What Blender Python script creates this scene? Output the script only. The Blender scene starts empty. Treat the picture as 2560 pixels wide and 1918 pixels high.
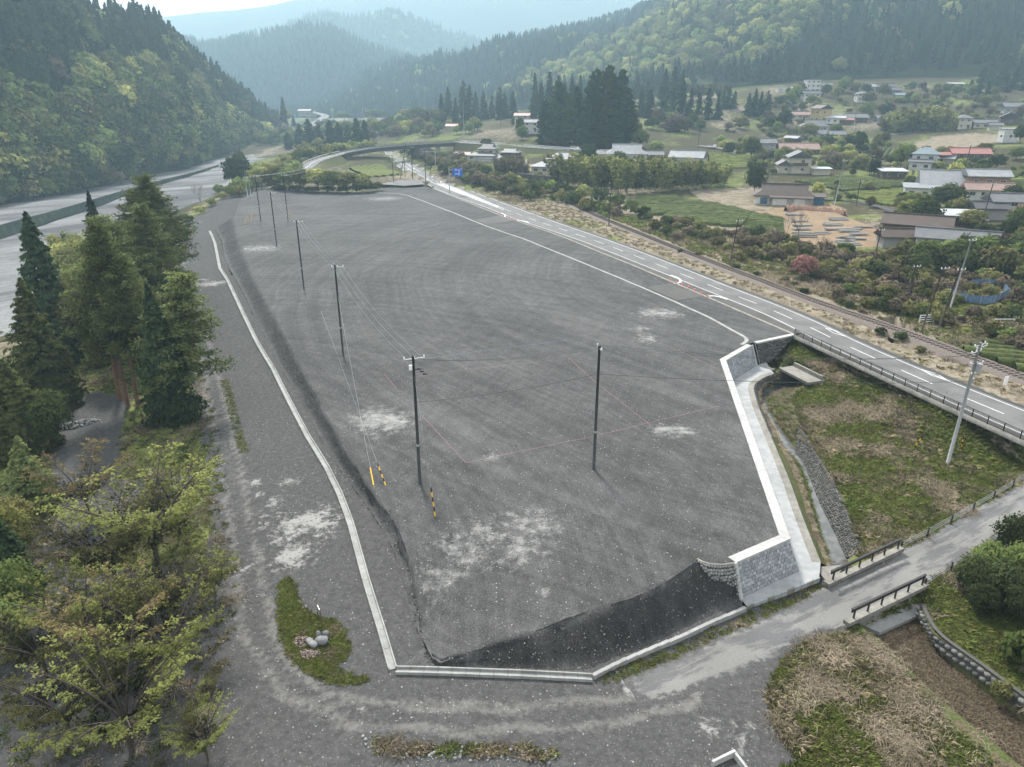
import bpy, bmesh, math, random
import numpy as np
from mathutils import Vector, Matrix
from mathutils.geometry import delaunay_2d_cdt
R = math.radians
C = bpy.context.scene.collection
sc = bpy.context.scene
# ---------------------------------------------------------------- camera
cam = bpy.data.cameras.new('camera'); co = bpy.data.objects.new('camera', cam); C.objects.link(co)
co.location = (0, 0, 35); co.rotation_euler = (R(68), 0, 0)
cam.sensor_width = 36; cam.lens = 24.96; cam.clip_start = 0.5; cam.clip_end = 20000
sc.camera = co
# ---------------------------------------------------------------- sky, sun, exposure
SUN_AZ, SUN_EL = R(-18), R(48)            # azimuth from +Y towards +X
w = bpy.data.worlds.new('World'); sc.world = w; w.use_nodes = True
nt = w.node_tree; nt.nodes.clear()
sky = nt.nodes.new('ShaderNodeTexSky'); sky.sky_type = 'NISHITA'; sky.sun_disc = False
sky.sun_elevation = SUN_EL; sky.sun_rotation = SUN_AZ; sky.air_density = 1.0; sky.dust_density = 4.0; sky.altitude = 200
cl = nt.nodes.new('ShaderNodeMixRGB'); cl.inputs[0].default_value = 0.8; cl.inputs[2].default_value = (10.6, 10.5, 10.3, 1)
bg = nt.nodes.new('ShaderNodeBackground'); bg.inputs[1].default_value = 0.072
ow = nt.nodes.new('ShaderNodeOutputWorld')
nt.links.new(sky.outputs[0], cl.inputs[1]); nt.links.new(cl.outputs[0], bg.inputs[0]); nt.links.new(bg.outputs[0], ow.inputs[0])
sl = bpy.data.lights.new('sun', 'SUN'); sl.energy = 3.2; sl.angle = R(8); sl.color = (1.0, 0.96, 0.9)
so = bpy.data.objects.new('sun', sl); C.objects.link(so)
sd = Vector((math.sin(SUN_AZ)*math.cos(SUN_EL), math.cos(SUN_AZ)*math.cos(SUN_EL), math.sin(SUN_EL)))
so.rotation_euler = (-sd).to_track_quat('-Z', 'Y').to_euler(); so.location = (0, 0, 200)
vs = sc.view_settings; vs.view_transform = 'Standard'; vs.look = 'None'; vs.gamma = 1; vs.exposure = 1.32; vs.use_curve_mapping = False
sc.render.engine = 'CYCLES'
cy = sc.cycles; cy.use_denoising = True; cy.max_bounces = 5; cy.diffuse_bounces = 3; cy.glossy_bounces = 2; cy.transmission_bounces = 2
cy.volume_bounces = 0; cy.transparent_max_bounces = 6; cy.use_adaptive_sampling = True; cy.adaptive_threshold = 0.015; cy.caustics_reflective = False; cy.caustics_refractive = False
cy.denoising_prefilter = 'ACCURATE'

# ---------------------------------------------------------------- helpers
rng = np.random.default_rng(7); rnd = random.Random(11)
def mesh_np(name, v, f, mats=(), mi=None, smooth=False, attrs=None):
    """v (n,3); f (m,k) array or list of index tuples"""
    me = bpy.data.meshes.new(name)
    v = np.asarray(v, dtype=np.float32).reshape(-1, 3)
    if isinstance(f, np.ndarray):
        m, k = f.shape
        me.vertices.add(len(v)); me.vertices.foreach_set('co', v.ravel())
        me.loops.add(m*k); me.loops.foreach_set('vertex_index', f.astype(np.int32).ravel())
        me.polygons.add(m); me.polygons.foreach_set('loop_start', np.arange(0, m*k, k, dtype=np.int32))
        try: me.polygons.foreach_set('loop_total', np.full(m, k, dtype=np.int32))
        except Exception: pass
    else:
        me.from_pydata(v.tolist(), [], [tuple(int(i) for i in q) for q in f])
    for m_ in mats: me.materials.append(m_)
    if mi is not None: me.polygons.foreach_set('material_index', np.asarray(mi, dtype=np.int32))
    me.update(calc_edges=True)
    if smooth: me.polygons.foreach_set('use_smooth', np.ones(len(me.polygons), dtype=bool))
    for k, a in (attrs or {}).items():
        at = me.attributes.new(k, 'FLOAT', 'POINT'); at.data.foreach_set('value', np.asarray(a, dtype=np.float32))
    me.validate()
    return me
def link(name, me, parent=None, loc=None, rot=None, scale=None):
    o = bpy.data.objects.new(name, me); C.objects.link(o)
    if parent is not None: o.parent = parent
    if loc is not None: o.location = loc
    if rot is not None: o.rotation_euler = rot if hasattr(rot, '__len__') else (0, 0, rot)
    if scale is not None: o.scale = scale if hasattr(scale, '__len__') else (scale,)*3
    return o
def tag(o, label=None, cat=None, group=None, kind=None):
    if label: o['label'] = label
    if cat: o['category'] = cat
    if group: o['group'] = group
    if kind: o['kind'] = kind
    return o
def thing(name, label, cat, loc=(0, 0, 0), rz=0, group=None):
    o = bpy.data.objects.new(name, None); C.objects.link(o); o.location = loc; o.rotation_euler = (0, 0, rz); o.empty_display_size = .3
    return tag(o, label, cat, group)
class MB:
    """collects simple shapes into one mesh"""
    def __init__(s): s.v = []; s.f = []; s.m = []; s.cur = 0
    def add(s, v, f):
        n = len(s.v); s.v += [tuple(p) for p in v]; s.f += [tuple(i+n for i in q) for q in f]; s.m += [s.cur]*len(f); return s
    def box(s, c, d, rz=0, top=1.0):
        x, y, z = d[0]/2, d[1]/2, d[2]/2; ca, sa = math.cos(rz), math.sin(rz); vs = []
        for k, t in ((-1, 1), (1, top)):
            for a, b in ((-1, -1), (1, -1), (1, 1), (-1, 1)):
                X, Y = a*x*t, b*y*t; vs.append((c[0]+X*ca-Y*sa, c[1]+X*sa+Y*ca, c[2]+k*z))
        return s.add(vs, [(3, 2, 1, 0), (4, 5, 6, 7), (0, 1, 5, 4), (1, 2, 6, 5), (2, 3, 7, 6), (3, 0, 4, 7)])
    def tube(s, pts, r, n=6, cap=True):
        pts = [Vector(p) for p in pts]; rs = r if hasattr(r, '__len__') else [r]*len(pts); vs = []; fs = []
        for i, p in enumerate(pts):
            d = (pts[min(i+1, len(pts)-1)]-pts[max(i-1, 0)]).normalized()
            a = Vector((0, 0, 1)) if abs(d.z) < .9 else Vector((1, 0, 0))
            u = d.cross(a).normalized(); v = d.cross(u)
            for k in range(n):
                t = 2*math.pi*k/n; vs.append(p+(u*math.cos(t)+v*math.sin(t))*rs[i])
        for i in range(len(pts)-1):
            for k in range(n):
                fs.append((i*n+k, i*n+(k+1) % n, (i+1)*n+(k+1) % n, (i+1)*n+k))
        if cap: fs += [tuple(range(n)), tuple(range(len(pts)*n-1, (len(pts)-1)*n-1, -1))]
        return s.add(vs, fs)
    def prism(s, poly, z0, z1):
        n = len(poly); vs = [(p[0], p[1], z0) for p in poly]+[(p[0], p[1], z1) for p in poly]
        return s.add(vs, [tuple(range(n-1, -1, -1)), tuple(range(n, 2*n))]+[(i, (i+1) % n, n+(i+1) % n, n+i) for i in range(n)])
    def quad(s, *p): return s.add(p, [tuple(range(len(p)))])
    def mesh(s, name, *mats, smooth=False):
        return mesh_np(name, s.v, s.f, mats, s.m, smooth)
    def obj(s, name, mats, parent=None, smooth=False, **k):
        return link(name, s.mesh(name, *(mats if isinstance(mats, (list, tuple)) else [mats]), smooth=smooth), parent, **k)
def plen(p): return np.r_[0, np.cumsum(np.linalg.norm(np.diff(p, axis=0), axis=1))]
def resample(pts, step=None, n=None):
    p = np.asarray(pts, float); s = plen(p)
    n = n or max(2, int(round(s[-1]/step))+1); t = np.linspace(0, s[-1], n)
    return np.stack([np.interp(t, s, p[:, k]) for k in range(p.shape[1])], 1)
def smoothline(pts, step, it=3):
    p = resample(pts, step)
    for _ in range(it): p[1:-1] = p[1:-1]*.5+(p[:-2]+p[2:])*.25
    return p
def offs(p, d):
    """offset polyline to its right by d (xy)"""
    t = np.gradient(p[:, :2], axis=0); t /= np.linalg.norm(t, axis=1)[:, None]+1e-9
    q = p.copy(); q[:, 0] += t[:, 1]*d; q[:, 1] -= t[:, 0]*d; return q
def inpoly(x, y, poly):
    x = np.asarray(x); y = np.asarray(y); r = np.zeros(x.shape, bool); n = len(poly)
    for i in range(n):
        x0, y0 = poly[i][:2]; x1, y1 = poly[(i+1) % n][:2]
        if y0 == y1: continue
        c = ((y0 > y) != (y1 > y)) & (x < (x1-x0)*(y-y0)/(y1-y0)+x0); r ^= c
    return r
def dist_line(x, y, p):
    x = np.asarray(x, float); d = np.full(x.shape, 1e9); p = np.asarray(p, float)[:, :2]
    for a, b in zip(p[:-1], p[1:]):
        e = b-a; L2 = e@e+1e-9; t = np.clip(((x-a[0])*e[0]+(y-a[1])*e[1])/L2, 0, 1)
        d = np.minimum(d, np.hypot(x-a[0]-t*e[0], y-a[1]-t*e[1]))
    return d
def vnoise(x, y, sc_, seed=0):
    """smooth value noise, -1..1"""
    x = np.asarray(x)/sc_; y = np.asarray(y)/sc_; xi = np.floor(x).astype(np.int64); yi = np.floor(y).astype(np.int64); fx = x-xi; fy = y-yi
    fx = fx*fx*(3-2*fx); fy = fy*fy*(3-2*fy)
    def h(a, b):
        n = (a*374761393+b*668265263+seed*1442695041) & 0x7fffffff; n = ((n ^ (n >> 13))*1274126177) & 0x7fffffff; return ((n ^ (n >> 16)) & 0xffff)/32768.-1
    return (h(xi, yi)*(1-fx)+h(xi+1, yi)*fx)*(1-fy)+(h(xi, yi+1)*(1-fx)+h(xi+1, yi+1)*fx)*fy
def sstep(a, b, x): t = np.clip((x-a)/(b-a), 0, 1); return t*t*(3-2*t)

# ---------------------------------------------------------------- heights of the valley floor
#<TERRAIN
ROADL = [(-87.53,512.79,0),(-80.59,480.34,0),(-67.02,420.81,0),(-54.26,372.01,0),(-42.1,334.72,0),(-33.22,305.41,0),(-24.12,281.85,0),(-8.58,246.61,0),(1.11,221.91,0),(9.4,205.42,0),(17.71,187.64,0),(21.96,176.97,0),(27.7,162.05,0),(33.26,147.48,0),(40.56,128.07,0),(43.7,120.15,0),(46.13,110.42,0),(48.15,101.09,0),(54.14,80.43,0),(57.24,71.47,0),(59.16,65.61,0)]
ROADR = [(-86.03,520.58,0),(-82.2,505.21,0),(-71.83,476.98,0),(-49.14,398.46,0),(-35.24,350.57,0),(-24.4,317.13,0),(-15.76,290.59,0),(-3.86,259.44,0),(5.83,234.07,0),(14.05,213.72,0),(25.33,187.08,0),(31.01,172.52,0),(38.08,152.7,0),(43.2,137.31,0),(47.72,125.33,0),(51.55,112.39,0),(52.97,103.91,0),(57.15,89.67,0),(61.54,77.9,0),(63.73,71.77,0)]
RAIL = [(-3.05,375.01,0.5),(9.87,301.05,0.5),(19.57,253.71,0.5),(27,221.04,0.5),(33.21,197.97,0.5),(38.3,179.03,0.5),(43.27,162.32,0.5),(47.03,149.76,0.5),(50.03,140.53,0.5),(53.57,128.49,0.5),(56.91,118.92,0.5),(60.04,111,0.5),(62.61,103.58,0.5),(64.7,96.65,0.5),(67.45,86.94,0.5),(69.51,79.77,0.5)]
CP = ([(-18.51,37.24,-1.8),(-26.86,56.63,-1.6),(-38.32,84.43,-1.4),(-69.03,148.52,-1.2),(-90.23,193.53,-1.1),(-108.29,273.4,-1),(-8.09,37.6,-1.8),(-16.86,60.36,-1.4),(-28.92,84.19,-1.3),(-65.92,158.3,-1.1),(-16.9,40.97,-1.7),(-27.67,68.05,-1.4)]
 + [(5.5,37.65,-2.2),(-2.05,34.08,-2),(14.02,36.38,-2.7),(0.48,30.79,-2.2),(22.56,44.52,-3.3),(12.46,41.47,-2.9),(32.26,51.65,-3.3),(42.41,57.05,-3.2),(52.83,63.59,-3.2),(-13.81,30.63,-2)]
 + [(18.88,38.56,-3.1),(23.88,34.05,-3.7),(40.37,47.75,-3.6),(36.64,39.47,-4),(34.58,60.34,-4),(44.93,72.91,-4),(55.32,71.21,-3.6),(39.04,83.88,-4),(49.48,71.39,-3.8),(36.77,70.08,-4),(23.64,47.38,-3.3)]
 + [(44.37,91.89,-3.7),(40.27,97.5,-3.5),(41.85,93.8,-3.7),(43.3,93.64,-3.2),(42.37,98.97,-2.8),(40.31,100.69,-3),(47.61,79.7,-3.7),(48.82,75.98,-3.7),(52.31,70.74,-3.6),(55.33,67.23,-3.4)]
 + [(-2.91,55.24,-0.7),(8.05,55.55,-0.9),(1.17,97.3,-0.6),(21.39,83.03,-0.8),(-29.93,190.32,-0.5),(-70,216.66,-0.6),(10.03,145.65,-0.5)]
 + ROADL[3::3] + ROADR[3::3] + RAIL[::2]
 + [(68.92,103.79,0.3),(82.84,141.54,0.5),(73.72,182.28,1),(48.13,205.7,1.2),(85.83,121.03,1.2),(117.57,171.55,3),(87.64,233.41,2),(71.69,250.61,2),(49.16,281,2.5),(101.36,197.79,2.5),(140.21,238.34,4),(145.77,222.38,5),(127.47,285.47,5),(55.95,322.39,4.5)]
 + [(16.77,308.74,4.5),(-14.97,345,2),(-25.39,362.18,6),(13.44,355.93,6.5),(49.1,337.2,8),(76.3,320.67,7),(120.25,360.38,8),(117.99,301.81,5.5),(161.09,324.71,9),(188.57,312.22,10),(163.72,295.96,7),(205.4,307.3,17),(174.88,256.92,8)]
 + [(176.59,430,12.64),(260.78,420,18.44),(288.83,430,21.68),(191.37,470,20.68),(226.44,465,19.68),(206.97,520,31.68),(239.65,520,31.68),(261.61,545,36.54),(323.13,560,41.71),(210.17,560,37.94),(197.24,565,38.51),(141.8,520,29.91),(157.24,480,21.33),(4.89,460,14.56),(-44.59,560,12.36),(-103.93,700,8.79),(-122.17,720,8.05),(-131.29,650,6.76),(334.84,500,33.02),(95.99,430,16.32)]
 + [(105.04,377,11),(43.96,373.23,12)]
 + [(87.79,202.05,1.8),(97.46,169.38,1.5),(104.59,157.8,2),(-6.46,402.75,11),(-80.45,467.16,0),(-38.24,424.62,1),(-85.04,364.67,0.5),(-69.22,364.67,0.5),(-133.93,427.52,-1),(-135.74,391.09,-2),(-104.31,353.27,2.5),(-107.35,407.1,4.5),(-96.83,440.63,6.5),(-104.75,404.86,3)]
 + [(-195.82,275.5,-8),(-129.57,176.42,-8),(-139.85,230.53,-8),(-149.11,326.56,-8),(-203.06,481,-8),(-196.07,409.17,-8),(-199.87,562.36,-8),(-97.59,141.04,-7.8),(-125.08,251.88,-7.5),(-135.74,307.66,-7.5),(-142.67,354.43,-7.5),(-90.4,188.86,-1.5),(-102.99,238.03,-1.5),(-111.82,289.03,-1.2),(-77.51,153.84,-1.6)]
 + [(-75.25,96.95,-3.6),(-60.16,82.16,-3.2),(-51.6,80.55,-3),(-47.5,59.11,-3.2),(-31.59,46.51,-2.6),(-33.85,35.19,-3.2),(-67.92,121.92,-2),(-53.82,93.43,-2.2),(-86.53,113.26,-5),(-102.68,136.19,-8),(-109.33,176.42,-8),(-78.58,123.52,-4)]
 + [(-60, -40, -3), (0, -40, -3), (60, -40, -4), (0, 15, -2.4), (-120, 20, -4), (120, 20, -4), (-250, 100, -8), (250, 60, 2), (250, 160, 6), (330, 250, 14), (-300, 250, -8), (-420, 420, -8), (-330, 620, -8), (-300, 900, -6), (0, 900, 20), (100, 700, 30), (-100, 760, 8), (420, 420, 34), (480, 560, 50), (240, 640, 48), (0, 640, 24), (340, 690, 58), (-330, 1200, 4), (0, 1300, 30), (-600, 700, 0), (500, 300, 40)])
_cp = np.array(CP, float); _n = len(_cp)
_A = np.hypot(_cp[:, None, 0]-_cp[None, :, 0], _cp[:, None, 1]-_cp[None, :, 1])
_M = np.zeros((_n+1, _n+1)); _M[:_n, :_n] = _A-np.eye(_n)*1.0; _M[:_n, _n] = 1; _M[_n, :_n] = 1
_w = np.linalg.solve(_M, np.r_[_cp[:, 2], 0])
def hgt(x, y):
    x = np.asarray(x, float); y = np.asarray(y, float); sh = x.shape; x = x.ravel(); y = y.ravel(); o = np.empty(len(x))
    for i in range(0, len(x), 20000):
        a = x[i:i+20000]; b = y[i:i+20000]
        o[i:i+20000] = np.hypot(a[:, None]-_cp[None, :, 0], b[:, None]-_cp[None, :, 1])@_w[:_n]+_w[_n]
    return o.reshape(sh)
#TERRAIN>
def hz(x, y): return float(hgt(np.array([x]), np.array([y]))[0])

# ---------------------------------------------------------------- materials
class N:
    def __init__(s, name, rough=.9, spec=.2):
        s.m = bpy.data.materials.new(name); s.m.use_nodes = True; s.t = s.m.node_tree; s.t.nodes.clear()
        s.out = s.n('ShaderNodeOutputMaterial'); s.b = s.n('ShaderNodeBsdfPrincipled'); s.l(s.b.outputs[0], s.out.inputs[0])
        s.b.inputs['Roughness'].default_value = rough; s.b.inputs['Specular IOR Level'].default_value = spec
        s.pos = s.n('ShaderNodeNewGeometry').outputs['Position']
    def n(s, t): return s.t.nodes.new(t)
    def l(s, a, b): s.t.links.new(a, b)
    def put(s, v, i):
        if isinstance(v, (int, float)): i.default_value = v
        elif isinstance(v, tuple): i.default_value = (*v, 1) if len(v) == 3 and i.type == 'RGBA' else v
        else: s.l(v, i)
    def noise(s, sc_, det=4, rough=.6, vec=None, dist=0):
        a = s.n('ShaderNodeTexNoise'); a.inputs['Scale'].default_value = sc_; a.inputs['Detail'].default_value = det; a.inputs['Roughness'].default_value = rough; a.inputs['Distortion'].default_value = dist
        s.l(vec or s.pos, a.inputs['Vector']); return a.outputs[0]
    def vor(s, sc_, out='Color', vec=None):
        a = s.n('ShaderNodeTexVoronoi'); a.inputs['Scale'].default_value = sc_; s.l(vec or s.pos, a.inputs['Vector']); return a.outputs[out]
    def map(s, scale=(1, 1, 1), rot=0, vec=None):
        a = s.n('ShaderNodeMapping'); a.vector_type = 'TEXTURE'; a.inputs['Scale'].default_value = scale; a.inputs['Rotation'].default_value = (0, 0, rot); s.l(vec or s.pos, a.inputs['Vector']); return a.outputs[0]
    def math(s, op, a, b=0, c=None, clamp=False):
        m = s.n('ShaderNodeMath'); m.operation = op; m.use_clamp = clamp; s.put(a, m.inputs[0]); s.put(b, m.inputs[1])
        if c is not None: s.put(c, m.inputs[2])
        return m.outputs[0]
    def step(s, v, a, b, lo=0., hi=1.):
        m = s.n('ShaderNodeMapRange'); m.interpolation_type = 'SMOOTHSTEP'; s.put(v, m.inputs[0]); m.inputs[1].default_value = a; m.inputs[2].default_value = b; m.inputs[3].default_value = lo; m.inputs[4].default_value = hi; return m.outputs[0]
    def mix(s, f, a, b, mode='MIX'):
        m = s.n('ShaderNodeMixRGB'); m.blend_type = mode; s.put(f, m.inputs[0]); s.put(a, m.inputs[1]); s.put(b, m.inputs[2]); return m.outputs[0]
    def attr(s, name):
        a = s.n('ShaderNodeAttribute'); a.attribute_name = name; return a.outputs['Fac']
    def sep(s, c):
        a = s.n('ShaderNodeSeparateColor'); s.l(c, a.inputs[0]); return a.outputs
    def orand(s): return s.n('ShaderNodeObjectInfo').outputs['Random']
    def irand(s): return s.n('ShaderNodeNewGeometry').outputs['Random Per Island']
    def val(s, v, f): # scale colour by value
        h = s.n('ShaderNodeHueSaturation'); s.put(f, h.inputs['Value']); s.put(v, h.inputs['Color']); return h.outputs[0]
    def bump(s, h, st=.3, d=.05):
        b = s.n('ShaderNodeBump'); b.inputs['Strength'].default_value = st; b.inputs['Distance'].default_value = d; s.l(h, b.inputs['Height']); s.l(b.outputs[0], s.b.inputs['Normal'])
    def done(s, col): s.put(col, s.b.inputs['Base Color']); return s.m
M = {}
def plain(name, col, rough=.7, var=.12, sc_=3., spec=.3, metal=0):
    m = N(name, rough, spec); m.b.inputs['Metallic'].default_value = metal
    a = m.noise(sc_, 5); M[name] = m.done(m.val(col, m.step(a, .25, .75, 1-var, 1+var))); return M[name]
def gravel(name, base, light, pale=True, specks=.85, sc_=4.2):
    m = N(name, .95, .1)
    big = m.noise(.05, 4, .6); mid = m.noise(.5, 5, .65); fine = m.noise(9, 3, .8)
    c = m.mix(m.step(big, .35, .68), tuple(v*.86 for v in base), tuple(v*1.14 for v in base))
    c = m.val(c, m.step(mid, .25, .75, .84, 1.16)); c = m.val(c, m.step(fine, .25, .75, .5, 1.5))
    # wheel tracks and grading streaks
    st = m.noise(1.2, 3, .6, m.map((16, 1, 1), R(70)), .6); c = m.val(c, m.step(st, .35, .7, .93, 1.07))
    for cx_, cy_, q_ in ((-55, 40, 1.9), (75, 150, 1.5)):      # arcs left by graders and rollers
        dv = m.n('ShaderNodeVectorMath'); dv.operation = 'DISTANCE'; m.l(m.pos, dv.inputs[0]); dv.inputs[1].default_value = (cx_, cy_, 0); cb = m.n('ShaderNodeCombineXYZ'); m.l(m.math('MULTIPLY', m.math('ADD', dv.outputs['Value'], m.math('MULTIPLY', m.noise(.03, 2), 6.)), q_), cb.inputs[0]); m.l(m.math('MULTIPLY', m.noise(.012, 2), 5.), cb.inputs[1])
        c = m.val(c, m.step(m.noise(.55, 4, .7, cb.outputs[0]), .34, .66, .85, 1.13))
    tk = m.step(m.noise(2.2, 2, .5, m.map((22, 1, 1), R(62)), .4), .60, .70); c = m.val(c, m.math('SUBTRACT', 1.0, m.math('MULTIPLY', m.math('MULTIPLY', tk, m.step(m.noise(.07, 3), .5, .6)), .16)))
    for s_, th, k in ((sc_, specks, 1.), (sc_*2.6, specks-.04, .8)):
        v = m.n('ShaderNodeTexVoronoi'); v.inputs['Scale'].default_value = s_; m.l(m.pos, v.inputs['Vector'])
        r = m.sep(v.outputs['Color']); keep = m.math('GREATER_THAN', r[0], th); near = m.step(v.outputs['Distance'], .12, .34, 1, 0)
        c = m.mix(m.math('MULTIPLY', m.math('MULTIPLY', keep, near), k), c, m.val(light, m.step(r[1], 0, 1, .3, .95)))
    if pale:
        p = m.attr('pale'); nn = m.math('ADD', m.math('MULTIPLY', m.noise(.9, 6, .7), .9), m.math('MULTIPLY', m.noise(5, 3, .7), .35))
        f = m.math('MULTIPLY', m.step(p, 0, .3), m.step(m.math('ADD', m.math('MULTIPLY', p, .7), m.math('MULTIPLY', m.math('SUBTRACT', nn, .62), 1.5)), .25, .75))
        c = m.mix(m.math('MULTIPLY', f, .75), c, m.val((.30, .30, .29), m.step(fine, .2, .8, .7, 1.25)))
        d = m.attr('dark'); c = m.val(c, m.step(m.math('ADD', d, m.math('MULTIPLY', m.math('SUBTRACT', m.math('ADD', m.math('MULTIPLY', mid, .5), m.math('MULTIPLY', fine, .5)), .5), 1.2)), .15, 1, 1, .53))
    m.bump(m.math('ADD', fine, m.math('MULTIPLY', mid, 2)), .5, .06); M[name] = m.done(c)
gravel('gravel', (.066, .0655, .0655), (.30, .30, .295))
gravel('slope_gravel', (.034, .034, .036), (.26, .26, .26), False, .93)
def asphalt(name, base, var=.14):
    m = N(name, .85, .25); c = m.val(base, m.step(m.noise(.25, 5), .3, .7, 1-var, 1+var)); c = m.val(c, m.step(m.noise(14, 2), .2, .8, .85, 1.15)); M[name] = m.done(c)
asphalt('asphalt', (.105, .104, .104), .2); asphalt('dark_asphalt', (.062, .060, .057))
def concrete(name, col, stain=.25, sc_=1.5):
    m = N(name, .85, .2); a = m.noise(sc_, 6, .65); b = m.noise(.4, 3)
    c = m.val(col, m.step(a, .3, .75, 1-stain*.5, 1+stain*.3)); c = m.val(c, m.step(b, .35, .75, 1, 1-stain*.6)); m.bump(m.noise(30, 2), .1, .01); M[name] = m.done(c)
concrete('white_concrete', (.38, .38, .37), .35); concrete('apron_concrete', (.30, .31, .315), .3); concrete('old_concrete', (.22, .212, .19), .5)
concrete('channel_concrete', (.28, .283, .275), .4); concrete('kerb_concrete', (.30, .29, .245), .45); concrete('grey_concrete', (.27, .27, .265), .35)
plain('paint_white', (.50, .50, .49), .7, .14, 1.5); plain('paint_orange', (.6, .33, .1))
# worn farm-road asphalt: a pale binder showing through dark patches
m = N('worn_asphalt', .9, .15); v = m.map((5, 1, 1), R(28)); a = m.noise(.7, 8, .72, v, .2)
c = m.mix(m.step(a, .44, .54), (.10, .10, .102), (.165, .163, .157)); c = m.val(c, m.step(m.noise(10, 3, .7), .2, .8, .82, 1.2)); c = m.val(c, m.step(m.noise(.12, 3), .3, .7, .88, 1.1)); ed = m.step(m.math('ADD', m.attr('edge'), m.math('MULTIPLY', m.math('SUBTRACT', m.noise(1.6, 6, .75), .5), 1.7)), .42, .62); c = m.mix(ed, c, m.val((.066, .0655, .065), m.step(m.noise(9, 3, .8), .25, .75, .6, 1.5))); M['worn_asphalt'] = m.done(c)
# ground sheet
m = N('ground', 1, .05); n1 = m.noise(.35, 6, .7); n2 = m.noise(2.2, 5, .75); n3 = m.noise(.06, 4)
g = m.mix(m.step(n1, .35, .65), (.075, .092, .028), (.13, .15, .05)); g = m.val(g, m.step(n2, .25, .75, .55, 1.4))
d = m.mix(m.step(n1, .38, .62), (.135, .115, .085), (.215, .185, .14)); d = m.val(d, m.step(n2, .25, .75, .6, 1.35))
gv = m.val((.063, .0625, .062), m.step(n2, .2, .8, .65, 1.35))
rv = m.val((.30, .305, .31), m.math('MULTIPLY', m.step(m.noise(.02, 5, .6, m.map((3, 1, 1), R(50))), .3, .7, .65, 1.1), m.step(m.noise(1.2, 4, .8), .2, .8, .8, 1.2)))
fl = m.val((.050, .046, .026), m.step(n2, .2, .8, .5, 1.5))
di = m.val(m.mix(m.step(n1, .3, .7), (.235, .17, .11), (.17, .128, .088)), m.step(n2, .2, .8, .75, 1.2))
nn = m.math('SUBTRACT', m.math('ADD', m.math('MULTIPLY', n1, .55), m.math('MULTIPLY', n2, .45)), .5)
c = fl
for k, col in (('ga', g), ('dr', d), ('gv', gv), ('rv', rv), ('di', di)):
    c = m.mix(m.step(m.math('ADD', m.attr(k), m.math('MULTIPLY', nn, 1.3)), .38, .62), c, col)
# worn wheel ruts of the gravel lanes (pale, compacted fines)
c = m.mix(m.math('MULTIPLY', m.step(m.math('ADD', m.attr('lane'), m.math('MULTIPLY', nn, 2.2)), .3, .9), .6), c, m.val((.155, .150, .143), m.step(n2, .2, .8, .75, 1.2)))
for s_, th in ((4.2, .84), (10., .8)):
    v = m.n('ShaderNodeTexVoronoi'); v.inputs['Scale'].default_value = s_; m.l(m.pos, v.inputs['Vector']); r = m.sep(v.outputs['Color'])
    k = m.math('MULTIPLY', m.math('GREATER_THAN', r[0], th), m.step(v.outputs['Distance'], .12, .34, 1, 0)); k = m.math('MULTIPLY', k, m.step(m.attr('gv'), .4, .8)); c = m.mix(k, c, m.val((.30, .30, .29), m.step(r[1], 0, 1, .3, .95)))
c = m.mix(m.math('MULTIPLY', m.math('MULTIPLY', m.step(m.attr('pale'), 0, .3), m.step(m.math('ADD', m.math('MULTIPLY', m.attr('pale'), .7), m.math('MULTIPLY', nn, 3.0)), .35, .75)), .75), c, (.29, .29, .28))
m.bump(m.math('ADD', n2, n1), .6, .15); M['ground'] = m.done(c)
# forest floor on the hills
m = N('hill_ground', 1, .05); M['hill_ground'] = m.done(m.val((.030, .036, .016), m.step(m.noise(.02, 6, .7), .25, .75, .5, 1.5)))
m = N('river_water', .08, .5); m.b.inputs['IOR'].default_value = 1.33; m.bump(m.noise(1.5, 3), .12, .05); M['river_water'] = m.done((.022, .032, .028))
m = N('stream_water', .12, .5); m.bump(m.noise(2.5, 3), .2, .05); M['stream_water'] = m.done(m.mix(m.step(m.noise(.8, 4), .4, .6), (.07, .072, .07), (.11, .11, .105)))
plain('dark_metal', (.022, .020, .019), .5, .15, 3, .4); plain('grey_metal', (.33, .34, .35), .45, .12, 3, .5, .3); plain('pole_dark', (.035, .036, .036), .7, .2); plain('pole_concrete', (.25, .255, .26), .8, .1)
plain('white_metal', (.7, .7, .7), .45, .08); plain('wood_dark', (.045, .034, .026), .8, .3); plain('black', (.008, .008, .008), .5); plain('yellow', (.62, .36, .02), .5, .1); plain('red_plastic', (.52, .055, .035), .5, .12)
plain('rust', (.10, .05, .032), .9, .3); plain('rail_steel', (.06, .045, .038), .5, .3, 3, .4, .4); plain('ballast', (.12, .10, .088), .95, .35, 6); plain('sleeper', (.075, .06, .05), .9, .3)

# ---------------------------------------------------------------- outlines of the made ground (world metres)
Y_UL = [(-87.7,227.43,0),(-78.18,202.78,0),(-70.02,182.69,0),(-63.49,167.82,0),(-55.71,149.67,0),(-47.57,131.81,0),(-38.87,113.5,0),(-32.68,99.82,0),(-27.9,89.37,0),(-24,81.18,0),(-18.44,69.1,0),(-13.66,59.51,0),(-10.31,53.71,0),(-7.91,47.41,0),(-6.88,42.84,0),(-6.36,40.68,0)]
Y_LL = [(-87.76,212.65,-1.35),(-76.88,189.74,-1.35),(-69.88,172.41,-1.35),(-63.16,157.79,-1.35),(-57.03,145.63,-1.35),(-50.37,131.86,-1.35),(-43.32,116.95,-1.35),(-38.31,106.93,-1.35),(-33.13,95.99,-1.35),(-29.36,88.81,-1.35),(-26.99,84.31,-1.35),(-20.91,71.77,-1.35),(-16.55,63.73,-1.35),(-13.63,58.81,-1.35),(-10.64,53.23,-1.35),(-8.84,48.96,-1.35),(-7.92,45.93,-1.35),(-6.99,42.25,-1.35)]
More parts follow.
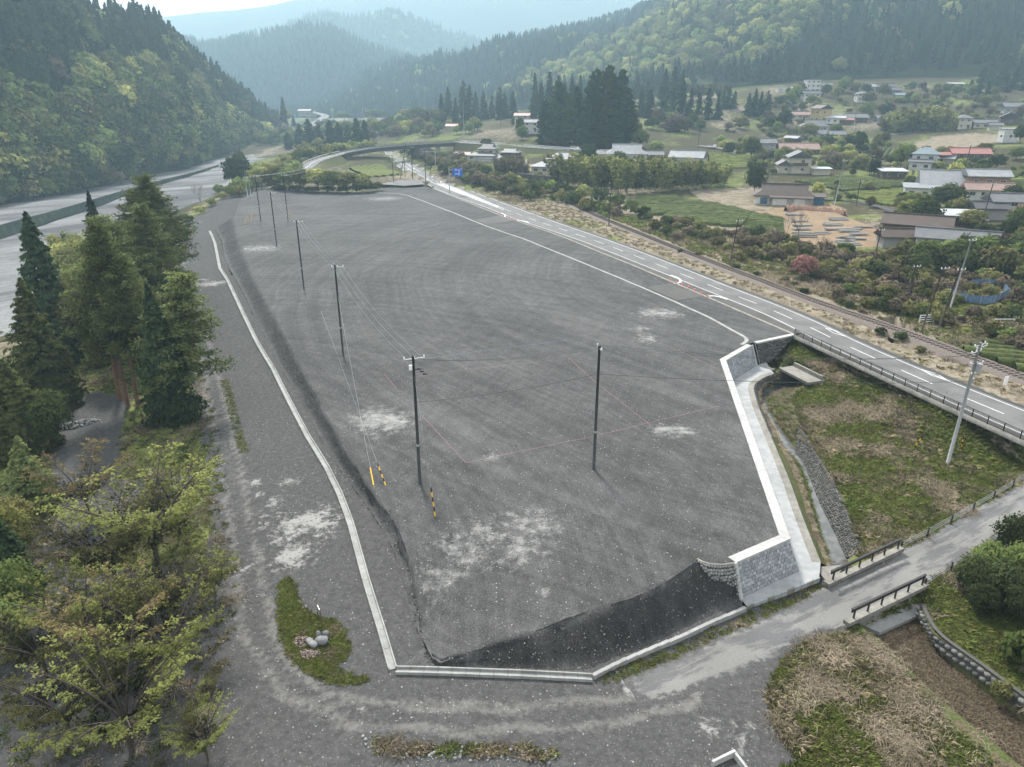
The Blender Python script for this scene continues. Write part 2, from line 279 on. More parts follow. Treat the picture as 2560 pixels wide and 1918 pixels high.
Y_UF = [(-5.7,39.07,0),(-4.99,38.37,0),(-2.19,39.5,0),(2,40.52,0),(5.82,42.13,0),(9.16,43.57,0),(11.87,45.33,0),(15.19,48.26,0)]
Y_LF = [(-6.32,40.16,-1.7),(-5.04,38.71,-1.8),(-0.84,38.42,-1.95),(3.35,38.46,-2.1),(5.6,38.87,-2.2),(8,40.2,-2.4),(10.59,41.78,-2.5),(13.36,43.58,-2.65),(16.06,45.26,-2.75),(18.51,46.91,-2.8)]
K3, K2, K1, K0 = (17.68,48.53,0), (22.96,51.67,0), (29.77,95.66,0), (35.67,102.39,0)
WB0, WB1 = (37.13,103.53,0), (44.61,107.69,0)
KERB = [(44.61,107.69,0),(40.19,120.15,0),(36.91,129.49,0),(32.25,142.57,0),(27.52,155.84,0),(21.34,171.56,0),(15.45,187.08,0),(9.24,201.48,0),(2.05,216.63,0),(-3.81,229.06,0),(-8.37,240.19,0),(-19.97,269.09,0),(-32.31,299.86,0)]
Y_FAR = [(-37.22,309.71,0),(-55.19,301.23,0),(-59.12,289.31,0),(-73.22,290.59,0),(-92.82,302.61,0),(-98.92,306.83,0),(-102.31,291.88,0),(-99.44,265.8,0)]
YARD = [p[:2] for p in Y_UL+Y_UF+[(15.54,47.83,0),(16.28,47.56,0),(17.08,47.56,0),(18.06,47.83,0)]+[K3, K2, K1, K0, WB0]+KERB+Y_FAR]
RAMP = np.array((-6.39,40.85,-1.6)[:2])
def yard_z(x, y):
    d = np.hypot(np.asarray(x)-RAMP[0], np.asarray(y)-RAMP[1]); return -1.62*(1-sstep(0, 12, d)) + .05*vnoise(x, y, 9, 3) + .03*vnoise(x, y, 2.5, 5)
RIVERBED = [(-222.04,314.27,-9.09),(-217.37,340.82,-9.33),(-212.09,380.66,-9.03),(-208.61,417.5,-8.44),(-198.64,442.64,-7.57),(-211.11,514.29,-8.31),(-206.8,583.05,-6.59),(-182.89,539.1,-6.22),(-142.65,386.04,-3.54),(-142.97,356.92,-7.04),(-136.37,309.22,-7.38),(-117.18,235.97,-4.81),(-105.76,190.5,-4.84),(-104.41,171.66,-6.84),(-98.94,143.3,-7.61),(-88.59,116.21,-5.31)]
TRENCH = [(38.79,98.04,-2.95),(36.77,96.58,-2.95),(34.8,94.24,-2.95),(33.94,92.43,-2.95),(33.34,89.82,-2.95),(32.45,85.36,-2.95),(31.16,76.73,-2.95),(29.47,65.85,-2.95),(28.25,59.35,-2.95),(27.01,51.75,-2.95)]+[(32.1,54.47,-3.8),(33.95,62.24,-3.8),(35.16,68.46,-3.8),(35.67,74.42,-3.8),(36.45,79.91,-3.8),(36.96,84.7,-3.8),(39.71,91.4,-3.8),(42.53,95.11,-3.8)]
TRENCH2 = [(27.05,44.66,-3.5),(28.5,40.7,-3.5),(29.54,36.81,-3.5),(30.73,33.88,-3.5),(31.9,30.71,-3.5),(35.56,32.39,-3.5),(35.24,37.15,-3.5),(33.74,41.1,-3.5),(32.46,43.63,-3.5),(34.13,48.13,-3.5)]
APRON = [p[:2] for p in [K0, K1, K2, K3]]+[p[:2] for p in [(18.73,46.3,-2.9),(26.18,49.95,-2.9)]]+[p[:2] for p in TRENCH[:10]][::-1]+[WB1[:2]]
def rib(pl, w_): a = np.array(pl, float); return [tuple(p) for p in offs(a, -w_)[:, :2]]+[tuple(p) for p in offs(a, w_)[::-1, :2]]
LANE = [p[:2] for p in [(11.46,37.01,-2.64),(7.37,35.25,-2.4),(3.63,34.59,-2.21),(-3.33,34.06,-1.97),(-9.76,34.29,-1.88),(-14.5,36.53,-1.8),(-18.4,41.04,-1.77),(-22.76,50.66,-1.75),(-27.01,60.16,-1.59),(-33.94,75.45,-1.64),(-41.76,91.83,-1.56),(-55.57,119.95,-1.4),(-74.01,157,-1.44),(-90.6,194.31,-1.25),(-101.5,226.35,-2.19),(-108.86,262.74,-2.43),(-107.66,284.19,-0.9),(-112.81,322.37,-2.28)]]
FARMRD = [(10.64,38.42,-2.6),(13.94,40.3,-2.86),(18.95,43.14,-3.07),(24.5,46.22,-3.35),(31.3,50.35,-3.37),(38.46,54.57,-3.48),(47.68,60.54,-3.43),(57.16,66.27,-3.09)]
RD_POLY = [p[:2] for p in ROADL]+[p[:2] for p in ROADR[::-1]]
FARM = [p[:2] for p in [(7.22,38.11,-2.3),(8.41,35.19,-2.5),(11.28,36.22,-2.6),(16.02,38.55,-2.8),(19.86,40.56,-3),(22.52,42.87,-3.1),(26.6,44.79,-3.1),(34.75,49.19,-3.1),(40.87,53.24,-3.1),(51.16,59.95,-3.1),(68.78,71.23,-3.1),(78.26,83.17,-3.1),(56.58,67.93,-3.1),(45.34,60.75,-3.1),(35.64,54.59,-3.1),(26.89,49.45,-3.1),(22.06,46.76,-3),(15.9,43.27,-2.8),(10.37,39.94,-2.6),(8.13,38.58,-2.4)]]
GULLY = [p[:2] for p in [(62.69,114.35,0.3),(64.61,115.51,0.3),(65.15,109.48,0.3),(62.16,103.79,0.3),(58.77,103.79,0.3),(58.86,107.8,0.3)]]
# ---------------------------------------------------------------- ground sheet
def axis(a, b, st, lo, hi, g=1.075):
    c = list(np.arange(a, b+1e-6, st)); s = st
    while c[-1] < hi: s *= g; c.append(c[-1]+s)
    s = st
    while c[0] > lo: s *= g; c.insert(0, c[0]-s)
    return np.array(c)
gx, gy = axis(-48, 66, .6, -2600, 2600), axis(24, 118, .6, -120, 2600)
GX, GY = np.meshgrid(gx, gy); X, Y = GX.ravel(), GY.ravel()
Z = hgt(X, Y); far = sstep(150, 400, Y)
inY = inpoly(X, Y, YARD)
rough = .10+.22*far; Z = Z+vnoise(X, Y, 7, 1)*rough*.7+vnoise(X, Y, 2.2, 2)*rough*.35
riv = inpoly(X, Y, RIVERBED); Z = np.where(riv, np.minimum(Z, -10), Z)
Z = np.where(inY, np.minimum(Z, -.25)-.5, Z)
slopes = inpoly(X, Y, [p[:2] for p in Y_UL+Y_LL[::-1]]) | inpoly(X, Y, [p[:2] for p in Y_UF+[K3]+Y_LF[::-1]])
Z = np.where(slopes, np.minimum(Z, np.where(X > -6, -2.3, -1.6)), Z)
nearroad = dist_line(X, Y, (resample(ROADL, n=60)+resample(ROADR, n=60))/2)
Z = np.where((nearroad < 3.35+.007*Y) & (Z > -.5), np.minimum(Z, -.2-.002*Y), Z); Z = np.where(inpoly(X, Y, RD_POLY) | inpoly(X, Y, [p[:2] for p in KERB]+[p[:2] for p in ROADL[5:17]]), -.5, Z)
Z = np.where(inpoly(X, Y, APRON), -4.2, Z)
CULV = [p[:2] for p in [(38.84,98.17,-3),(41.66,93.15,-3),(45.23,97.84,-3),(42.33,102.96,-3)]]
Z = np.where(inpoly(X, Y, [p[:2] for p in TRENCH]) | inpoly(X, Y, CULV) | inpoly(X, Y, [p[:2] for p in TRENCH2]), -7, Z)
Z = np.where(inpoly(X, Y, FARM), hgt(X, Y)-.10, Z); Z = np.where(inpoly(X, Y, GULLY), -2.5, Z)
dfarm = dist_line(X, Y, FARMRD); dlane = dist_line(X, Y, LANE)+.35*vnoise(X, Y, 3, 33)
FIELD = [p[:2] for p in [(38.43,97.84,-3),(38.63,102.96,-3),(48.47,116.26,-3),(60.71,75.44,-3),(63.31,66.53,-3),(55.04,66.96,-3),(38.79,56.75,-3),(35.03,54.5,-3),(31.43,53.34,-3),(33.25,60.96,-3),(34.44,67.05,-3),(34.94,72.89,-3),(34.72,78.26,-3),(40.23,93.9,-3)]]
WEED = [p[:2] for p in [(31.69,48.4,-3.3),(49.97,59.26,-3.3),(63.24,59.26,-3.3),(38.28,29.76,-3.3),(14.91,30.55,-3.3),(17.74,31.71,-3.3),(17.17,34.32,-3.3),(17.65,37.31,-3.3),(19.81,40.29,-3.3),(22.04,42.33,-3.3),(26.34,43.84,-3.3)]]
LEFTW = [p[:2] for p in [(-80.91,105.9,-2.4),(-74.07,116.19,-2.4),(-90.17,178.84,-2.4),(-94.61,200.5,-2.4),(-73.96,153.44,-2.4),(-47.81,102.22,-2.4),(-39.38,85.42,-2.4),(-30.31,65.48,-2.4),(-21.8,46.27,-2.4),(-19.92,37.85,-2.4),(-19.49,30.96,-2.4),(-37.09,29.83,-2.4),(-102.97,102.22,-2.4)]]
CLEAR = [p[:2] for p in [(-61.11,80.55,-3),(-63.79,88.14,-3),(-57.36,90.23,-3),(-51.36,88.14,-3),(-46.8,76.08,-3),(-39.03,62.47,-3),(-36.45,52.39,-3),(-37.87,52.39,-3),(-44.54,58.8,-3),(-51.9,71.04,-3)]]
ISLAND = [p[:2] for p in [(-18.81,47.83,-1.65),(-18.16,47.83,-1.65),(-16.11,43.94,-1.65),(-13.19,42.6,-1.65),(-11.76,40.1,-1.65),(-11.79,38.93,-1.65),(-13.38,38.55,-1.65),(-11.19,37.45,-1.65),(-9.79,37.27,-1.65),(-10.54,36.91,-1.65),(-13.1,37.45,-1.65),(-15.55,39.32,-1.65),(-17.26,42.17,-1.65)]]
VERGE = rib(RAIL, 9)
ga = np.where(Y > 115, .36+.40*vnoise(X, Y, 16, 22)+.15*vnoise(X, Y, 5, 23), .55); dr = .30+.42*vnoise(X, Y, 22, 21); gv = np.zeros(X.shape); di = np.zeros(X.shape)
near_g = (Y < 62) & (X < 30) & ~inpoly(X, Y, WEED) | inpoly(X, Y, [p[:2] for p in Y_LL]+[p[:2] for p in [(-7.03,42.49,-1.56),(-8.14,37.94,-1.77),(-10.4,37.56,-1.76),(-18.23,45.37,-1.67),(-27.98,64.01,-1.56),(-34.44,75.51,-1.66),(-46.78,100.03,-1.6),(-72.17,152.78,-1.35),(-99.07,219.12,-2.21),(-108.86,262.74,-2.43),(-118.5,318.06,-3.48),(-115.35,329.97,-2.29),(-99.71,309.09,-0.75),(-88.09,233.53,-0.81)]])
lw = inpoly(X, Y, LEFTW)
gv = np.where(near_g & ~lw, 1, gv); gv = np.where(inpoly(X, Y, CLEAR), 1., gv); ga = np.where(near_g & (gv > .5), 0, ga); dr = np.where(near_g & (gv > .5), 0, dr)
lwg = lw & (Y < 66) & (X > -62); ga = np.where(lw & (gv < .5), np.where(lwg, .28+.45*vnoise(X, Y, 4, 44), .55), ga); gv = np.where(lwg & (vnoise(X, Y, 6, 45) > -.35), .8, gv); dr = np.where(lw, .1+.3*vnoise(X, Y, 6, 4), dr)
isl = inpoly(X, Y, ISLAND); gv = np.where(isl, 0, gv); ga = np.where(isl, 1.0+.5*vnoise(X, Y, 1.6, 46), ga); dr = np.where(isl, 0, dr)
fld = inpoly(X, Y, FIELD); gv = np.where(fld, 0, gv); ga = np.where(fld, .75+.3*vnoise(X, Y, 6, 5), ga); dr = np.where(fld, .36+.5*vnoise(X, Y, 4, 8), dr)
wd = inpoly(X, Y, WEED); gv = np.where(wd, 0, gv); ga = np.where(wd, .8, ga); dr = np.where(wd, .3+.5*vnoise(X, Y, 3, 15), dr)
dist_r = dist_line(X, Y, ROADR); vg = (inpoly(X, Y, VERGE) | ((dist_r < 9) & (X > 5))) & ~inpoly(X, Y, RD_POLY) & ~fld
dr = np.where(vg, .62+.4*vnoise(X, Y, 9, 17)+.25*sstep(20, 60, X), dr); ga = np.where(vg, .6, ga)
lane = np.where((gv > .5) | lw, np.maximum(0, 1-np.abs(dlane-.9)/.85), 0)*(dlane < 3); lane = np.where((dlane < 2.6) & (gv < .5), np.maximum(lane, .35), lane); gv = np.where(dlane < 2.4, 1., gv)
rv = np.where(riv, 1., 0); ga = np.where(riv, 0, ga); dr = np.where(riv, 0, dr)
SITE = [p[:2] for p in [(85.86,219.78,1.9),(98.39,222.26,2.37),(98.71,209.12,2.36),(95.95,183.08,1.87),(93.23,174.33,1.5),(80.36,169.4,1.02),(70.29,168.03,0.82),(72.2,182.32,0.99),(76.15,200.83,1.45)]]; di = np.where(inpoly(X, Y, SITE), 1., 0); di = np.where(inpoly(X, Y, [p[:2] for p in [(89.16,237.74,2.16),(104.47,233.87,2.69),(101.65,215.8,2.5),(80.56,213.35,1.7),(75.37,227,1.67)]]), .7, di)
for poly in ([(73.96,276.04,3.07),(89.74,268.79,3.2),(90.3,226.8,2.07),(83.02,220.32,1.82),(73.58,233.68,1.71),(62.95,260.6,2.08)], [(208.2,382.11,13.59),(246.11,413.42,17.04),(241.72,371.64,16.05),(210.07,335.44,14.5),(191.86,343.98,12.23)]): k = inpoly(X, Y, [p[:2] for p in poly]); dr = np.where(k, 1., dr); ga = np.where(k, 0, ga)
PALES = [(-19.14,55.74,-1.46),(-22.72,63.68,-1.37),(-19.06,50.98,-1.56),(-22.91,59.59,-1.47),(-26.15,63.47,-1.49),(-25.05,61.13,-1.5),(-23.69,57.21,-1.54),(-22.87,55.27,-1.57),(-63.46,144.19,-1.16),(-66.07,147.57,-1.14),(-61.19,145.92,-0.99),(-22.04,49.56,-1.75),(-12.76,34.96,-1.85),(-9.76,34.91,-1.86),(-9.51,34.6,-1.87),(7.79,38.18,-2.37),(8.19,37.15,-2.42),(14.38,33.01,-2.86),(12.81,33.81,-2.73)]
PR = [4.6, 1.5, 2.6, 1.6, .8, .7, 1., 1.3, 3.6, 2.2, 2.4, 1., .5, .7, .6, .8, .9, 1.6, 1.2]
def pale_at(x, y, pts, rs):
    o = np.zeros(np.shape(x))
    for p, r in zip(pts, rs): o = np.maximum(o, 1-.62*np.hypot(x-p[0], y-p[1])/r)
    return np.clip(o, 0, 1)
pale = pale_at(X, Y, PALES, PR); pale = np.where(gv > .5, pale, 0)
nx, ny = len(gx), len(gy); idx = np.arange(nx*ny).reshape(ny, nx)
F4 = np.stack([idx[:-1, :-1], idx[:-1, 1:], idx[1:, 1:], idx[1:, :-1]], -1).reshape(-1, 4)
g_o = link('ground', mesh_np('ground', np.stack([X, Y, Z], 1), F4, [M['ground']], smooth=True, attrs=dict(ga=ga, dr=dr, gv=gv, rv=rv, di=di, lane=lane, pale=pale)))
tag(g_o, 'valley ground of gravel lanes, grass verges and weedy terraces', kind='structure')
def gz(x, y):
    """height of the ground sheet as built (bilinear)"""
    i = np.clip(np.searchsorted(gx, x)-1, 0, nx-2); j = np.clip(np.searchsorted(gy, y)-1, 0, ny-2)
    u = (x-gx[i])/(gx[i+1]-gx[i]); v = (y-gy[j])/(gy[j+1]-gy[j]); Zg = Z.reshape(ny, nx)
    return (Zg[j, i]*(1-u)+Zg[j, i+1]*u)*(1-v)+(Zg[j+1, i]*(1-u)+Zg[j+1, i+1]*u)*v
# ---------------------------------------------------------------- patches
def patch_river():
    rbp = [p[:2] for p in [(-239.35,279.89,-8.68),(-231.59,298.95,-8.89),(-227.62,322.57,-9.21),(-222.84,349.83,-9.38),(-217.97,391.7,-9.06),(-215.55,431.9,-8.57),(-206.07,459.65,-8.01),(-219.49,535.24,-8.69),(-210.79,594.9,-5.91),(-201.93,607.62,-4.3),(-211.55,671.62,-1.62),(-211.41,701.87,-0.79),(-194.32,626.3,-2.32),(-180.39,535.98,-5.98),(-139.66,380.5,-3.59),(-137.33,343.5,-6.19),(-123.07,279.52,-3.91),(-112.67,227.17,-3.96),(-103.64,186.76,-4.91),(-99.56,164.03,-6.14),(-95.14,138.67,-7.08),(-86.51,113.24,-4.99),(-96.23,100.21,-5.55)]]
    m = N('river_stones', .95, .1); a = m.noise(.045, 7, .68, m.map((4.5, 1, 1), R(48)), .5); c = m.mix(m.step(a, .35, .65), (.06, .062, .065), (.18, .182, .185)); c = m.val(c, m.step(m.noise(.7, 5, .75), .2, .8, .72, 1.25)); M['river_stones'] = m.done(c)
    tag(cdt_patch('river_bed', rbp, lambda x, y: -7.75+.25*vnoise(x, y, 40, 9)+.15*vnoise(x, y, 9, 10), M['river_stones'], 7, bstep=5), 'pale stony river bed', kind='structure')
    wl = [(-176.88,202.75,-7.4),(-177.19,228.68,-7.4),(-182.84,256.32,-7.4),(-183.78,288.81,-7.4),(-185.57,311.81,-7.4),(-188.85,344.41,-7.4),(-191.11,380.54,-7.4),(-192.64,411.7,-7.4),(-192.78,438.49,-7.4),(-195.09,474.29,-7.4),(-197.54,497.4,-7.4)]; wr = [(-164.49,187.34,-7.4),(-163.43,209.58,-7.4),(-165.28,230.07,-7.4),(-169.02,264.23,-7.4),(-170.22,284.6,-7.4),(-174.91,311.81,-7.4),(-180.9,347.42,-7.4),(-184.24,376.96,-7.4),(-184.51,393.6,-7.4),(-184.8,411.7,-7.4),(-187.59,443.28,-7.4),(-193.01,485.58,-7.4)]
    wl, wr = resample(wl, n=60), resample(wr, n=60); wl[:, 1] += 2.5*vnoise(wl[:, 0], wl[:, 1], 12, 91); wr[:, 1] += 4*vnoise(wr[:, 0], wr[:, 1], 14, 92)
    tag(loft('river', [wl, wr], M['river_water'], n=60, flip=True), 'dark narrow river channel below the mountainside', kind='structure')
def cdt_patch(name, poly, zf, mat, step=2., attrs=None, fine=None, bstep=1.5):
    P2 = []; n = len(poly)
    for i in range(n):
        a = np.array(poly[i][:2]); b = np.array(poly[(i+1) % n][:2]); k = max(1, int(np.linalg.norm(b-a)/bstep))
        P2 += [a+(b-a)*t/k for t in range(k)]
    P2 = np.array(P2); nb = len(P2); pts = []
    x0, y0 = P2.min(0); x1, y1 = P2.max(0)
    y = y0+.3
    while y < y1:
        s = step if fine is None else fine(y); xs = np.arange(x0+rng.random()*s, x1, s); q = np.stack([xs+(rng.random(len(xs))-.5)*s*.4, np.full(len(xs), y)+(rng.random(len(xs))-.5)*s*.4], 1)
        q = q[inpoly(q[:, 0], q[:, 1], P2)]; q = q[dist_line(q[:, 0], q[:, 1], np.vstack([P2, P2[:1]])) > s*.35] if len(q) else q
        pts.append(q); y += s
    A = np.vstack([P2]+pts); vs = [Vector(p) for p in A.tolist()]
    r = delaunay_2d_cdt(vs, [], [list(range(nb))], 1, 1e-4)
    V = np.array([(v.x, v.y) for v in r[0]]); zz = zf(V[:, 0], V[:, 1])
    f = [tuple(q) for q in r[2]]
    me = mesh_np(name, np.c_[V, zz], f, [mat], smooth=True, attrs={k: fn(V[:, 0], V[:, 1]) for k, fn in (attrs or {}).items()})
    if len(me.polygons) and np.mean([p.normal.z for p in me.polygons[:50]]) < 0: me.flip_normals()
    return link(name, me)
def loft(name, lines, mat, n=None, step=1., parent=None, smooth=True, flip=False, attrs=None):
    n = n or max(2, int(max(plen(np.asarray(l, float))[-1] for l in lines)/step)+1)
    L_ = [resample(l, n=n) for l in lines]; V = np.concatenate(L_); k = len(L_)
    i = np.arange(k*n).reshape(k, n); F = np.stack([i[:-1, :-1], i[:-1, 1:], i[1:, 1:], i[1:, :-1]], -1).reshape(-1, 4)
    if flip: F = F[:, ::-1]
    return link(name, mesh_np(name, V, F, [mat], smooth=smooth, attrs={a: np.repeat(v, n) if np.ndim(v) == 1 else np.asarray(v).ravel() for a, v in (attrs or {}).items()}), parent)
def ribbon(name, line, w_, z, mat, parent=None, zf=None, step=1.):
    a = smoothline(line, step, 2) if len(line) > 2 else resample(line, step)
    if a.shape[1] == 2: a = np.c_[a, np.zeros(len(a))]
    A, B = offs(a, -w_/2), offs(a, w_/2)
    for q in (A, B): q[:, 2] = (zf(q[:, 0], q[:, 1]) if zf else q[:, 2])+z
    return loft(name, [A, B], mat, n=len(a), parent=parent, flip=True)
patch_river()
YP = [(-14.97,75.03,-0.91),(-16.58,76.19,-0.95),(-13.71,74.44,-0.89),(25.59,119.72,-0.82),(24.11,119.31,-0.84),(27.25,119.27,-0.83),(20.96,105.08,-1.38),(20.88,110.3,-1.19),(-61.76,176.28,-0.66),(-65.45,176.84,-0.78),(-47.35,269.19,0.13),(1.78,53.65,-0.92),(-2.78,51.89,-0.97),(-4.37,49.81,-1.12),(0.67,49.88,-1.18),(-5.79,46.88,-1.32),(-7.64,43.75,-1.49),(-7.18,42.49,-1.56),(2.32,44.43,-1.68),(-2.1,65.89,-0.71),(-11.02,69.86,-0.88),(17.31,72.46,-1.45),(19.12,72.33,-1.64)]
YPR = [4.6, 3, 3, 4.3, 3.2, 3.2, 2.6, 2, 6, 4, 8, 3.8, 3.6, 3.4, 3.2, 2.4, 1.6, 1.8, .9, 1.2, .7, 2.2, 2]
YDARK = [((-80.68,213.01,0), 0)]
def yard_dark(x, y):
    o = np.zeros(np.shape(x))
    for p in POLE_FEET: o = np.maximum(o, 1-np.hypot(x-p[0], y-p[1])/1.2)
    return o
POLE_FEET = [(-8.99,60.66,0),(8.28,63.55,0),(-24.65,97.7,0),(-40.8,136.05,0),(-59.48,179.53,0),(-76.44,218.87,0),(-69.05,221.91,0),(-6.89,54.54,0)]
yd = cdt_patch('yard', YARD, yard_z, M['gravel'], fine=lambda y: 1.1 if y < 75 else (1.8 if y < 130 else 4), attrs=dict(pale=lambda x, y: np.maximum(pale_at(x, y, YP[:11]+YP[18:], YPR[:11]+YPR[18:])*.9, pale_at(x, y, YP[11:18], YPR[11:18])*.72), dark=yard_dark))
tag(yd, 'flat yard of dark crushed stone', kind='structure')
ll = np.array(Y_LL); ll[:, 2] = hgt(ll[:, 0], ll[:, 1])-.02; ul = np.array(Y_UL); ul[:, 2] = yard_z(ul[:, 0], ul[:, 1])
md = (resample(ul, n=120)+resample(ll, n=120))/2; md[:, 2] += .05*vnoise(md[:, 0], md[:, 1], 2)
uu, lw_ = resample(ul, n=240), resample(ll, n=240); jit = lambda t, s: (uu*(1-t)+lw_*t)+np.c_[.18*vnoise(uu[:, 0], uu[:, 1], 1.3, s), .18*vnoise(uu[:, 0], uu[:, 1], 1.1, s+1), .06*vnoise(uu[:, 0], uu[:, 1], .9, s+2)]
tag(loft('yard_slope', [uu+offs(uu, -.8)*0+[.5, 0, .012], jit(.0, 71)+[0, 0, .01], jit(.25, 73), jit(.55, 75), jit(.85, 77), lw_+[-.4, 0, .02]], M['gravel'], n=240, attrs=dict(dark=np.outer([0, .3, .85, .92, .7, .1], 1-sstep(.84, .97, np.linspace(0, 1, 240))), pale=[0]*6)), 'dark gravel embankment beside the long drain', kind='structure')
uf = np.array(Y_UF+[(16.03,47.86,-0.02), (17.95,47.64,-0.02)]); uf[:, 2] = yard_z(uf[:, 0], uf[:, 1]); lf = np.array(Y_LF); md = (resample(uf, n=60)+resample(lf, n=60))/2; md[:, 2] += .06*vnoise(md[:, 0], md[:, 1], 1.5)
uu, lw_ = resample(uf, n=150), resample(lf, n=150)
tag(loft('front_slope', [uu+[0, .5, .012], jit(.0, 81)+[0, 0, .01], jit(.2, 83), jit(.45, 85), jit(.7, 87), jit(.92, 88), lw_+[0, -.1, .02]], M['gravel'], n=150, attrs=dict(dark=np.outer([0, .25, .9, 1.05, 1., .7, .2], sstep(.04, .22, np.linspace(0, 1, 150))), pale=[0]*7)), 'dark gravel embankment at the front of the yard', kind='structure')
# gravel strip between embankment foot and front drain
DRF = [(-8.13,37.91,-1.75),(-4.96,37.87,-1.85),(-0.83,37.81,-2),(3.3,37.73,-2.1),(5.49,37.75,-2.2),(7.89,39.39,-2.45),(11.31,41.47,-2.6),(14.97,43.61,-2.75),(18.53,45.76,-2.85)]
lo = loft('embankment_foot', [lf, (resample(lf, n=60)+resample(DRF, n=60))/2, DRF], M['gravel'], n=60); tag(lo, 'strip of gravel at the foot of the embankment', kind='structure')
# ---------------------------------------------------------------- main road
rl, rr = smoothline(ROADL, 2, 4), smoothline(ROADR, 2, 4); n_r = 160
rl, rr = resample(rl, n=n_r), resample(rr, n=n_r); rc = (rl+rr)/2
rdw = offs(rl, .45), offs(rr, -.7)
r_o = loft('road', [rdw[0], rl, rc, rr, rdw[1]], M['asphalt'], n=n_r); tag(r_o, 'two-lane main road beside the yard', kind='structure')
kb = resample(KERB[::-1], n=90)
a_ = np.array(sorted([tuple(p) for p in rl], key=lambda p: p[1])); sh0 = resample([p for p in rl if kb[0][1] >= p[1] >= kb[-1][1]], n=90)
s_o = loft('road_shoulder', [kb+[0, 0, -.02], offs(sh0, .3)+[0, 0, -.02]], M['dark_asphalt'], n=90, flip=True); tag(s_o, 'dark paved shoulder between yard kerb and road', kind='structure')
def seg(line, a, b):
    s = plen(line); t = np.linspace(a, b, max(2, int((b-a)/1.5)+2)); return np.stack([np.interp(t, s, line[:, k]) for k in range(3)], 1)
Lr = plen(rc)[-1]
def mark(name, line, w_, z=.006, mat='paint_white'): return tag(ribbon(name, line, w_, z, M[mat], r_o, step=1.5), kind=None)
mark('edge_line', rl, .16); mark('edge_line', rr, .16)
# ---------------------------------------------------------------- inner flush drain lines of the yard
IDR = [(-91.22,297.15,0),(-77.84,290.59,0),(-58.63,286.78,0),(-44.59,284.3,0),(-39.1,277.08,0),(-27.81,253.37,0),(-17.27,230.71,0),(-7.34,208.8,0),(3.69,187.64,0),(19.17,152.7,0),(25.61,137.63,0),(30.1,126.41,0),(33.7,116.98,0),(36.87,105.08,0),(35.66,103.15,0),(34.88,102.39,0)]
cdr = tag(ribbon('drain_strip', IDR, .55, .035, M['channel_concrete'], zf=yard_z, step=1.0), 'pale concrete drain strip crossing the yard parallel to the road', 'drain')

# ---------------------------------------------------------------- hills
def hill(name, foot, ridge, ns, nt_, amp, seed, label, bulge=.12, back=160, gul=60):
    f, r = resample(foot, n=ns), resample(ridge, n=ns); t = np.linspace(0, 1, nt_)
    V = f[None]*(1-t)[:, None, None]+r[None]*t[:, None, None]
    V[..., 2] += (np.sin(np.pi*t)*bulge)[:, None]*np.maximum(0, r[:, 2]-f[:, 2])[None]
    nz = vnoise(V[..., 0]+V[..., 2], V[..., 1], gul, seed)+.5*vnoise(V[..., 0]+V[..., 2], V[..., 1], gul*.4, seed+1)
    V[..., 2] += nz*amp*np.sin(np.pi*np.clip(t*.9+.05, 0, 1))[:, None]
    B = r.copy(); B[:, 1] += back; B[:, 2] -= back*.5; B2 = r.copy(); B2[:, 1] += back*3; B2[:, 2] = f[:, 2]-30
    V = np.concatenate([f[None]-[0, 0, 12], V, B[None], B2[None]]); k = len(V); i = np.arange(k*ns).reshape(k, ns)
    F = np.stack([i[:-1, :-1], i[:-1, 1:], i[1:, 1:], i[1:, :-1]], -1).reshape(-1, 4)
    o = link(name, mesh_np(name, V.reshape(-1, 3), F, [M['hill_ground']], smooth=True)); tag(o, label, kind='structure')
    return V[1:-2]
HL = hill('hill', [(-213.11,190,-4.73),(-220.03,250,-6.08),(-220.25,312,-8.1),(-215.55,335,-8.03),(-211.5,380,-7.94),(-214.69,430,-8.83),(-210.75,470,-9.22),(-228.09,560,-10.42),(-237.97,700,-8.14),(-252.79,820,-0.62)],
  [(-311.34,330,106.71),(-289.71,380,106.72),(-276.76,440,99.52),(-271.35,480,80.14),(-270.6,520,73.56),(-260.51,545,74.92),(-253.03,560,72.43),(-258.07,620,58.03),(-261.04,700,37.66),(-259.76,770,17.63),(-266.45,850,-1.07),(-267.89,900,-4.1)], 90, 40, 9, 3, 'steep forested mountainside across the river', gul=70)
HD = hill('hill', [(-388.9,1250,5.57),(-291.66,1150,2.24),(-183.26,1050,2.49),(-65.25,950,7.94),(50.34,800,27.16),(134.85,700,40.69),(206.07,640,44.2),(295.25,620,48.94),(395.99,600,54.18),(465.52,560,59.47)],
  [(-589.04,1900,7.09),(-464.35,1850,49.16),(-309.92,1750,85.14),(-109.93,1600,107.91),(48.91,1480,132.58),(211.37,1380,156.1),(333.42,1300,214.45),(477.39,1200,246.52),(681.86,1100,233.48),(834.47,1000,211.27)], 130, 60, 26, 9, 'long forested mountainside above the village', gul=170, back=300)
HA = hill('hill', [(-775.17,1500,-0.31),(-597.59,1450,-6.3),(-355.06,1400,-4.88),(-133.15,1400,-4.88),(95.11,1500,-7.73)], [(-892.81,1800,173.41),(-737.95,1750,153.59),(-665.17,1750,141.53),(-566.26,1700,152.53),(-500.95,1700,164.17),(-439.62,1700,174.2),(-392.99,1700,168.03),(-348.14,1700,149.42),(-297.95,1700,126.7),(-224.84,1750,104.92),(-74.83,1800,58.29),(119.29,1900,27.49)], 60, 24, 32, 13, 'hazy wooded hill at the head of the valley', gul=230, back=300)
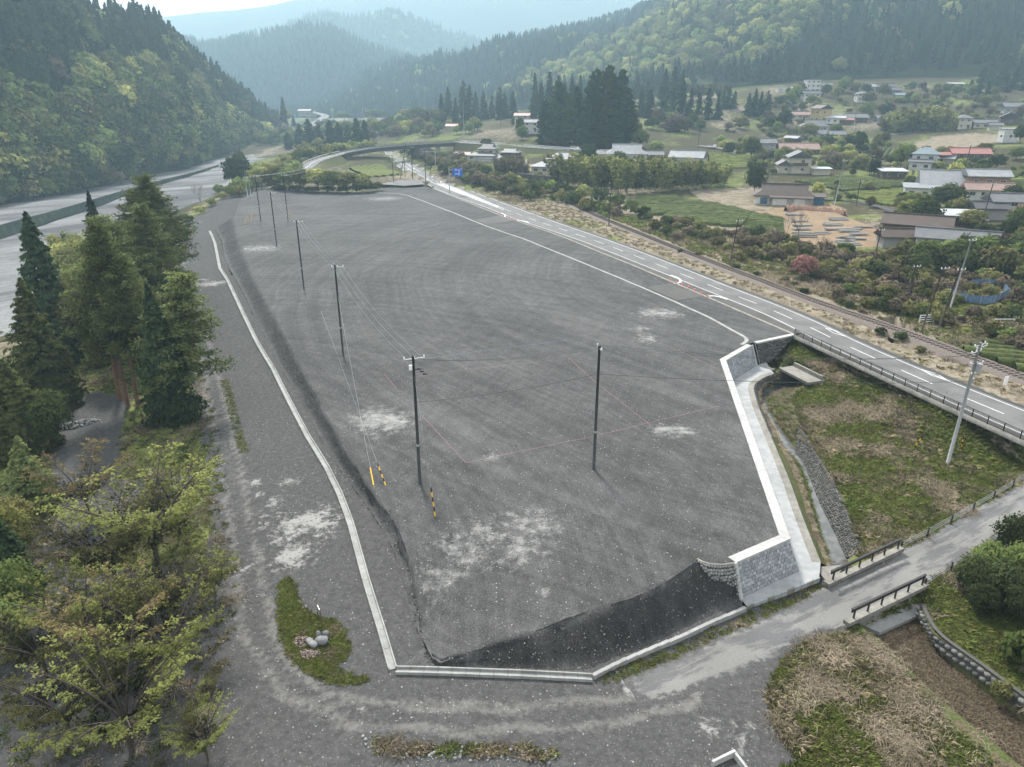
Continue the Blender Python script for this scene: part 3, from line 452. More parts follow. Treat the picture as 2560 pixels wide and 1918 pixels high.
HB = hill('hill', [(-863.76,2100,-14.43),(-531.54,2100,-14.43),(-88.59,2100,-14.43),(354.36,2100,-14.43)], [(-953.26,2400,184.41),(-729.38,2400,215.17),(-655.76,2400,242.37),(-611.68,2400,258.56),(-539.09,2400,260.71),(-504.78,2400,253.17),(-431.92,2400,258.56),(-353.1,2400,265.01),(-288.78,2400,249.94),(-223.17,2400,228.26),(-151.11,2400,200.93),(-79.44,2400,184.41),(24.58,2400,151.08),(397.91,2400,83.25)], 50, 16, 36, 17, 'second hazy hill behind the first', gul=260, back=300)
HC = hill('hill', [(-1818.84,2700,-15.26),(-966.26,2700,-15.26),(-113.68,2700,-15.26),(1023.1,2700,-15.26)], [(-2468.19,3300,300.73),(-1461.21,3300,334.99),(-1291.76,3300,355.7),(-1084.36,3300,370.42),(-1002.42,3300,377.76),(-883.84,3300,404.08),(-630.2,3350,468.4),(-134.16,3400,504.34),(368.93,3400,504.34),(1209.65,3400,489.63)], 60, 18, 40, 23, 'pale far mountain under the sky', gul=400, back=120)
# ---------------------------------------------------------------- haze
def haze():
    b = MB(); b.box((0, 1750, 241), (7600, 4100, 508)); o = b.obj('haze', bpy.data.materials.new('haze')); m = o.data.materials[0]; m.use_nodes = True; t = m.node_tree; t.nodes.clear()
    v = t.nodes.new('ShaderNodeVolumePrincipled'); v.inputs['Color'].default_value = (.55, .82, 1.0, 1); v.inputs['Density'].default_value = .00030; v.inputs['Anisotropy'].default_value = 0.3
    q = t.nodes.new('ShaderNodeOutputMaterial'); t.links.new(v.outputs[0], q.inputs['Volume']); tag(o, 'blue spring haze filling the valley', kind='stuff')
haze()

# ---------------------------------------------------------------- walls, drains and stream
def mitre(poly, d, z=None):
    p = np.array(poly, float); n = len(p); o = p.copy()
    for i in range(n):
        a = p[i]-p[i-1] if i else p[1]-p[0]; b = p[i+1]-p[i] if i < n-1 else p[-1]-p[-2]
        na = np.array([a[1], -a[0]])/np.hypot(*a[:2]); nb = np.array([b[1], -b[0]])/np.hypot(*b[:2]); m_ = (na+nb)/(1+na@nb)
        o[i, :2] += m_*d
    if z is not None: o[:, 2] = z
    return o
def apz(x, y): return np.interp(y, [45, 100], [-2.75, -3.05])
wall = thing('retaining_wall', 'white-capped concrete block retaining wall stepping along the yard edge above the stream', 'retaining wall')
KP = np.array([K0, K1, K2, K3]); cap_o = mitre(KP, -.85)
b = MB()
for i in range(3):
    q0, q1 = KP[i], KP[i+1]; r0, r1 = cap_o[i], cap_o[i+1]
    ns_ = max(1, int(np.linalg.norm(q1-q0)/3.2))
    for k in range(ns_):
        jg = .012/np.linalg.norm(q1-q0); t0, t1 = k/ns_+(jg if k else 0), (k+1)/ns_-(jg if k < ns_-1 else 0); v = [(*(A_+(B_-A_)*t)[:2], .10+rnd.uniform(-.006, .006)) for A_, B_, t in ((q0, q1, t0), (q0, q1, t1), (r0, r1, t1), (r0, r1, t0))]; v2 = [(x, y, -.12) for x, y, _ in v]; s = MB(); s.add(v2+v, [(3, 2, 1, 0), (4, 5, 6, 7), (0, 1, 5, 4), (1, 2, 6, 5), (2, 3, 7, 6), (3, 0, 4, 7)]); s.obj('cap_section', M['white_concrete'], wall)
m = N('block_face', .9, .15); bi = m.irand(); c = m.val((.25, .262, .275), m.step(m.orand(), 0, 1, .8, 1.2)); c = m.val(c, m.step(m.noise(4, 5), .25, .75, .75, 1.2)); m.bump(m.noise(9, 4), .5, .04); M['block_face'] = m.done(c)
m = N('stone', .9, .15); c = m.mix(m.irand(), (.055, .055, .052), (.15, .147, .138)); c = m.val(c, m.step(m.noise(5, 4), .25, .75, .7, 1.25)); M['stone'] = m.done(c)
m = N('pale_stone', .9, .15); c = m.mix(m.orand(), (.17, .17, .165), (.27, .27, .265)); c = m.val(c, m.step(m.noise(6, 4), .25, .75, .7, 1.25)); M['pale_stone'] = m.done(c)
plain('joint', (.05, .05, .05), .95, .2)
face_t = mitre(KP, -.80, -.10); face_b = mitre(KP, -1.95, -3); face_b[:, 2] = apz(0, face_b[:, 1])-.25
fb = MB()
for i in range(3): fb.quad(face_t[i], face_t[i+1], face_b[i+1], face_b[i])
fb.obj('face', M['joint'], wall)
def blocks(A0, A1, B0, B1, rows, cols, nm='block', gap=.03, proud=.03, mat='block_face', par=wall):
    """courses of blocks on the quad A0-A1 (top) / B0-B1 (bottom)"""
    A0, A1, B0, B1 = (Vector(v) for v in (A0, A1, B0, B1)); u = (A1-A0).normalized(); n = u.cross(B0-A0).normalized()
    if n.z < 0: n = -n
    me = None
    for r in range(rows):
        ta, tb = r/rows, (r+1)/rows
        off = .5/cols*(r % 2); edges = [0]+[min(1, max(0, (k/cols)+off)) for k in range(1-(r % 2), cols)]+[1]; edges = sorted(set(round(e, 5) for e in edges))
        for e0, e1 in zip(edges[:-1], edges[1:]):
            if e1-e0 < .01: continue
            q = [A0.lerp(A1, e).lerp(B0.lerp(B1, e), t) for t in (ta, tb) for e in (e0, e1)]
            c = sum(q, Vector())/4; w_ = (q[1]-q[0]).length-(.09 if int(e1*cols+.01) % 4 == 0 and e1 < .99 else gap); h_ = (q[2]-q[0]).length-gap
            if me is None:
                s = MB(); s.box((0, 0, 0), (1, 1, 1)); me = s.mesh(nm, M[mat]); bm_ = bmesh.new(); bm_.from_mesh(me); bmesh.ops.bevel(bm_, geom=[e for e in bm_.edges if all(v.co.z > 0 for v in e.verts)], offset=.1, segments=1, affect='EDGES'); bm_.to_mesh(me); bm_.free()
            d = (q[2]-q[0]).normalized(); rot = Matrix((u, n.cross(u), n)).transposed().to_euler()
            link(nm, me, par, c+n*proud*rnd.uniform(.1, .5), rot, (w_, h_, proud*2))
blocks(face_t[2], face_t[3], face_b[2], face_b[3], 10, 16)
blocks(face_t[0], face_t[1], face_b[0], face_b[1], 10, 18)
eb = MB()
for i in (0, 3):
    t0, t1 = Vector(face_t[i]), Vector(face_b[i]); d = (Vector(face_t[1 if i == 0 else 2])-t0).normalized()*(-.12); eb.add([t0+Vector((0, 0, .2)), t0+d*2.2+Vector((0, 0, .2)), t1+d*2.2, t1, t0+Vector((.14, -.1, .2)), t0+d*2.2+Vector((.14, -.1, .2)), t1+d*2.2+Vector((.14, -.1, 0)), t1+Vector((.14, -.1, 0))], [(0, 1, 2, 3), (7, 6, 5, 4), (0, 3, 7, 4), (1, 0, 4, 5), (2, 1, 5, 6), (3, 2, 6, 7)])
eb.obj('end_post', M['white_concrete'], wall)
# apron
out = [p for p in TRENCH[:10]]; fr0, fr1 = (18.74,45.96,-2.78), (26.07,49.71,-2.8)
APR = [tuple(p[:2]) for p in mitre(KP, -1.7)]+[fr0[:2], fr1[:2]]+[p[:2] for p in out[::-1]]+[(39.3,103.1,-3.05)[:2]]
ap = cdt_patch('apron', APR, apz, M['apron_concrete'], 2.5); tag(ap, 'pale concrete apron ledge between retaining wall and stream', 'apron')
bl = np.array(out); bl[:, 2] = apz(0, bl[:, 1]); bl = smoothline(bl, .8, 2)
kl = loft('stone_edging', [offs(bl, -.02)+[0, 0, .012], offs(bl, .75)+[0, 0, .012]], M['old_concrete'], n=len(bl), parent=ap, flip=True)
b = MB(); f0, f1 = np.array(fr0), np.array(fr1); n_ = 11
for k in range(n_):
    q0, q1 = f0+(f1-f0)*k/n_, f0+(f1-f0)*(k+.94)/n_; d = f1-f0; ang = math.atan2(d[1], d[0]); c = (q0+q1)/2; pn = MB(); pn.box((c[0]+.03, c[1]-.06, c[2]-.20), (np.linalg.norm(q1-q0), .14, .5), ang); pn.obj('edge_panel', M['apron_concrete'] if k % 3 else M['old_concrete'], ap)
# generic stones
def ico(seed, s=(1, 1, 1)):
    bm = bmesh.new(); bmesh.ops.create_icosphere(bm, subdivisions=1, radius=1); r = random.Random(seed)
    for v in bm.verts: v.co *= r.uniform(.82, 1.1); v.co.x *= s[0]; v.co.y *= s[1]; v.co.z *= s[2]
    V = np.array([v.co[:] for v in bm.verts]); F = np.array([[v.index for v in f.verts] for f in bm.faces]); bm.free(); return V, F
IC = [ico(i) for i in range(5)]
def stones_mesh(name, centers, sizes, mat, seed=0):
    r = np.random.default_rng(seed); V = []; F = []; o = 0
    for c, s in zip(centers, sizes):
        v, f = IC[r.integers(5)]; a = r.random()*6.28; Rm = np.array([[math.cos(a), -math.sin(a), 0], [math.sin(a), math.cos(a), 0], [0, 0, 1]])
        V.append((v@Rm.T)*s+c); F.append(f+o); o += len(v)
    return mesh_np(name, np.concatenate(V), np.concatenate(F), [mat], smooth=True)
def cobble_face(name, top, bot, du, dv, mat, parent=None, nm='stones', r=.6, seed=1):
    """masonry of rounded stones over a backing sheet between two lines"""
    L0 = plen(np.asarray(top, float))[-1]; n = max(3, int(L0/du)); T_, B_ = resample(top, n=n+1), resample(bot, n=n+1); rg = np.random.default_rng(seed)
    bk = loft(name, [T_, B_], M['joint'], n=n+1, parent=parent, smooth=False); c = []; s = []
    for i in range(n):
        h = np.linalg.norm(B_[i]-T_[i]); m_ = max(1, int(h/dv))
        for j in range(m_):
            u = i+.5+.5*(j % 2)*.9; u = min(u, n-.3); a = T_[int(u)]+(T_[min(int(u)+1, n)]-T_[int(u)])*(u % 1); e = B_[int(u)]+(B_[min(int(u)+1, n)]-B_[int(u)])*(u % 1)
            t = (j+.5)/m_; c.append(a+(e-a)*t+rg.normal(0, .012, 3)); s.append(np.array([du, du, dv])*r*rg.uniform(.85, 1.1))
    o = link(nm, stones_mesh(nm, c, s, mat, seed), bk); o['kind'] = 'stuff'; return bk
# dark stone wall beside the road
wb0, wb1 = np.array(WB0), np.array(WB1); t_ = np.array([wb0+[0, 0, -.05], wb1+[0, 0, -.05]]); bt = np.array([(37.71,102.43,-3), (39.86,102.96,-3), (42.52,105.03,-1.3), (44.85,107.79,-0.5)])
sw = cobble_face('stone_wall', t_+np.array([.5, -.5, 0]), bt, .42, .25, M['stone'], r=.56); tag(sw, 'dark grey stone wall below a white cap beside the road fence', 'stone wall')
b = MB(); d = (wb1-wb0)/np.linalg.norm(wb1-wb0); nrm = np.array([d[1], -d[0], 0]); v = [wb0, wb1, wb1+nrm*.7, wb0+nrm*.7]; b.prism([p[:2] for p in v], -.12, .11); b.obj('cap', M['white_concrete'], sw)
g0 = np.array(face_t[0]); b = MB()
for k in (.0, .45): b.tube([g0+[.25+k, .25+k*.4, .2], np.array(face_b[0])+[.35+k, .35+k*.4, .25], np.array((39.24,99.37,-2.95))+[k*.6, k*.6, .0]], .07, 4)
tag(b.obj('down_drain', M['channel_concrete']), 'narrow concrete drain chute between block wall and stone wall', 'drain')
# rounded masonry cone at the front corner
tl = smoothline(np.array([(15.11,48.34,0.02),(15.53,47.8,0.02),(16.27,47.54,0.02),(17.07,47.54,0.02),(17.97,47.75,0.02)]), .3, 1); tl[:, 2] = .03; bt_ = np.array([(15.53,47.67,-0.35),(16.48,47.12,-1.5),(17.34,47.01,-2.2),(18.03,47.01,-2.6),(18.64,47.01,-2.8)])
cone_n = 15; T_, B_ = resample(tl, n=cone_n), resample(bt_, n=cone_n); cw = thing('cobble_corner', 'curved grey cobble masonry corner at the end of the block wall', 'stone wall')
ctr = np.array(K3)+np.array([-.6, .9, 0]); mid = (T_+B_)/2; nn_ = mid-ctr; nn_[:, 2] = 0; nn_ /= np.linalg.norm(nn_, axis=1)[:, None]; mid += nn_*.12
bk = loft('backing', [T_, mid, B_], M['joint'], n=cone_n, parent=cw); sm = [stones_mesh('stone', [np.zeros(3)], [np.ones(3)], M['pale_stone'], i) for i in range(4)]
for i in range(cone_n-1):
    h = np.linalg.norm(B_[i]-T_[i]); mrow = max(1, int(h/.25))
    for j in range(mrow):
        t = (j+.5)/mrow; u = .5+.4*(j % 2); a = T_[i]*(1-u)+T_[i+1]*u; md_ = mid[i]*(1-u)+mid[i+1]*u; e = B_[i]*(1-u)+B_[i+1]*u
        c = (1-t)**2*a+2*t*(1-t)*(2*md_-(a+e)/2)+t*t*e; link('stone', sm[(i*7+j) % 4], cw, c, (rnd.random()*3, rnd.random()*3, rnd.random()*3), (.19, .16, .14))
b = MB(); b.tube([tuple(p+[0, 0, .03]) for p in T_], .07, 5); b.obj('coping', M['kerb_concrete'], cw)
# ---------------------------------------------------------------- stream
E0 = np.array(out); E0[:, 2] = apz(0, E0[:, 1])-.03
E2 = np.array([(41.04,100.15,-5.2),(38.83,99.02,-5.2),(36.96,96.97,-5.2),(35.76,94.7,-5.2),(35.03,92.1,-5.2),(34.34,86.47,-5.2),(33.46,78.93,-5.2),(34.11,74.96,-5.2),(33.46,70.21,-5.2),(32.09,64.8,-5.2),(30.7,59.21,-5.2),(29.5,53.91,-5.2)])
E3 = np.array([(43.41,98.38,-5.2),(40.21,96.97,-5.2),(37.63,95.45,-5.2),(36.23,93.67,-5.2),(35.44,91.12,-5.2),(34.98,86.47,-5.2),(34.82,80.37,-5.2),(34.61,74.16,-5.2),(34.07,71.3,-5.2),(32.93,65.52,-5.2),(32.15,59.83,-5.2),(31.28,54.21,-5.2)])
E4 = np.array([(42.77,95.57,-3.8),(40.26,92.13,-3.8),(38.41,88.62,-3.8),(36.96,84.7,-3.8),(36.42,82.24,-3.8),(36.36,79.68,-3.8),(35.97,77.14,-3.8),(35.67,74.42,-3.8),(35.16,68.46,-3.8),(33.95,62.24,-3.8),(32.06,54.22,-3.8)])
E1 = resample(E0, n=80)*.45+resample(E2, n=80)*.55; E1[:, 2] = -4.2+.15*vnoise(E1[:, 0], E1[:, 1], 2); k_ = np.linspace(0, 1, 80)
E1 = np.where((k_ < .28)[:, None], resample(E2, n=80)*.8+resample(E0, n=80)*.2, E1); E1[:, 2] = np.where(k_ < .28, -4.4, E1[:, 2])
m = N('bank', 1, .05); a = m.noise(1.2, 5, .7); c = m.mix(m.step(a, .4, .55), (.10, .08, .055), (.062, .078, .028)); M['bank'] = m.done(m.val(c, m.step(m.noise(6, 3), .2, .8, .6, 1.35)))
bnk = loft('stream_bank', [E0, E1, E2-[0, 0, .15]], M['bank'], n=80); tag(bnk, 'weedy earth bank between apron and stream', kind='structure')
tag(loft('stream', [E2+[-.3, 0, 0], E3+[.3, 0, 0]], M['stream_water'], n=60), 'shallow grey stream running from culvert to farm bridge', kind='structure')
E5 = resample(E4, n=60); E5b = E5+[1.6, .5, 0]; E5b[:, 2] = hgt(E5b[:, 0], E5b[:, 1])+.05; E5[:, 2] = np.maximum(E5[:, 2], E5b[:, 2]-.15)
e3 = resample(E3, n=60); bb = loft('stream_bank', [e3-[0, 0, .2], (e3+E5)/2+[.05, 0, .1], E5, E5b], M['bank'], n=60); tag(bb, 'grassy far bank of the stream', kind='structure')
ct = np.array([(36.05,80.72,-3.75),(36.31,79.58,-3.75),(35.93,77.04,-3.75),(35.63,74.33,-3.75),(35.11,68.37,-3.75),(33.9,62.16,-3.75),(32.02,54.15,-3.75)]); cb = np.array([(34.7,77.31,-5.25),(34.66,74.25,-5.25),(34.11,71.39,-5.25),(32.97,65.6,-5.25),(32.19,59.9,-5.25),(31.26,53.98,-5.25)])
cwl = cobble_face('cobble_wall', ct+[-.05, 0, .08], cb+[-.05, 0, .0], .36, .27, M['stone'], r=.55, seed=4); tag(cwl, 'sloping cobblestone wall lining the stream by the field', 'stone wall')
curve = cobble_face('curved_stone_wall', E0[:7]+[.02, -.02, -.05], resample(E2[:6], n=40)+[0, 0, -.1], .4, .26, M['stone'], r=.56, seed=6); tag(curve, 'curved dark stone wall under the apron by the culvert', 'stone wall')
# culvert mouth
cv = thing('culvert', 'concrete box culvert mouth at the foot of the road slope', 'culvert')
c0, c1 = np.array((40.03,99.07,-2.9)), np.array((41.89,93.65,-2.9)); d = (c1-c0)/np.linalg.norm(c1-c0); up = np.array([-d[1], d[0], 0]); ang = math.atan2(d[1], d[0]); L_ = np.linalg.norm(c1-c0)
b = MB(); q = (c0+c1)/2+up*.9; b.box((q[0]+up[0]*.5, q[1]+up[1]*.5, -2.75), (L_+.6, 2.9, .35), ang); b.obj('top_slab', M['old_concrete'], cv)
b = MB(); q = (c0+c1)/2+up*2.6; b.box((q[0], q[1], -2.35), (L_*1.05, .3, .7), ang); b.obj('parapet', M['old_concrete'], cv)
b = MB()
for t in (.04, .96):
    q = c0+(c1-c0)*t+up*1.5; b.box((q[0], q[1], -4.2), (.35, 3.2, 2.6), ang)
q = (c0+c1)/2+up*3.2; b.box((q[0], q[1], -4.2), (L_, .2, 2.6), ang); b.obj('side_wall', M['dark_asphalt'], cv)
# ---------------------------------------------------------------- concrete channels
def channel(name, line, label, w_=.62, h_=.24, st=2.):
    root = thing(name, label, 'drain'); p = resample(line, st); s = MB(); t = .1
    s.box((0, 0, .03), (1, w_-2*t, .06)); s.box((0, (w_-t)/2, h_/2), (1, t, h_)); s.box((0, -(w_-t)/2, h_/2), (1, t, h_)); me = s.mesh('channel_section', M['channel_concrete'])
    for a, c in zip(p[:-1], p[1:]):
        d = c-a; l = np.linalg.norm(d); za, zb = gz(a[0], a[1]), gz(c[0], c[1]); pit = -math.atan2(zb-za, l); m_ = (a+c)/2
        link('channel_section', me, root, (m_[0], m_[1], max(gz(m_[0], m_[1]), (za+zb)/2)+.0), (0, pit, math.atan2(d[1], d[0])), (l-.03, 1, 1))
    return root
CH1 = [(-87.83,207.82,-1.1),(-78.05,186.79,-1.1),(-65.92,158.3,-1.1),(-59.05,145.03,-1.2),(-47.15,120.5,-1.2),(-39.77,105.42,-1.3),(-34.11,94.73,-1.3),(-28.92,84.19,-1.3),(-23.18,72.67,-1.3),(-19.5,65.92,-1.4),(-16.82,60.36,-1.4),(-14.86,55.68,-1.5),(-11.88,47.5,-1.6),(-9.58,41.63,-1.7),(-8.25,38.11,-1.8)]
channel('long_drain', [p[:2] for p in CH1], 'long bent white concrete drain along the foot of the embankment')
channel('front_drain', [p[:2] for p in [(-8,37.97,-1.8),(-0.83,37.81,-2),(5.51,37.72,-2.2)]], 'short straight concrete drain across the front of the yard', st=1.0)
kd = thing('kerb_wall', 'low grey concrete kerb wall between embankment and farm road', 'kerb'); kp = resample([p[:2] for p in [(5.57,37.75,-2.2),(7.88,39.32,-2.45),(11.29,41.39,-2.6),(14.95,43.52,-2.75),(18.56,45.66,-2.85)]], 1.)
for a, c in zip(kp[:-1], kp[1:]):
    d = c-a; s = MB(); m_ = (a+c)/2; s.box((m_[0], m_[1], gz(*m_)+.12), (np.linalg.norm(d)-.015, .28, .5), math.atan2(d[1], d[0])); s.obj('kerb_block', M['grey_concrete'], kd)
# kerb beside the main road
kk = thing('road_kerb', 'yellowish worn concrete kerb between yard and road shoulder', 'kerb'); ks = smoothline(KERB, 1.5, 1); b = MB()
loft('kerb_stone', [offs(ks, .14)+[0, 0, -.1], offs(ks, .14)+[0, 0, .12], offs(ks, -.14)+[0, 0, .12], offs(ks, -.14)+[0, 0, -.1]], M['kerb_concrete'], n=len(ks), parent=kk, smooth=False, flip=True)
# ---------------------------------------------------------------- farm road and its bridge
def farm_z(x, y): return hgt(x, y)+.03-.2*np.clip(1-dist_line(x, y, FARM+FARM[:1])/.7, 0, 1)*(1-sstep(22, 29, x))
fz = cdt_patch('farm_road', FARM, farm_z, M['worn_asphalt'], .8, attrs=dict(edge=lambda x, y: np.clip(1-dist_line(x, y, FARM+FARM[:1])/1.6, 0, 1)*(1-sstep(20, 30, x)))); tag(fz, 'worn patched farm road crossing the stream', kind='structure')
fbz = -2.95
def pt(px, z): return None
br = thing('farm_bridge', 'small concrete farm road bridge with black steel railings over the stream', 'bridge')
def rail(a, c, side):
    a, c = np.array(a), np.array(c); d = (c-a); l = np.linalg.norm(d); u = d/l; ang = math.atan2(u[1], u[0]); n_ = np.array([-u[1], u[0], 0]); m_ = (a+c)/2
    s = MB(); s.box((m_[0], m_[1], fbz-.05), (l+.8, .55, .35), ang); s.obj('kerb_beam', M['old_concrete'], br)
    r_ = MB(); r_.box((m_[0], m_[1], fbz+.95), (l, .07, .28), ang); r_.box((m_[0], m_[1], fbz+1.14), (l, .18, .05), ang); ro = r_.obj('guard_rail', M['dark_metal'], br)
    for k in range(6):
        q = a+d*(k+.25)/5.5 if k < 5 else c-u*.2; s = MB(); s.box((q[0], q[1], fbz+.5), (.11, .11, 1.), ang); s.obj('post', M['dark_metal'], br)
RA, RB, RC, RDD = (26.73,49.2,-2.95), (34.99,53.94,-2.95), (26.35,44.43,-2.95), (34.43,48.78,-2.95)
rail(RA, RB, 1); rail(RC, RDD, -1)
s = MB(); a, c = np.array(RC), np.array(RDD); d = (c-a)/np.linalg.norm(c-a); ang = math.atan2(d[1], d[0]); q = (a+c)/2+np.array([d[1], -d[0], 0])*.12; L_ = np.linalg.norm(c-a)
s.box((q[0]-.3, q[1], -3.75), (L_*.85, .3, 1.2), ang); s.obj('side_wall', M['old_concrete'], br)
q2 = np.array((31.02,47,-4.2)); s = MB(); s.prism([p[:2] for p in [(27.99,45.45,-4.1),(34.6,49.14,-4.1),(34.81,47.37,-4.1),(28.99,44.53,-4.1)]], -4.45, -4.15); s.obj('lower_slab', M['grey_concrete'], br)
s = MB(); a, c = np.array(RA), np.array(RB); q = (a+c)/2+np.array([-d[1], d[0], 0])*.1; s.box((q[0], q[1], -3.6), (L_, .3, 1.0), ang); s.obj('side_wall', M['grey_concrete'], br)
s = MB(); s.prism([p[:2] for p in [(26.38,51.42,-3.05),(29.11,51.77,-3.05),(27.51,49.65,-3.05),(26.65,49.55,-3.05)]], -4.6, -3.05); s.obj('wing_wall', M['old_concrete'], br)
# second stream reach below the bridge
t2l = np.array([(27.15,44.75,-3.5),(28.5,40.7,-3.5),(29.54,36.81,-3.5),(30.73,33.88,-3.5),(31.9,30.71,-3.5)]); t2r = np.array([(33.33,46.88,-3.5),(32.46,43.63,-3.5),(33.74,41.1,-3.5),(35.29,37.22,-3.5),(36.44,33.57,-3.5)])
fl_ = np.array([(29.66,46.16,-5.2),(30.24,41.07,-5.2),(31.37,37.37,-5.2),(32.55,34.43,-5.2),(33.73,31.24,-5.2)]); fr_ = np.array([(33.06,46.73,-5.2),(32.93,41.07,-5.2),(34.05,38.07,-5.2),(35.37,35.05,-5.2),(35.83,32.07,-5.2)])
tl5 = t2l+[-1.2, -.6, 0]; tl5[:, 2] = hgt(tl5[:, 0], tl5[:, 1])+.05; tr5 = t2r+[1.2, .6, 0]; tr5[:, 2] = hgt(tr5[:, 0], tr5[:, 1])+.05
b2 = loft('stream_bank', [tl5, t2l+[0, 0, .1], (t2l+fl_)/2, fl_, fr_, (t2r*.7+resample(fr_, n=5)*.3), t2r+[0, 0, .05], tr5], M['bank'], n=40); tag(b2, 'overgrown stream bed below the farm bridge', kind='structure')
w2 = cobble_face('cobble_wall', t2r+[-.12, .05, .15], (t2r*.55+fr_*.45)+[-.12, .05, .1], .5, .33, M['stone'], r=.58, seed=9); tag(w2, 'dark stone wall along the overgrown stream below the bridge', 'stone wall')
cp_ = ribbon('coping', t2r+[.15, .05, .2], .3, 0, M['dark_asphalt'], w2)
# cable guard fence along the farm road
def cable_fence(line, label, st=4.2):
    f = thing('cable_fence', label, 'fence'); p = resample(line, st)
    for q in p: s = MB(); z = gz(q[0], q[1]) if abs(gz(q[0], q[1])) < 4.2 else -3.2; s.tube([(q[0], q[1], -3.6), (q[0], q[1], -2.35)], .09, 7); s.obj('post', M['dark_metal'], f)
    for h in (-2.45, -2.7, -2.95): s = MB(); s.tube([(q[0], q[1], h) for q in p], .022, 4); s.obj('cable', M['grey_metal'], f)
cable_fence([p[:2] for p in [(35.41,54.32,-3),(37.9,55.77,-3),(43.79,59.5,-3),(50.5,63.89,-3),(59.82,70.1,-3)]], 'dark post and cable fence on the field side of the farm road')
cable_fence([p[:2] for p in [(34.66,48.95,-3),(37.19,50.57,-3),(41.12,53.1,-3),(45.45,55.97,-3),(52.11,60.22,-3)]], 'dark post and cable fence on the bushy side of the farm road')

# ---------------------------------------------------------------- road markings, fence, railway
sD = plen(rc); c_near = np.array([(26.76,173.49,0)][0]); s0 = sD[np.argmin(np.linalg.norm(rc-c_near, axis=1))]
for k in range(-18, 16):
    a = s0-5+k*10.1
    if a < 100 or a+5 > Lr: continue
    if 18 <= k: continue
    mark('centre_dash', seg(rc, a, a+5.2), .17)
def poly_mark(pts, z=.007, mat='paint_white', nm='road_marking', par=None):
    s = MB(); s.quad(*[(p[0], p[1], z) for p in pts]); me = s.mesh(nm, M[mat])
    if me.polygons[0].normal.z < 0: me.flip_normals()
    return link(nm, me, par or r_o)
for dia in ([(56.64,91.95,0),(58,90.12,0),(57.96,87.48,0),(56.75,89.52,0)], [(51.08,111.07,0),(52.32,109.36,0),(52.48,106.47,0),(51.28,108.11,0)]):
    o_ = [np.array(p) for p in dia]; c = sum(o_)/4; i_ = [p+(c-p)*np.array([.22, .22, 1]) for p in o_]
    for k in range(4): poly_mark([o_[k], o_[(k+1) % 4], i_[(k+1) % 4], i_[k]])
# hatched median and arrows near the junction
for line, w_ in (([(-47.65,365.91,0),(-34.06,320.2,0),(-24.08,293.18,0),(-11.56,262.59,0),(-2.67,241.08,0)], .22), ([(-31.88,324.9,0),(-23.16,302.61,0),(-11.88,270.21,0),(-2.69,243.82,0)], .22), ([(-77.19,470.39,0),(-63.62,420.81,0),(-52.85,382.61,0),(-47.65,365.91,0)], .2), ([(-62.24,428.81,0),(-53.58,396.12,0),(-46.15,369.95,0)], .2)): mark('road_marking', np.array(line), w_)
hA, hB = resample([(-33.03,318.66,0),(-24.18,294.5,0),(-11.61,263.65,0),(-3.36,242.9,0)], n=24), resample([(-30.42,318.66,0),(-23.06,301.23,0),(-11.84,269.09,0),(-3.38,244.74,0)], n=24)
for k in range(22): poly_mark([hA[k], hA[k]*.5+hA[k+1]*.5, hB[k+1], hB[k+1]*.5+hB[k]*.5])
for q in ((1023,413),(1033,421),(1020,422),(1075,441),(1100,456),(1066,446)): pass
for q in [(-56.68,408.11,0),(-51.55,387.01,0),(-53.88,382.61,0),(-37.53,345.13,0),(-31.52,324.9,0),(-38.82,336.42,0)]:
    poly_mark([(q[0]-.12, q[1]-2, 0), (q[0]+.12, q[1]-2, 0), (q[0]+.12, q[1]+1, 0), (q[0]-.12, q[1]+1, 0)]); poly_mark([(q[0]-.5, q[1]+1, 0), (q[0]+.5, q[1]+1, 0), (q[0], q[1]+3, 0)])
# thick white kerb curls at the entrances
for ln in ([(33.35,147.48,0),(34.31,146.04,0),(34.69,143.59,0),(34.32,141.56,0),(33.37,140.56,0),(32.65,140.56,0)], [(37.13,130.64,0),(38.27,130.93,0),(39.17,130.06,0),(40.05,128.35,0)], [(-3.5,234.07,0),(-2.3,230.71,0),(-2.14,226.63,0)], [(1.47,219.62,0),(3.64,218.12,0),(5.03,215.17,0)]):
    tag(ribbon('entrance_kerb', ln, .55, .05, M['paint_white'], r_o, step=.4))
for pl, nm in (([(26.65,137.27,0.01),(31.99,140.51,0.01),(36.06,130.3,0.01),(30.55,127.47,0.01)], 'a'), ([(-11.27,220.3,0.01),(-3.43,228.98,0.01),(1.1,219.54,0.01),(-7.43,211.51,0.01)], 'b')):
    zz_ = cdt_patch('entrance_paving', [p[:2] for p in pl], lambda x, y: yard_z(x, y)+.05, M['dark_asphalt'], 3); tag(zz_, 'dark paved entrance between road and yard drain', kind='structure')
# junction slab and side road under the bridge
jn = cdt_patch('junction_paving', [p[:2] for p in [(-56.2,307.3,0.76),(-48.7,319.27,1.11),(-41.41,322.27,1.3),(-36.52,306.91,0.8),(-44.62,302.5,0.65)]], lambda x, y: hgt(x, y)+.25, M['asphalt'], 4); tag(jn, 'pale concrete pad at the road junction', kind='structure')
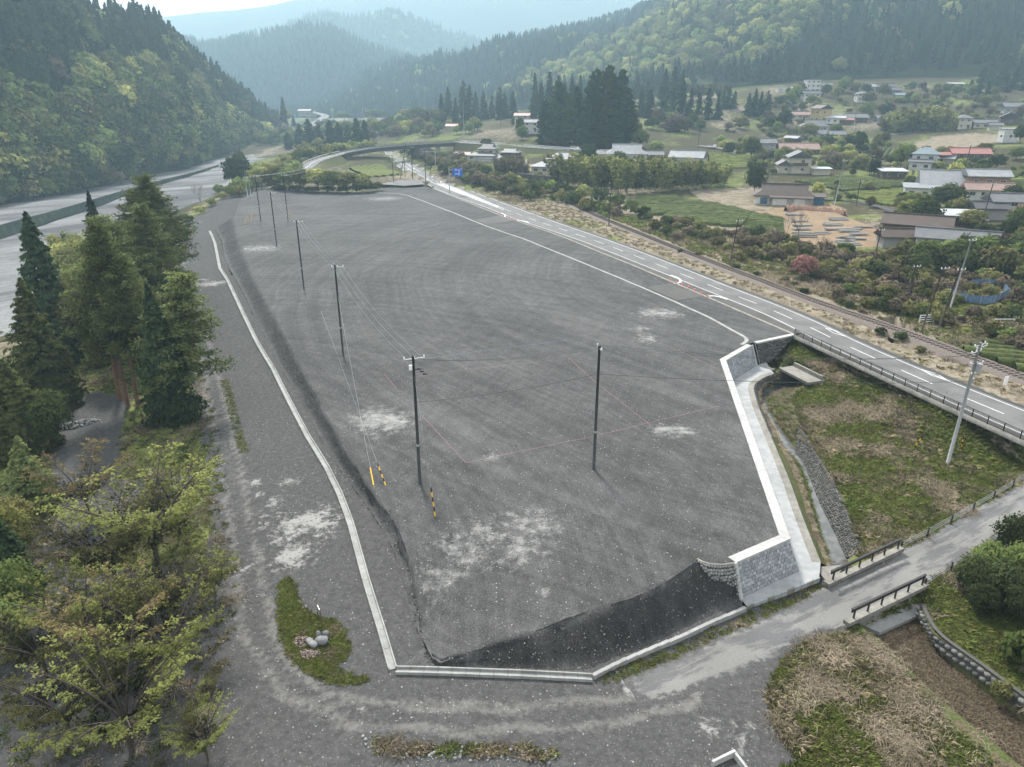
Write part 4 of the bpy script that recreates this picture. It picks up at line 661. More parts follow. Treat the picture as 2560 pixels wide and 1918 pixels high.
# roadside picket fence
FN = resample([(44.63,106.88,0),(46.03,102.58,0),(47.18,98.75,0),(49.89,89.67,0),(53.17,78.73,0),(56.04,69.68,0),(57.16,66.32,0)], 2.); fence = thing('roadside_fence', 'dark picket railing along the main road above the grassy field', 'fence')
s = MB(); s.box((0, 0, .55), (.07, .07, 1.1)); pme = s.mesh('post', M['dark_metal']); s = MB(); s.box((0, 0, 1.05), (2, .045, .05)); s.box((0, 0, .15), (2, .045, .05))
for k in range(15): s.box((-.93+k*.133, 0, .6), (.028, .02, .88))
fme = s.mesh('picket_panel', M['dark_metal'])
for a, c in zip(FN[:-1], FN[1:]):
    d = c-a; ang = math.atan2(d[1], d[0]); l = np.linalg.norm(d); m_ = (a+c)/2
    link('post', pme, fence, (a[0], a[1], .05), ang); link('picket_panel', fme, fence, (m_[0], m_[1], .05), ang, (l/2, 1, 1))
loft('base_kerb', [offs(FN, .12)+[0, 0, -.5], offs(FN, .12)+[0, 0, .06], offs(FN, -.12)+[0, 0, .06], offs(FN, -.12)+[0, 0, -.3]], M['old_concrete'], n=len(FN), parent=fence, smooth=False, flip=True)
lv = resample(ROADL[14:], n=len(FN)) if False else None
sh2 = offs(FN, -.3); near_l = np.array([rl[np.argmin(np.hypot(rl[:, 0]-p[0], rl[:, 1]-p[1]))] for p in sh2]); sho = loft('road_shoulder', [sh2+[0, 0, -.02], near_l+[0, 0, -.02]], M['dark_asphalt'], n=len(FN), flip=True); tag(sho, 'narrow dark shoulder inside the picket railing', kind='structure')
kb2 = loft('gutter', [offs(rr, -.68)+[0, 0, .01], offs(rr, -.75)+[0, 0, .13], offs(rr, -1.35)+[0, 0, .1], offs(rr, -1.5)+[0, 0, -.6]], M['pole_dark'], n=n_r, flip=False); tag(kb2, 'dark gutter along the far edge of the road', kind='structure')
# railway
rw = thing('railway_track', 'single railway track with rusty rails on brown ballast', 'railway'); tr = smoothline(RAIL, 1., 3)
loft('ballast', [offs(tr, -2.6)+[0, 0, -.5], offs(tr, -1.5)+[0, 0, .25], offs(tr, 1.5)+[0, 0, .25], offs(tr, 2.6)+[0, 0, -.5]], M['ballast'], n=len(tr), parent=rw, flip=True)
for sgn in (-1, 1):
    q = offs(tr, sgn*.56); s = MB(); s.tube([(p[0], p[1], p[2]+.42) for p in q], .06, 4); s.obj('rail', M['rail_steel'], rw)
s = MB(); sl_ = resample(tr, .75); tn = np.gradient(sl_, axis=0)
for p, t in zip(sl_, tn): s.box((p[0], p[1], p[2]+.28), (.2, 2.1, .14), math.atan2(t[1], t[0]))
o_ = s.obj('sleepers', M['sleeper'], rw); o_['kind'] = 'stuff'
rb = thing('railway_bridge', 'rusty girder railway bridge over a dark gully', 'bridge'); a, c = np.array((60.84,109.7,0.5)), np.array((62.62,104.75,0.5)); d = c-a; ang = math.atan2(d[1], d[0]); m_ = (a+c)/2; l = np.linalg.norm(d); nr = np.array([d[1], -d[0], 0])/l
for k in (-1.1, 1.1): s = MB(); q = m_+nr*k; s.box((q[0], q[1], .15), (l, .25, .7), ang); s.obj('girder', M['rust'], rb)
for q, k in ((a, 0), (c, 1)): s = MB(); s.box((q[0]+nr[0]*.2, q[1]+nr[1]*.2, -1.1), (.9, 4.2, 2.2), ang); s.obj('abutment', M['old_concrete'], rb)
# ---------------------------------------------------------------- poles and wires
TOPS = {}
def insul(s, p): s.tube([(p[0], p[1], p[2]), (p[0], p[1], p[2]+.12), (p[0], p[1], p[2]+.24)], [.05, .08, .04], 6)
def pole(px, h, label, r=.17, mat='pole_dark', arms=(), band=True, lean=(0, 0), group=None, name='utility_pole', ang=0, bits=()):
    o = thing(name, label, 'pole', px, 0, group); top = (lean[0], lean[1], h); s = MB(); s.tube([(0, 0, -.3), top], [r, r*.72], 9); s.obj('shaft', M[mat], o, smooth=True)
    if band:
        for z, c, hh in ((h*.315, 'grey_metal', .22), (h*.295, 'pole_green', .3)): s = MB(); s.tube([(lean[0]*z/h, lean[1]*z/h, z-hh/2), (lean[0]*z/h, lean[1]*z/h, z+hh/2)], r*.97, 9); s.obj('band', M[c], o)
    for (z, w_, da, shift) in arms:
        a = ang+da; u = np.array([math.cos(a), math.sin(a), 0]); c = np.array([lean[0], lean[1], z])+u*shift; s = MB(); s.box(tuple(c), (w_, .09, .09), a); ao = s.obj('crossarm', M['grey_metal'], o)
        for t in (-.46, 0, .46) if w_ > 1 else (-.4, .4): s = MB(); insul(s, c+u*w_*t+[0, 0, .05]); s.obj('insulator', M['white_metal'], ao)
    return o
plain('pole_green', (.03, .06, .045), .6)
fA, fB, fC, fE, fF, fG, fH = [np.array(p) for p in [(-8.99,60.66,0),(8.28,63.55,0),(-24.65,97.7,0),(-40.8,136.05,0),(-59.48,179.53,0),(-76.44,218.87,0),(-69.05,221.91,0)]]
def yl(i): return fB
lb = 'dark steel utility pole standing in the gravel yard, '
dl = lambda a, c: math.atan2(c[1]-a[1], c[0]-a[0])
pA = pole(fA, 13.2, lb+'nearest one with cutout switches', arms=((12.9, 2.0, .35, .1),))
s = MB()
for k in range(3): s.tube([(.35+k*.25, -.1, 12.0-.25*k), (.75+k*.25, -.2, 12.0-.25*k)], [.09, .05], 6)
s.box((.1, .05, 11.9), (.9, .08, .08)); s.obj('cutout_switch', M['black'], pA)
s = MB(); s.box((-.25, -.1, 12.1), (.28, .2, .45)); s.obj('bracket', M['white_metal'], pA)
pB = pole(fB, 13.2, 'grey-green utility pole alone in the right half of the yard', arms=((12.9, 1.4, 1.75, 0),))
for f, nm in ((fC, lb+'third from the front'), (fE, lb+'beyond the third pole from the front'), (fF, lb+'thin one at the far pale patch'), (fG, lb+'far one beside the yellow guy guards'), (fH, lb+'farthest one near the hedge')): pole(f, 13.3, nm, r=.16, arms=((13.0, 1.7, .15, .35),))
pI = [pole(p, 8.5+k*1.5, ('light steel pole at the far end of the lane by the river, taller one', 'light steel pole at the far end of the lane by the river, shorter one')[k], r=.13, mat='grey_metal', arms=((7.5, 1.6, .2, 0), (6.3, 1.2, .2, 0)), band=False) for k, p in enumerate([(-98.35,274.47,-0.4),(-99.04,272.95,-0.5)])]
pDb = np.array((49.47,71.37,-3.79)); pD = pole(pDb, 14.6, 'tall concrete utility pole with transformer in the weedy field', r=.2, mat='pole_concrete', band=False, arms=((14.3, 2.2, .55, 0), (14.0, 2.2, .55, .5), (13.6, 2.0, .55, -.4), (12.2, 1.8, .3, .2), (11.0, 1.2, .6, .3)), lean=(.25, .1))
s = MB(); s.tube([(.55, -.2, 11.4), (.55, -.2, 12.3)], .3, 10); s.obj('transformer', M['pole_concrete'], pD)
s = MB(); s.tube([(.5, .2, 10.0), (.5, .2, 10.5)], .18, 8); s.obj('junction_box', M['blue_tarp'] if 'blue_tarp' in M else M['grey_metal'], pD)
def wires(name, label, ends, r=.012, sag=.5, mat='pole_dark'):
    o = thing(name, label, 'wires')
    for a, c in ends:
        a, c = np.array(a, float), np.array(c, float); s = MB(); s.tube([tuple(a+(c-a)*t-[0, 0, 4*sag*t*(1-t)]) for t in np.linspace(0, 1, 14)], r, 3, False); s.obj('wire', M[mat], o)
    return o
tp = lambda f, z, dx=0, dy=0: (f[0]+dx, f[1]+dy, f[2]+z)
wires('overhead_wires', 'three thin wires and a thick cable strung between the two near yard poles', [(tp(fA, 12.8, .8+k*.2, .1), tp(fB, 13.1, 0, (k-1)*.5)) for k in range(3)], .014, .55)
wires('service_cable', 'thick black cable hanging between the two near yard poles', [(tp(fA, 8.6), tp(fB, 10.3))], .03, .35)
wires('overhead_wires', 'three thin wires from the right yard pole to the field pole with transformer', [(tp(fB, 13.1, 0, (k-1)*.5), tp(pDb, 13.2, (k-1)*.7, 0)) for k in range(3)], .014, .8)
wires('service_cable', 'thick black cable from the right yard pole to the field pole', [(tp(fB, 10.3), tp(pDb, 10.2))], .03, .5)
wires('overhead_wires', 'pale wires from the near left pole back to the third yard pole', [(tp(fA, 13.1, (k-1)*.8), tp(fC, 13.2, .35+(k-1)*.7)) for k in range(3)], .011, .9, 'grey_metal')
wires('overhead_wires', 'pale wires between the third and fourth yard poles', [(tp(fC, 13.2, .35+(k-1)*.7), tp(fE, 13.2, .35+(k-1)*.7)) for k in range(3)], .012, .8, 'grey_metal')
wires('overhead_wires', 'pale wires between the fourth and fifth yard poles', [(tp(fE, 13.2, .35+(k-1)*.7), tp(fF, 13.2, .35+(k-1)*.7)) for k in range(3)], .014, .8, 'grey_metal')
wires('overhead_wires', 'pale wires fanning past the far yard poles', [(tp(fF, 13.2, .35+(k-1)*.7), tp(fG, 13.2, .35+(k-1)*.7)) for k in range(3)]+[(tp(fG, 13.2, (k-1)*.7), (fG[0]-5+k, fG[1]+90, 9)) for k in range(3)]+[(tp(fH, 12.9, (k-1)*.6), (fG[0]-3+k, fG[1]+90, 9)) for k in range(2)], .016, .8, 'grey_metal')
# yellow guy guards with their stay wires
def guard(p, tilt, label, top, striped=True, h=2.3):
    o = thing('guy_guard', label, 'guy guard', p); p = np.array(p); d = np.array(top)-p; d /= np.linalg.norm(d); n_ = 6 if striped else 1
    for k in range(n_): s = MB(); s.tube([tuple(d*h*k/n_), tuple(d*h*(k+1)/n_)], .065, 7); s.obj('stripe' if striped else 'sleeve', M['yellow'] if k % 2 == 0 else M['black'], o)
    s = MB(); s.tube([tuple(d*h), tuple(np.array(top)-p)], .012, 3, False); s.obj('stay_wire', M['grey_metal'], o)
gq = [(-13.45,60.27,0),(-12.27,60.2,0),(-6.91,54.74,0),(-79.26,213.01,0),(-78.35,215.9,0),(-68.36,224.25,0)]
for p, t, l, st in ((gq[0], tp(fC, 9.0), 'plain yellow guy guard leaning left of the nearest yard pole', False), (gq[1], tp(fC, 12.5, 3, -20), 'thin black and yellow guy guard left of the nearest yard pole', True), (gq[2], tp(fA, 11.5), 'black and yellow striped guy guard in front of the nearest yard pole', True), (gq[3], tp(fG, 11), 'yellow guy guard at the far end of the yard, left one of a pair', False), (gq[4], tp(fG, 12), 'yellow guy guard at the far end of the yard, right one of a pair', False), (gq[5], tp(fH, 11), 'small yellow guy guard near the farthest yard pole', False)): guard(p, 0, l, t, st, 2.6)
guard((47.53,75.12,-3.84), 0, 'black and yellow guy guard leaning in the weedy field left of the pole', tp(pDb, 12), True); guard((52.1,73.44,-3.24), 0, 'black and yellow guy guard in the weeds behind the field pole', tp(pDb, 11.5, .4), True)
# other poles (roads, railway, village)
OP = [((-50.75,314.45,0.96), 11, 0, 'pole_dark', 'thin dark pole beside the tea plot at the junction'), ((-49.26,323.13,1.21), 15.5, 3.5, 'pole_dark', 'dark leaning pole beside the junction'), ((-48.03,330.8,1.45), 8, 0, 'pole_dark', 'short dark pole beside the leaning one'), ((-43.38,321.25,1.24), 14, 0, 'pole_dark', 'tall dark pole at the corner of the junction'), ((-35.54,302.58,0.65), 14, 0, 'pole_dark', 'tall dark pole on the yard side of the road near the bridge'),
 ((6.75,261.09,0.48), 9.5, 0, 'wood_dark', 'dark railway pole below the walled house'), ((27.94,207.02,0.41), 9, 0, 'wood_dark', 'dark railway pole in front of the bamboo'), ((48.26,155.86,0.44), 10, .8, 'wood_dark', 'wooden railway pole with one bracket arm by the tea field'), ((64.97,107.64,0.48), 10.5, 1.3, 'wood_dark', 'wooden railway pole, left one of the linked pair'), ((68.3,108.73,0.54), 10, 1.2, 'wood_dark', 'wooden railway pole, right one of the linked pair'), ((75.21,117.94,0.86), 12.5, .9, 'pole_concrete', 'tall pale pole beside the blue netting'), ((70.35,123.33,0.78), 7, .6, 'wood_dark', 'dark leaning pole in the brambles by the palm'),
 ((103.7,233.23,2.66), 14, .8, 'pole_concrete', 'pale pole beside the track between dark house and tea rows'), ((99.63,286.11,4.33), 13, 0, 'pole_dark', 'dark pole behind the lone round tree'), ((199.39,440.21,15.66), 15, 0, 'pole_concrete', 'pale pole on the green slope above the village'), ((163.42,266.76,6.97), 12, .4, 'pole_dark', 'dark pole behind the large grey roof'), ((124.83,190.96,3.41), 11, .5, 'pole_dark', 'dark pole with boxes in the shrubs near the white shed roof'), ((141.66,291.92,5.86), 8, 0, 'pole_dark', 'thin pole at the edge of the tea rows'), ((109.16,230.01,2.85), 8, 0, 'pole_dark', 'thin dark pole on the terrace wall below the tea rows'), ((82,159.49,0.92), 7, .2, 'wood_dark', 'short wooden pole by the gravel path'),
 ((92.83,372.45,10.91), 12, 0, 'pole_dark', 'dark pole near the kei truck'), ((-31.84,497.75,9.62), 22, 0, 'pole_concrete', 'pale pole beyond the road bridge'), ((-7.82,527.01,15.27), 12, 0, 'pole_dark', 'dark pole in front of the cedar row')]
for p, h, ln, mt, l in OP: pole(p, h, l, r=.15 if p[1] < 200 else .17, mat=mt, band=False, lean=(ln, 0), arms=((h-.5, 1.6, .3, .3),) if p[1] < 420 else ())
s = MB(); a, c = np.array((64.97,107.64,0.48)), np.array((68.3,108.73,0.54)); s.tube([tuple(a+[1., 0, 7.6]), tuple(c+[1., 0, 7.6])], .07, 6); tag(s.obj('tie_beam', M['wood_dark']), 'horizontal beam linking the pair of railway poles', 'beam')

# ---------------------------------------------------------------- plant library
def leaf(name, a, b, tr=.3, lo=.62, hi=1.4, ball=.62):
    m = N(name); t = m.t; c = m.mix(m.step(m.irand(), 0, 1, .2, .8), a, b); c = m.val(c, m.step(m.orand(), 0, 1, lo, hi))
    d = m.n('ShaderNodeBsdfDiffuse'); l = m.n('ShaderNodeBsdfTranslucent'); x = m.n('ShaderNodeMixShader'); x.inputs[0].default_value = tr
    if ball and 'grass' not in name and name != 'bramble':   # leaves turn outwards on the whole: bend the shading normal away from the crown's middle
        tc = m.n('ShaderNodeTexCoord'); su = m.n('ShaderNodeVectorMath'); su.operation = 'SUBTRACT'; su.inputs[1].default_value = (.5, .5, .36); m.l(tc.outputs['Generated'], su.inputs[0]); vt = m.n('ShaderNodeVectorTransform'); vt.vector_type = 'VECTOR'; vt.convert_from = 'OBJECT'; vt.convert_to = 'WORLD'; m.l(su.outputs[0], vt.inputs[0]); nz = m.n('ShaderNodeVectorMath'); nz.operation = 'NORMALIZE'; m.l(vt.outputs[0], nz.inputs[0])
        mx = m.n('ShaderNodeMix'); mx.data_type = 'VECTOR'; mx.inputs[0].default_value = ball; g_ = m.n('ShaderNodeNewGeometry'); m.l(g_.outputs['Normal'], mx.inputs[4]); m.l(nz.outputs[0], mx.inputs[5]); n2 = m.n('ShaderNodeVectorMath'); n2.operation = 'NORMALIZE'; m.l(mx.outputs[1], n2.inputs[0]); m.l(n2.outputs[0], d.inputs['Normal'])
    m.l(c, d.inputs[0]); m.l(c, l.inputs[0]); m.l(d.outputs[0], x.inputs[1]); m.l(l.outputs[0], x.inputs[2]); m.l(x.outputs[0], m.out.inputs[0]); t.nodes.remove(m.b); M[name] = m.m
leaf('cedar', (.024, .042, .021), (.046, .069, .032)); leaf('cedar_olive', (.040, .050, .018), (.075, .085, .028)); leaf('pine', (.075, .10, .04), (.16, .19, .07))
leaf('dark', (.034, .047, .020), (.066, .082, .034)); leaf('mid', (.06, .088, .028), (.12, .15, .05)); leaf('light', (.10, .14, .04), (.20, .24, .08)); leaf('yellow', (.19, .20, .06), (.32, .32, .11)); leaf('olive', (.09, .095, .036), (.18, .17, .07))
leaf('brown', (.085, .068, .048), (.15, .12, .085), .1); leaf('pink', (.15, .075, .07), (.23, .12, .11)); leaf('bamboo', (.12, .14, .045), (.26, .27, .10)); leaf('spring', (.125, .145, .042), (.225, .235, .08)); leaf('rust', (.135, .12, .05), (.205, .155, .08))
leaf('grass_green', (.115, .16, .038), (.215, .26, .08), .45); leaf('grass_dry', (.27, .225, .16), (.50, .43, .32), .35); leaf('grass_olive', (.14, .15, .05), (.27, .265, .11), .4); leaf('bramble', (.18, .15, .11), (.36, .305, .23), .3); leaf('tea', (.030, .045, .014), (.062, .082, .026), .2); leaf('tea_new', (.07, .095, .022), (.13, .155, .045), .2)
plain('bark', (.055, .045, .036), .95, .3, 2); plain('bark_red', (.11, .065, .045), .95, .3, 2); plain('bark_pale', (.22, .205, .19), .95, .25, 2)
def cards(c, n, s, asp=1., rg=None, roll=None):
    """quads at c facing n; s half size; asp length ratio"""
    rg = rg or rng; k = len(c); n = n/(np.linalg.norm(n, axis=1)[:, None]+1e-9)
    a = rg.normal(size=(k, 3)) if roll is None else roll; u = np.cross(n, a); u /= np.linalg.norm(u, axis=1)[:, None]+1e-9; v = np.cross(n, u)
    s = np.asarray(s).reshape(-1, 1)*np.ones((k, 1)); V = np.stack([c-u*s*asp*.9, c-v*s*.8+u*s*.1, c+u*s*asp*1.1, c+v*s*.9-u*s*.15], 1).reshape(-1, 3)
    return V, np.arange(4*k).reshape(-1, 4)
def joinvf(parts):
    V = []; F = []; mi = []; o = 0
    for v, f, m_ in parts: V.append(np.asarray(v, float)); F += [tuple(int(i)+o for i in q) for q in f]; mi += [m_]*len(f); o += len(v)
    return np.concatenate(V), F, mi
def trunkmb(pts, rs, n=6): s = MB(); s.tube(pts, rs, n, True); return s
PRO = {}
class Proto:
    def __init__(s, crown, trunk, bark='bark'): s.c = crown; s.t = trunk; s.bark = bark; s.cache = {}
    def meshes(s, mat):
        if mat not in s.cache:
            c = mesh_np('crown', s.c[0], s.c[1], [M[mat]]); t = mesh_np('trunk', s.t.v, s.t.f, [M[s.bark]], smooth=True) if s.t else None; s.cache[mat] = (c, t)
        return s.cache[mat]
    def one(s, mat):
        k = mat+'+'
        if k not in s.cache:
            if s.t:
                n = len(s.c[0]); f = [tuple(q) for q in s.c[1].tolist()]+[tuple(i+n for i in q) for q in s.t.f]; me = mesh_np('tree', np.concatenate([s.c[0], np.array(s.t.v)]), f, [M[mat], M[s.bark]], [0]*len(s.c[1])+[1]*len(s.t.f))
            else: me = mesh_np('tree', s.c[0], s.c[1], [M[mat]])
            s.cache[k] = me
        return s.cache[k]
def conifer(seed, h=20., r=3.2, nc=700, cs=.8, z0=.12, wh=26, power=.85, clump=.35):
    g = np.random.default_rng(seed); lob = g.uniform(.72, 1.2, 12); nb = wh*7; z = z0+(1-z0)*(np.arange(nb)+g.random(nb))/nb; az = g.random(nb)*6.283
    R_ = r*np.clip((1-(z-z0)/(1-z0)), 0, 1)**power*lob[((az/6.283)*12).astype(int) % 12]*g.uniform(.7, 1.15, nb)+.12*r*(1-z)
    bi = g.choice(nb, nc, p=(R_+.2)/(R_+.2).sum()); t = g.random(nc)**.55; rad = R_[bi]*t
    aa = az[bi]+g.normal(0, .16, nc); droop = -.22*rad-.05*h*0; P_ = np.stack([np.cos(aa)*rad, np.sin(aa)*rad, z[bi]*h+droop+g.normal(0, .25*cs, nc)], 1)
    nrm = np.stack([np.cos(aa)*.8, np.sin(aa)*.8, np.full(nc, .75)], 1)+g.normal(0, clump, (nc, 3)); V, F = cards(P_, nrm, cs*g.uniform(.6, 1.15, nc), 1.35, g)
    return Proto((V, F), trunkmb([(0, 0, -.5), (0, 0, h*.5), (0, 0, h*.97)], [.018*h, .012*h, .01]))
def broad(seed, h=12., r=5., nc=900, cs=.7, nl=11, low=.3, flat=.75, bark='bark'):
    g = np.random.default_rng(seed); L_ = []; limbs = MB(); limbs.tube([(0, 0, -.4), (g.normal(0, .2), g.normal(0, .2), h*.35), (g.normal(0, .5), g.normal(0, .5), h*.75)], [.022*h, .016*h, .006*h], 6)
    P_ = []; Nn = []
    for k in range(nl):
        a = k*2.4+g.random()*.6; zc = 1-1.85*(k+.5)/nl; q = math.sqrt(max(.02, 1-zc*zc))*g.uniform(.5, .68); c = np.array([math.cos(a)*q*r, math.sin(a)*q*r, h*(.55+low*.15+(.33-low*.1)*zc*g.uniform(.8, 1.05))]); lr = r*g.uniform(.34, .5)
        n_ = nc//nl; d = g.normal(size=(n_, 3)); d /= np.linalg.norm(d, axis=1)[:, None]; d[:, 2] = np.where(d[:, 2] < -.35, -d[:, 2], d[:, 2]); rr_ = lr*(.62+.45*g.random(n_)**.7)
        bump_ = 1+.22*np.sin(d[:, 0]*5+k)*np.sin(d[:, 1]*5)+.15*np.sin(d[:, 2]*9+k); P_.append(c+d*(rr_*bump_)[:, None]*[1, 1, flat]); Nn.append(d+g.normal(0, .45, (n_, 3))+[0, 0, .3])
        limbs.tube([(0, 0, h*(.2+.2*g.random())), tuple(c*[.5, .5, .72]), tuple(c)], [.011*h, .007*h, .003*h], 4, False)
    P_ = np.concatenate(P_); V, F = cards(P_, np.concatenate(Nn), cs*g.uniform(.55, 1.2, len(P_)), 1.2, g); return Proto((V, F), limbs, bark)
def branchy(seed, h, r, depth=4, up=.5, first=3, spread=.8):
    """recursive limbs; returns MB and twig ends"""
    g = random.Random(seed); s = MB(); ends = []
    def go(p, d, l, rad, k):
        q = p+d*l; m_ = p+d*l*.5+Vector((g.uniform(-1, 1), g.uniform(-1, 1), g.uniform(-.3, .5)))*l*.08; s.tube([p, m_, q], [rad, rad*.8, rad*.62], 5 if k > 2 else 3, False)
        if k <= 2: ends.append((q.copy(), d.copy(), l)); ends.append((m_.copy(), d.copy(), l))
        if k <= 0: return
        for _ in range(g.choice((2, 3, 3)) if k < depth else first):
            e = (d*.75+Vector((g.uniform(-1, 1), g.uniform(-1, 1), g.uniform(-.25, .6)*up*1.5))*spread).normalized(); go(q, e, l*g.uniform(.62, .82), rad*.6, k-1)
    go(Vector((0, 0, -.3)), Vector((g.uniform(-.08, .08), g.uniform(-.08, .08), 1)).normalized(), h*.30, h*.022, depth)
    E = [e for e in ends]; mx = max(max(abs(e[0].x), abs(e[0].y)) for e in E); mz = max(e[0].z for e in E); fx, fz_ = r/mx, h/mz
    s.v = [(x*fx, y*fx, z*fz_) for x, y, z in s.v]; return s, np.array([(e[0].x*fx, e[0].y*fx, e[0].z*fz_) for e in E]), np.array([tuple(e[1]) for e in E])
def openleaf(seed, h=9., r=5.5, per=40, cs=.13, depth=5, sp=.55, flat=.4, bark='bark', asp=1.5):
    s, E, Dn = branchy(seed, h, r, depth, .5, 4, .85); g = np.random.default_rng(seed); k = len(E)*per; i = np.repeat(np.arange(len(E)), per); o = g.normal(0, sp, (k, 3))*[1, 1, flat]; P_ = E[i]+o
    V, F = cards(P_, np.stack([g.normal(0, .5, k), g.normal(0, .5, k), np.ones(k)], 1), cs*g.uniform(.6, 1.3, k), asp, g); return Proto((V, F), s, bark)
def spray(seed, h=8.5, r=6., nl=8, cs=.058, bark='bark'):
    """open spring tree: long limbs, flat twig sprays, small leaves"""
    g = np.random.default_rng(seed); s = MB(); P_ = []; s.tube([(0, 0, -.4), (.05, 0, h*.16), (.1, .05, h*.27)], [.026*h, .022*h, .02*h], 7, False); b0 = np.array([.1, .05, h*.26])
    for k in range(nl):
        a = k*6.283/nl*1.0+g.normal(0, .25); el = g.uniform(.35, 1.15); R_ = r*math.cos(el*.75)*g.uniform(.8, 1.1); e = np.array([math.cos(a)*R_, math.sin(a)*R_, h*(.55+.42*math.sin(el)*g.uniform(.8, 1.05))]); c1 = b0+np.array([math.cos(a)*R_*.22, math.sin(a)*R_*.22, (e[2]-b0[2])*.55])
        cv = lambda t: (1-t)**2*b0+2*t*(1-t)*c1+t*t*e; s.tube([tuple(cv(t)) for t in np.linspace(0, 1, 8)], list(np.linspace(.014*h, .003*h, 8)), 5, False)
        for t in np.linspace(.22, 1, 15):
            p = cv(t)
            for sg in (-1, 1):
                aa = a+sg*g.uniform(.5, 1.25); L_ = (2.1-.9*t)*g.uniform(.6, 1.15)*r/6; q = p+np.array([math.cos(aa)*L_, math.sin(aa)*L_, g.uniform(-.1, .45)*L_]); s.tube([tuple(p), tuple((p+q)/2+[0, 0, .06]), tuple(q)], [.022, .014, .006], 3, False)
                for _ in range(4):
                    u = g.uniform(.25, 1); w0 = p+(q-p)*u; ab = aa+g.normal(0, .8); l3 = g.uniform(.35, .8)*r/6; w1 = w0+np.array([math.cos(ab)*l3, math.sin(ab)*l3, g.uniform(-.15, .3)*l3]); n_ = g.integers(5, 12); v = g.random(n_)[:, None]; P_.append(w0+(w1-w0)*v+g.normal(0, .055, (n_, 3)))
    P_ = np.concatenate(P_); k = len(P_); V, F = cards(P_, np.stack([g.normal(0, .45, k), g.normal(0, .45, k), np.ones(k)], 1), cs*g.uniform(.45, 1.5, k), 1.7, g); return Proto((V, F), s, bark)
def pine(seed, h=17., r=4., nb=34, per=150, cs=.16, z0=.35, bark='bark_red', lean=(0, 0)):
    g = np.random.default_rng(seed); s = MB(); top = np.array([lean[0], lean[1], h]); cv = lambda t: np.array([lean[0]*t**1.5, lean[1]*t**1.5, h*t]); s.tube([tuple(cv(t)) for t in (-.02, .25, .5, .75, 1)], [.014*h, .012*h, .009*h, .006*h, .002*h], 6); P_ = []
    for k in range(nb):
        t = z0+(1-z0)*(k+g.random())/nb; a = k*2.4+g.random(); R_ = r*(1-(t-z0)/(1-z0)*.75)*g.uniform(.55, 1.1); b_ = cv(t); e = b_+np.array([math.cos(a)*R_, math.sin(a)*R_, R_*g.uniform(-.1, .65)]); s.tube([tuple(b_), tuple((b_+e)/2+[0, 0, -.1*R_]), tuple(e)], [.05, .035, .015], 4, False)
        n_ = max(20, int(per*R_/r)); u = g.random(n_)**.6; c = b_+(e-b_)*u[:, None]; P_.append(c+g.normal(0, 1, (n_, 3))*[.36, .36, .26]*(.5+.5*R_/r))
    P_ = np.concatenate(P_); k = len(P_); V, F = cards(P_, g.normal(0, 1, (k, 3))+[0, 0, .5], cs*g.uniform(.6, 1.25, k), 1.8, g); return Proto((V, F), s, bark)
def bamboo(seed, h=11., r=3., nst=26, per=48, cs=.42):
    g = np.random.default_rng(seed); s = MB(); P_ = []; Nn = []
    for k in range(nst):
        a = g.random()*6.28; q = r*math.sqrt(g.random()); b_ = np.array([math.cos(a)*q, math.sin(a)*q, -.2]); H_ = h*g.uniform(.7, 1.08); ln = np.array([math.cos(a+g.normal(0, .8)), math.sin(a+g.normal(0, .8)), 0])*g.uniform(.1, .3)*H_
        if k % 3 == 0: s.tube([tuple(b_), tuple(b_+[0, 0, H_*.6]+ln*.3), tuple(b_+[0, 0, H_*.95]+ln)], [.06, .05, .02], 3, False)
        t = .28+.74*g.random(per)**.8; c = b_+np.outer(t, [0, 0, H_])+np.outer(t**2.4, ln); wd = .75*np.sin(np.pi*np.clip(t-.12, 0, 1))+.12; c = c+g.normal(0, 1, (per, 3))*wd[:, None]*[.55, .55, .35]; c[:, 2] -= .2; P_.append(c); Nn.append(np.stack([g.normal(0, .7, per), g.normal(0, .7, per), np.full(per, .9)], 1))
    V, F = cards(np.concatenate(P_), np.concatenate(Nn), cs*g.uniform(.5, 1.1, nst*per), 1.9, g); return Proto((V, F), s, 'bamboo')
def shrub(seed, h=2., r=1.6, nc=500, cs=.22, nl=7): p = broad(seed, h, r, nc, cs, nl, 0., .8); p.t = None; return p
def bare(seed, h, r, depth=5, bark='bark_pale', first=4): s, E, Dn = branchy(seed, h, r, depth, .6, first, .7); p = Proto(None, s, bark); return p
def tuft(seed, n=16, h=.5, sp=.25, wid=.035):
    g = np.random.default_rng(seed); a = g.random(n)*6.283; q = sp*np.sqrt(g.random(n)); b_ = np.stack([np.cos(a)*q, np.sin(a)*q, np.full(n, -.03)], 1); ln = np.stack([np.cos(a+g.normal(0, .9, n)), np.sin(a+g.normal(0, .9, n)), np.zeros(n)], 1); H_ = h*g.uniform(.5, 1.15, n)[:, None]
    w_ = np.stack([-ln[:, 1], ln[:, 0], np.zeros(n)], 1)*wid; m_ = b_+ln*H_*.25+[0, 0, 1]*H_*.6; e = b_+ln*H_*g.uniform(.5, 1., n)[:, None]+[0, 0, 1]*H_*g.uniform(.6, 1., n)[:, None]
    V = np.stack([b_-w_, b_+w_, m_+w_*.8, e, m_-w_*.8], 1).reshape(-1, 3); return Proto((V, np.arange(5*n).reshape(-1, 5)), None)
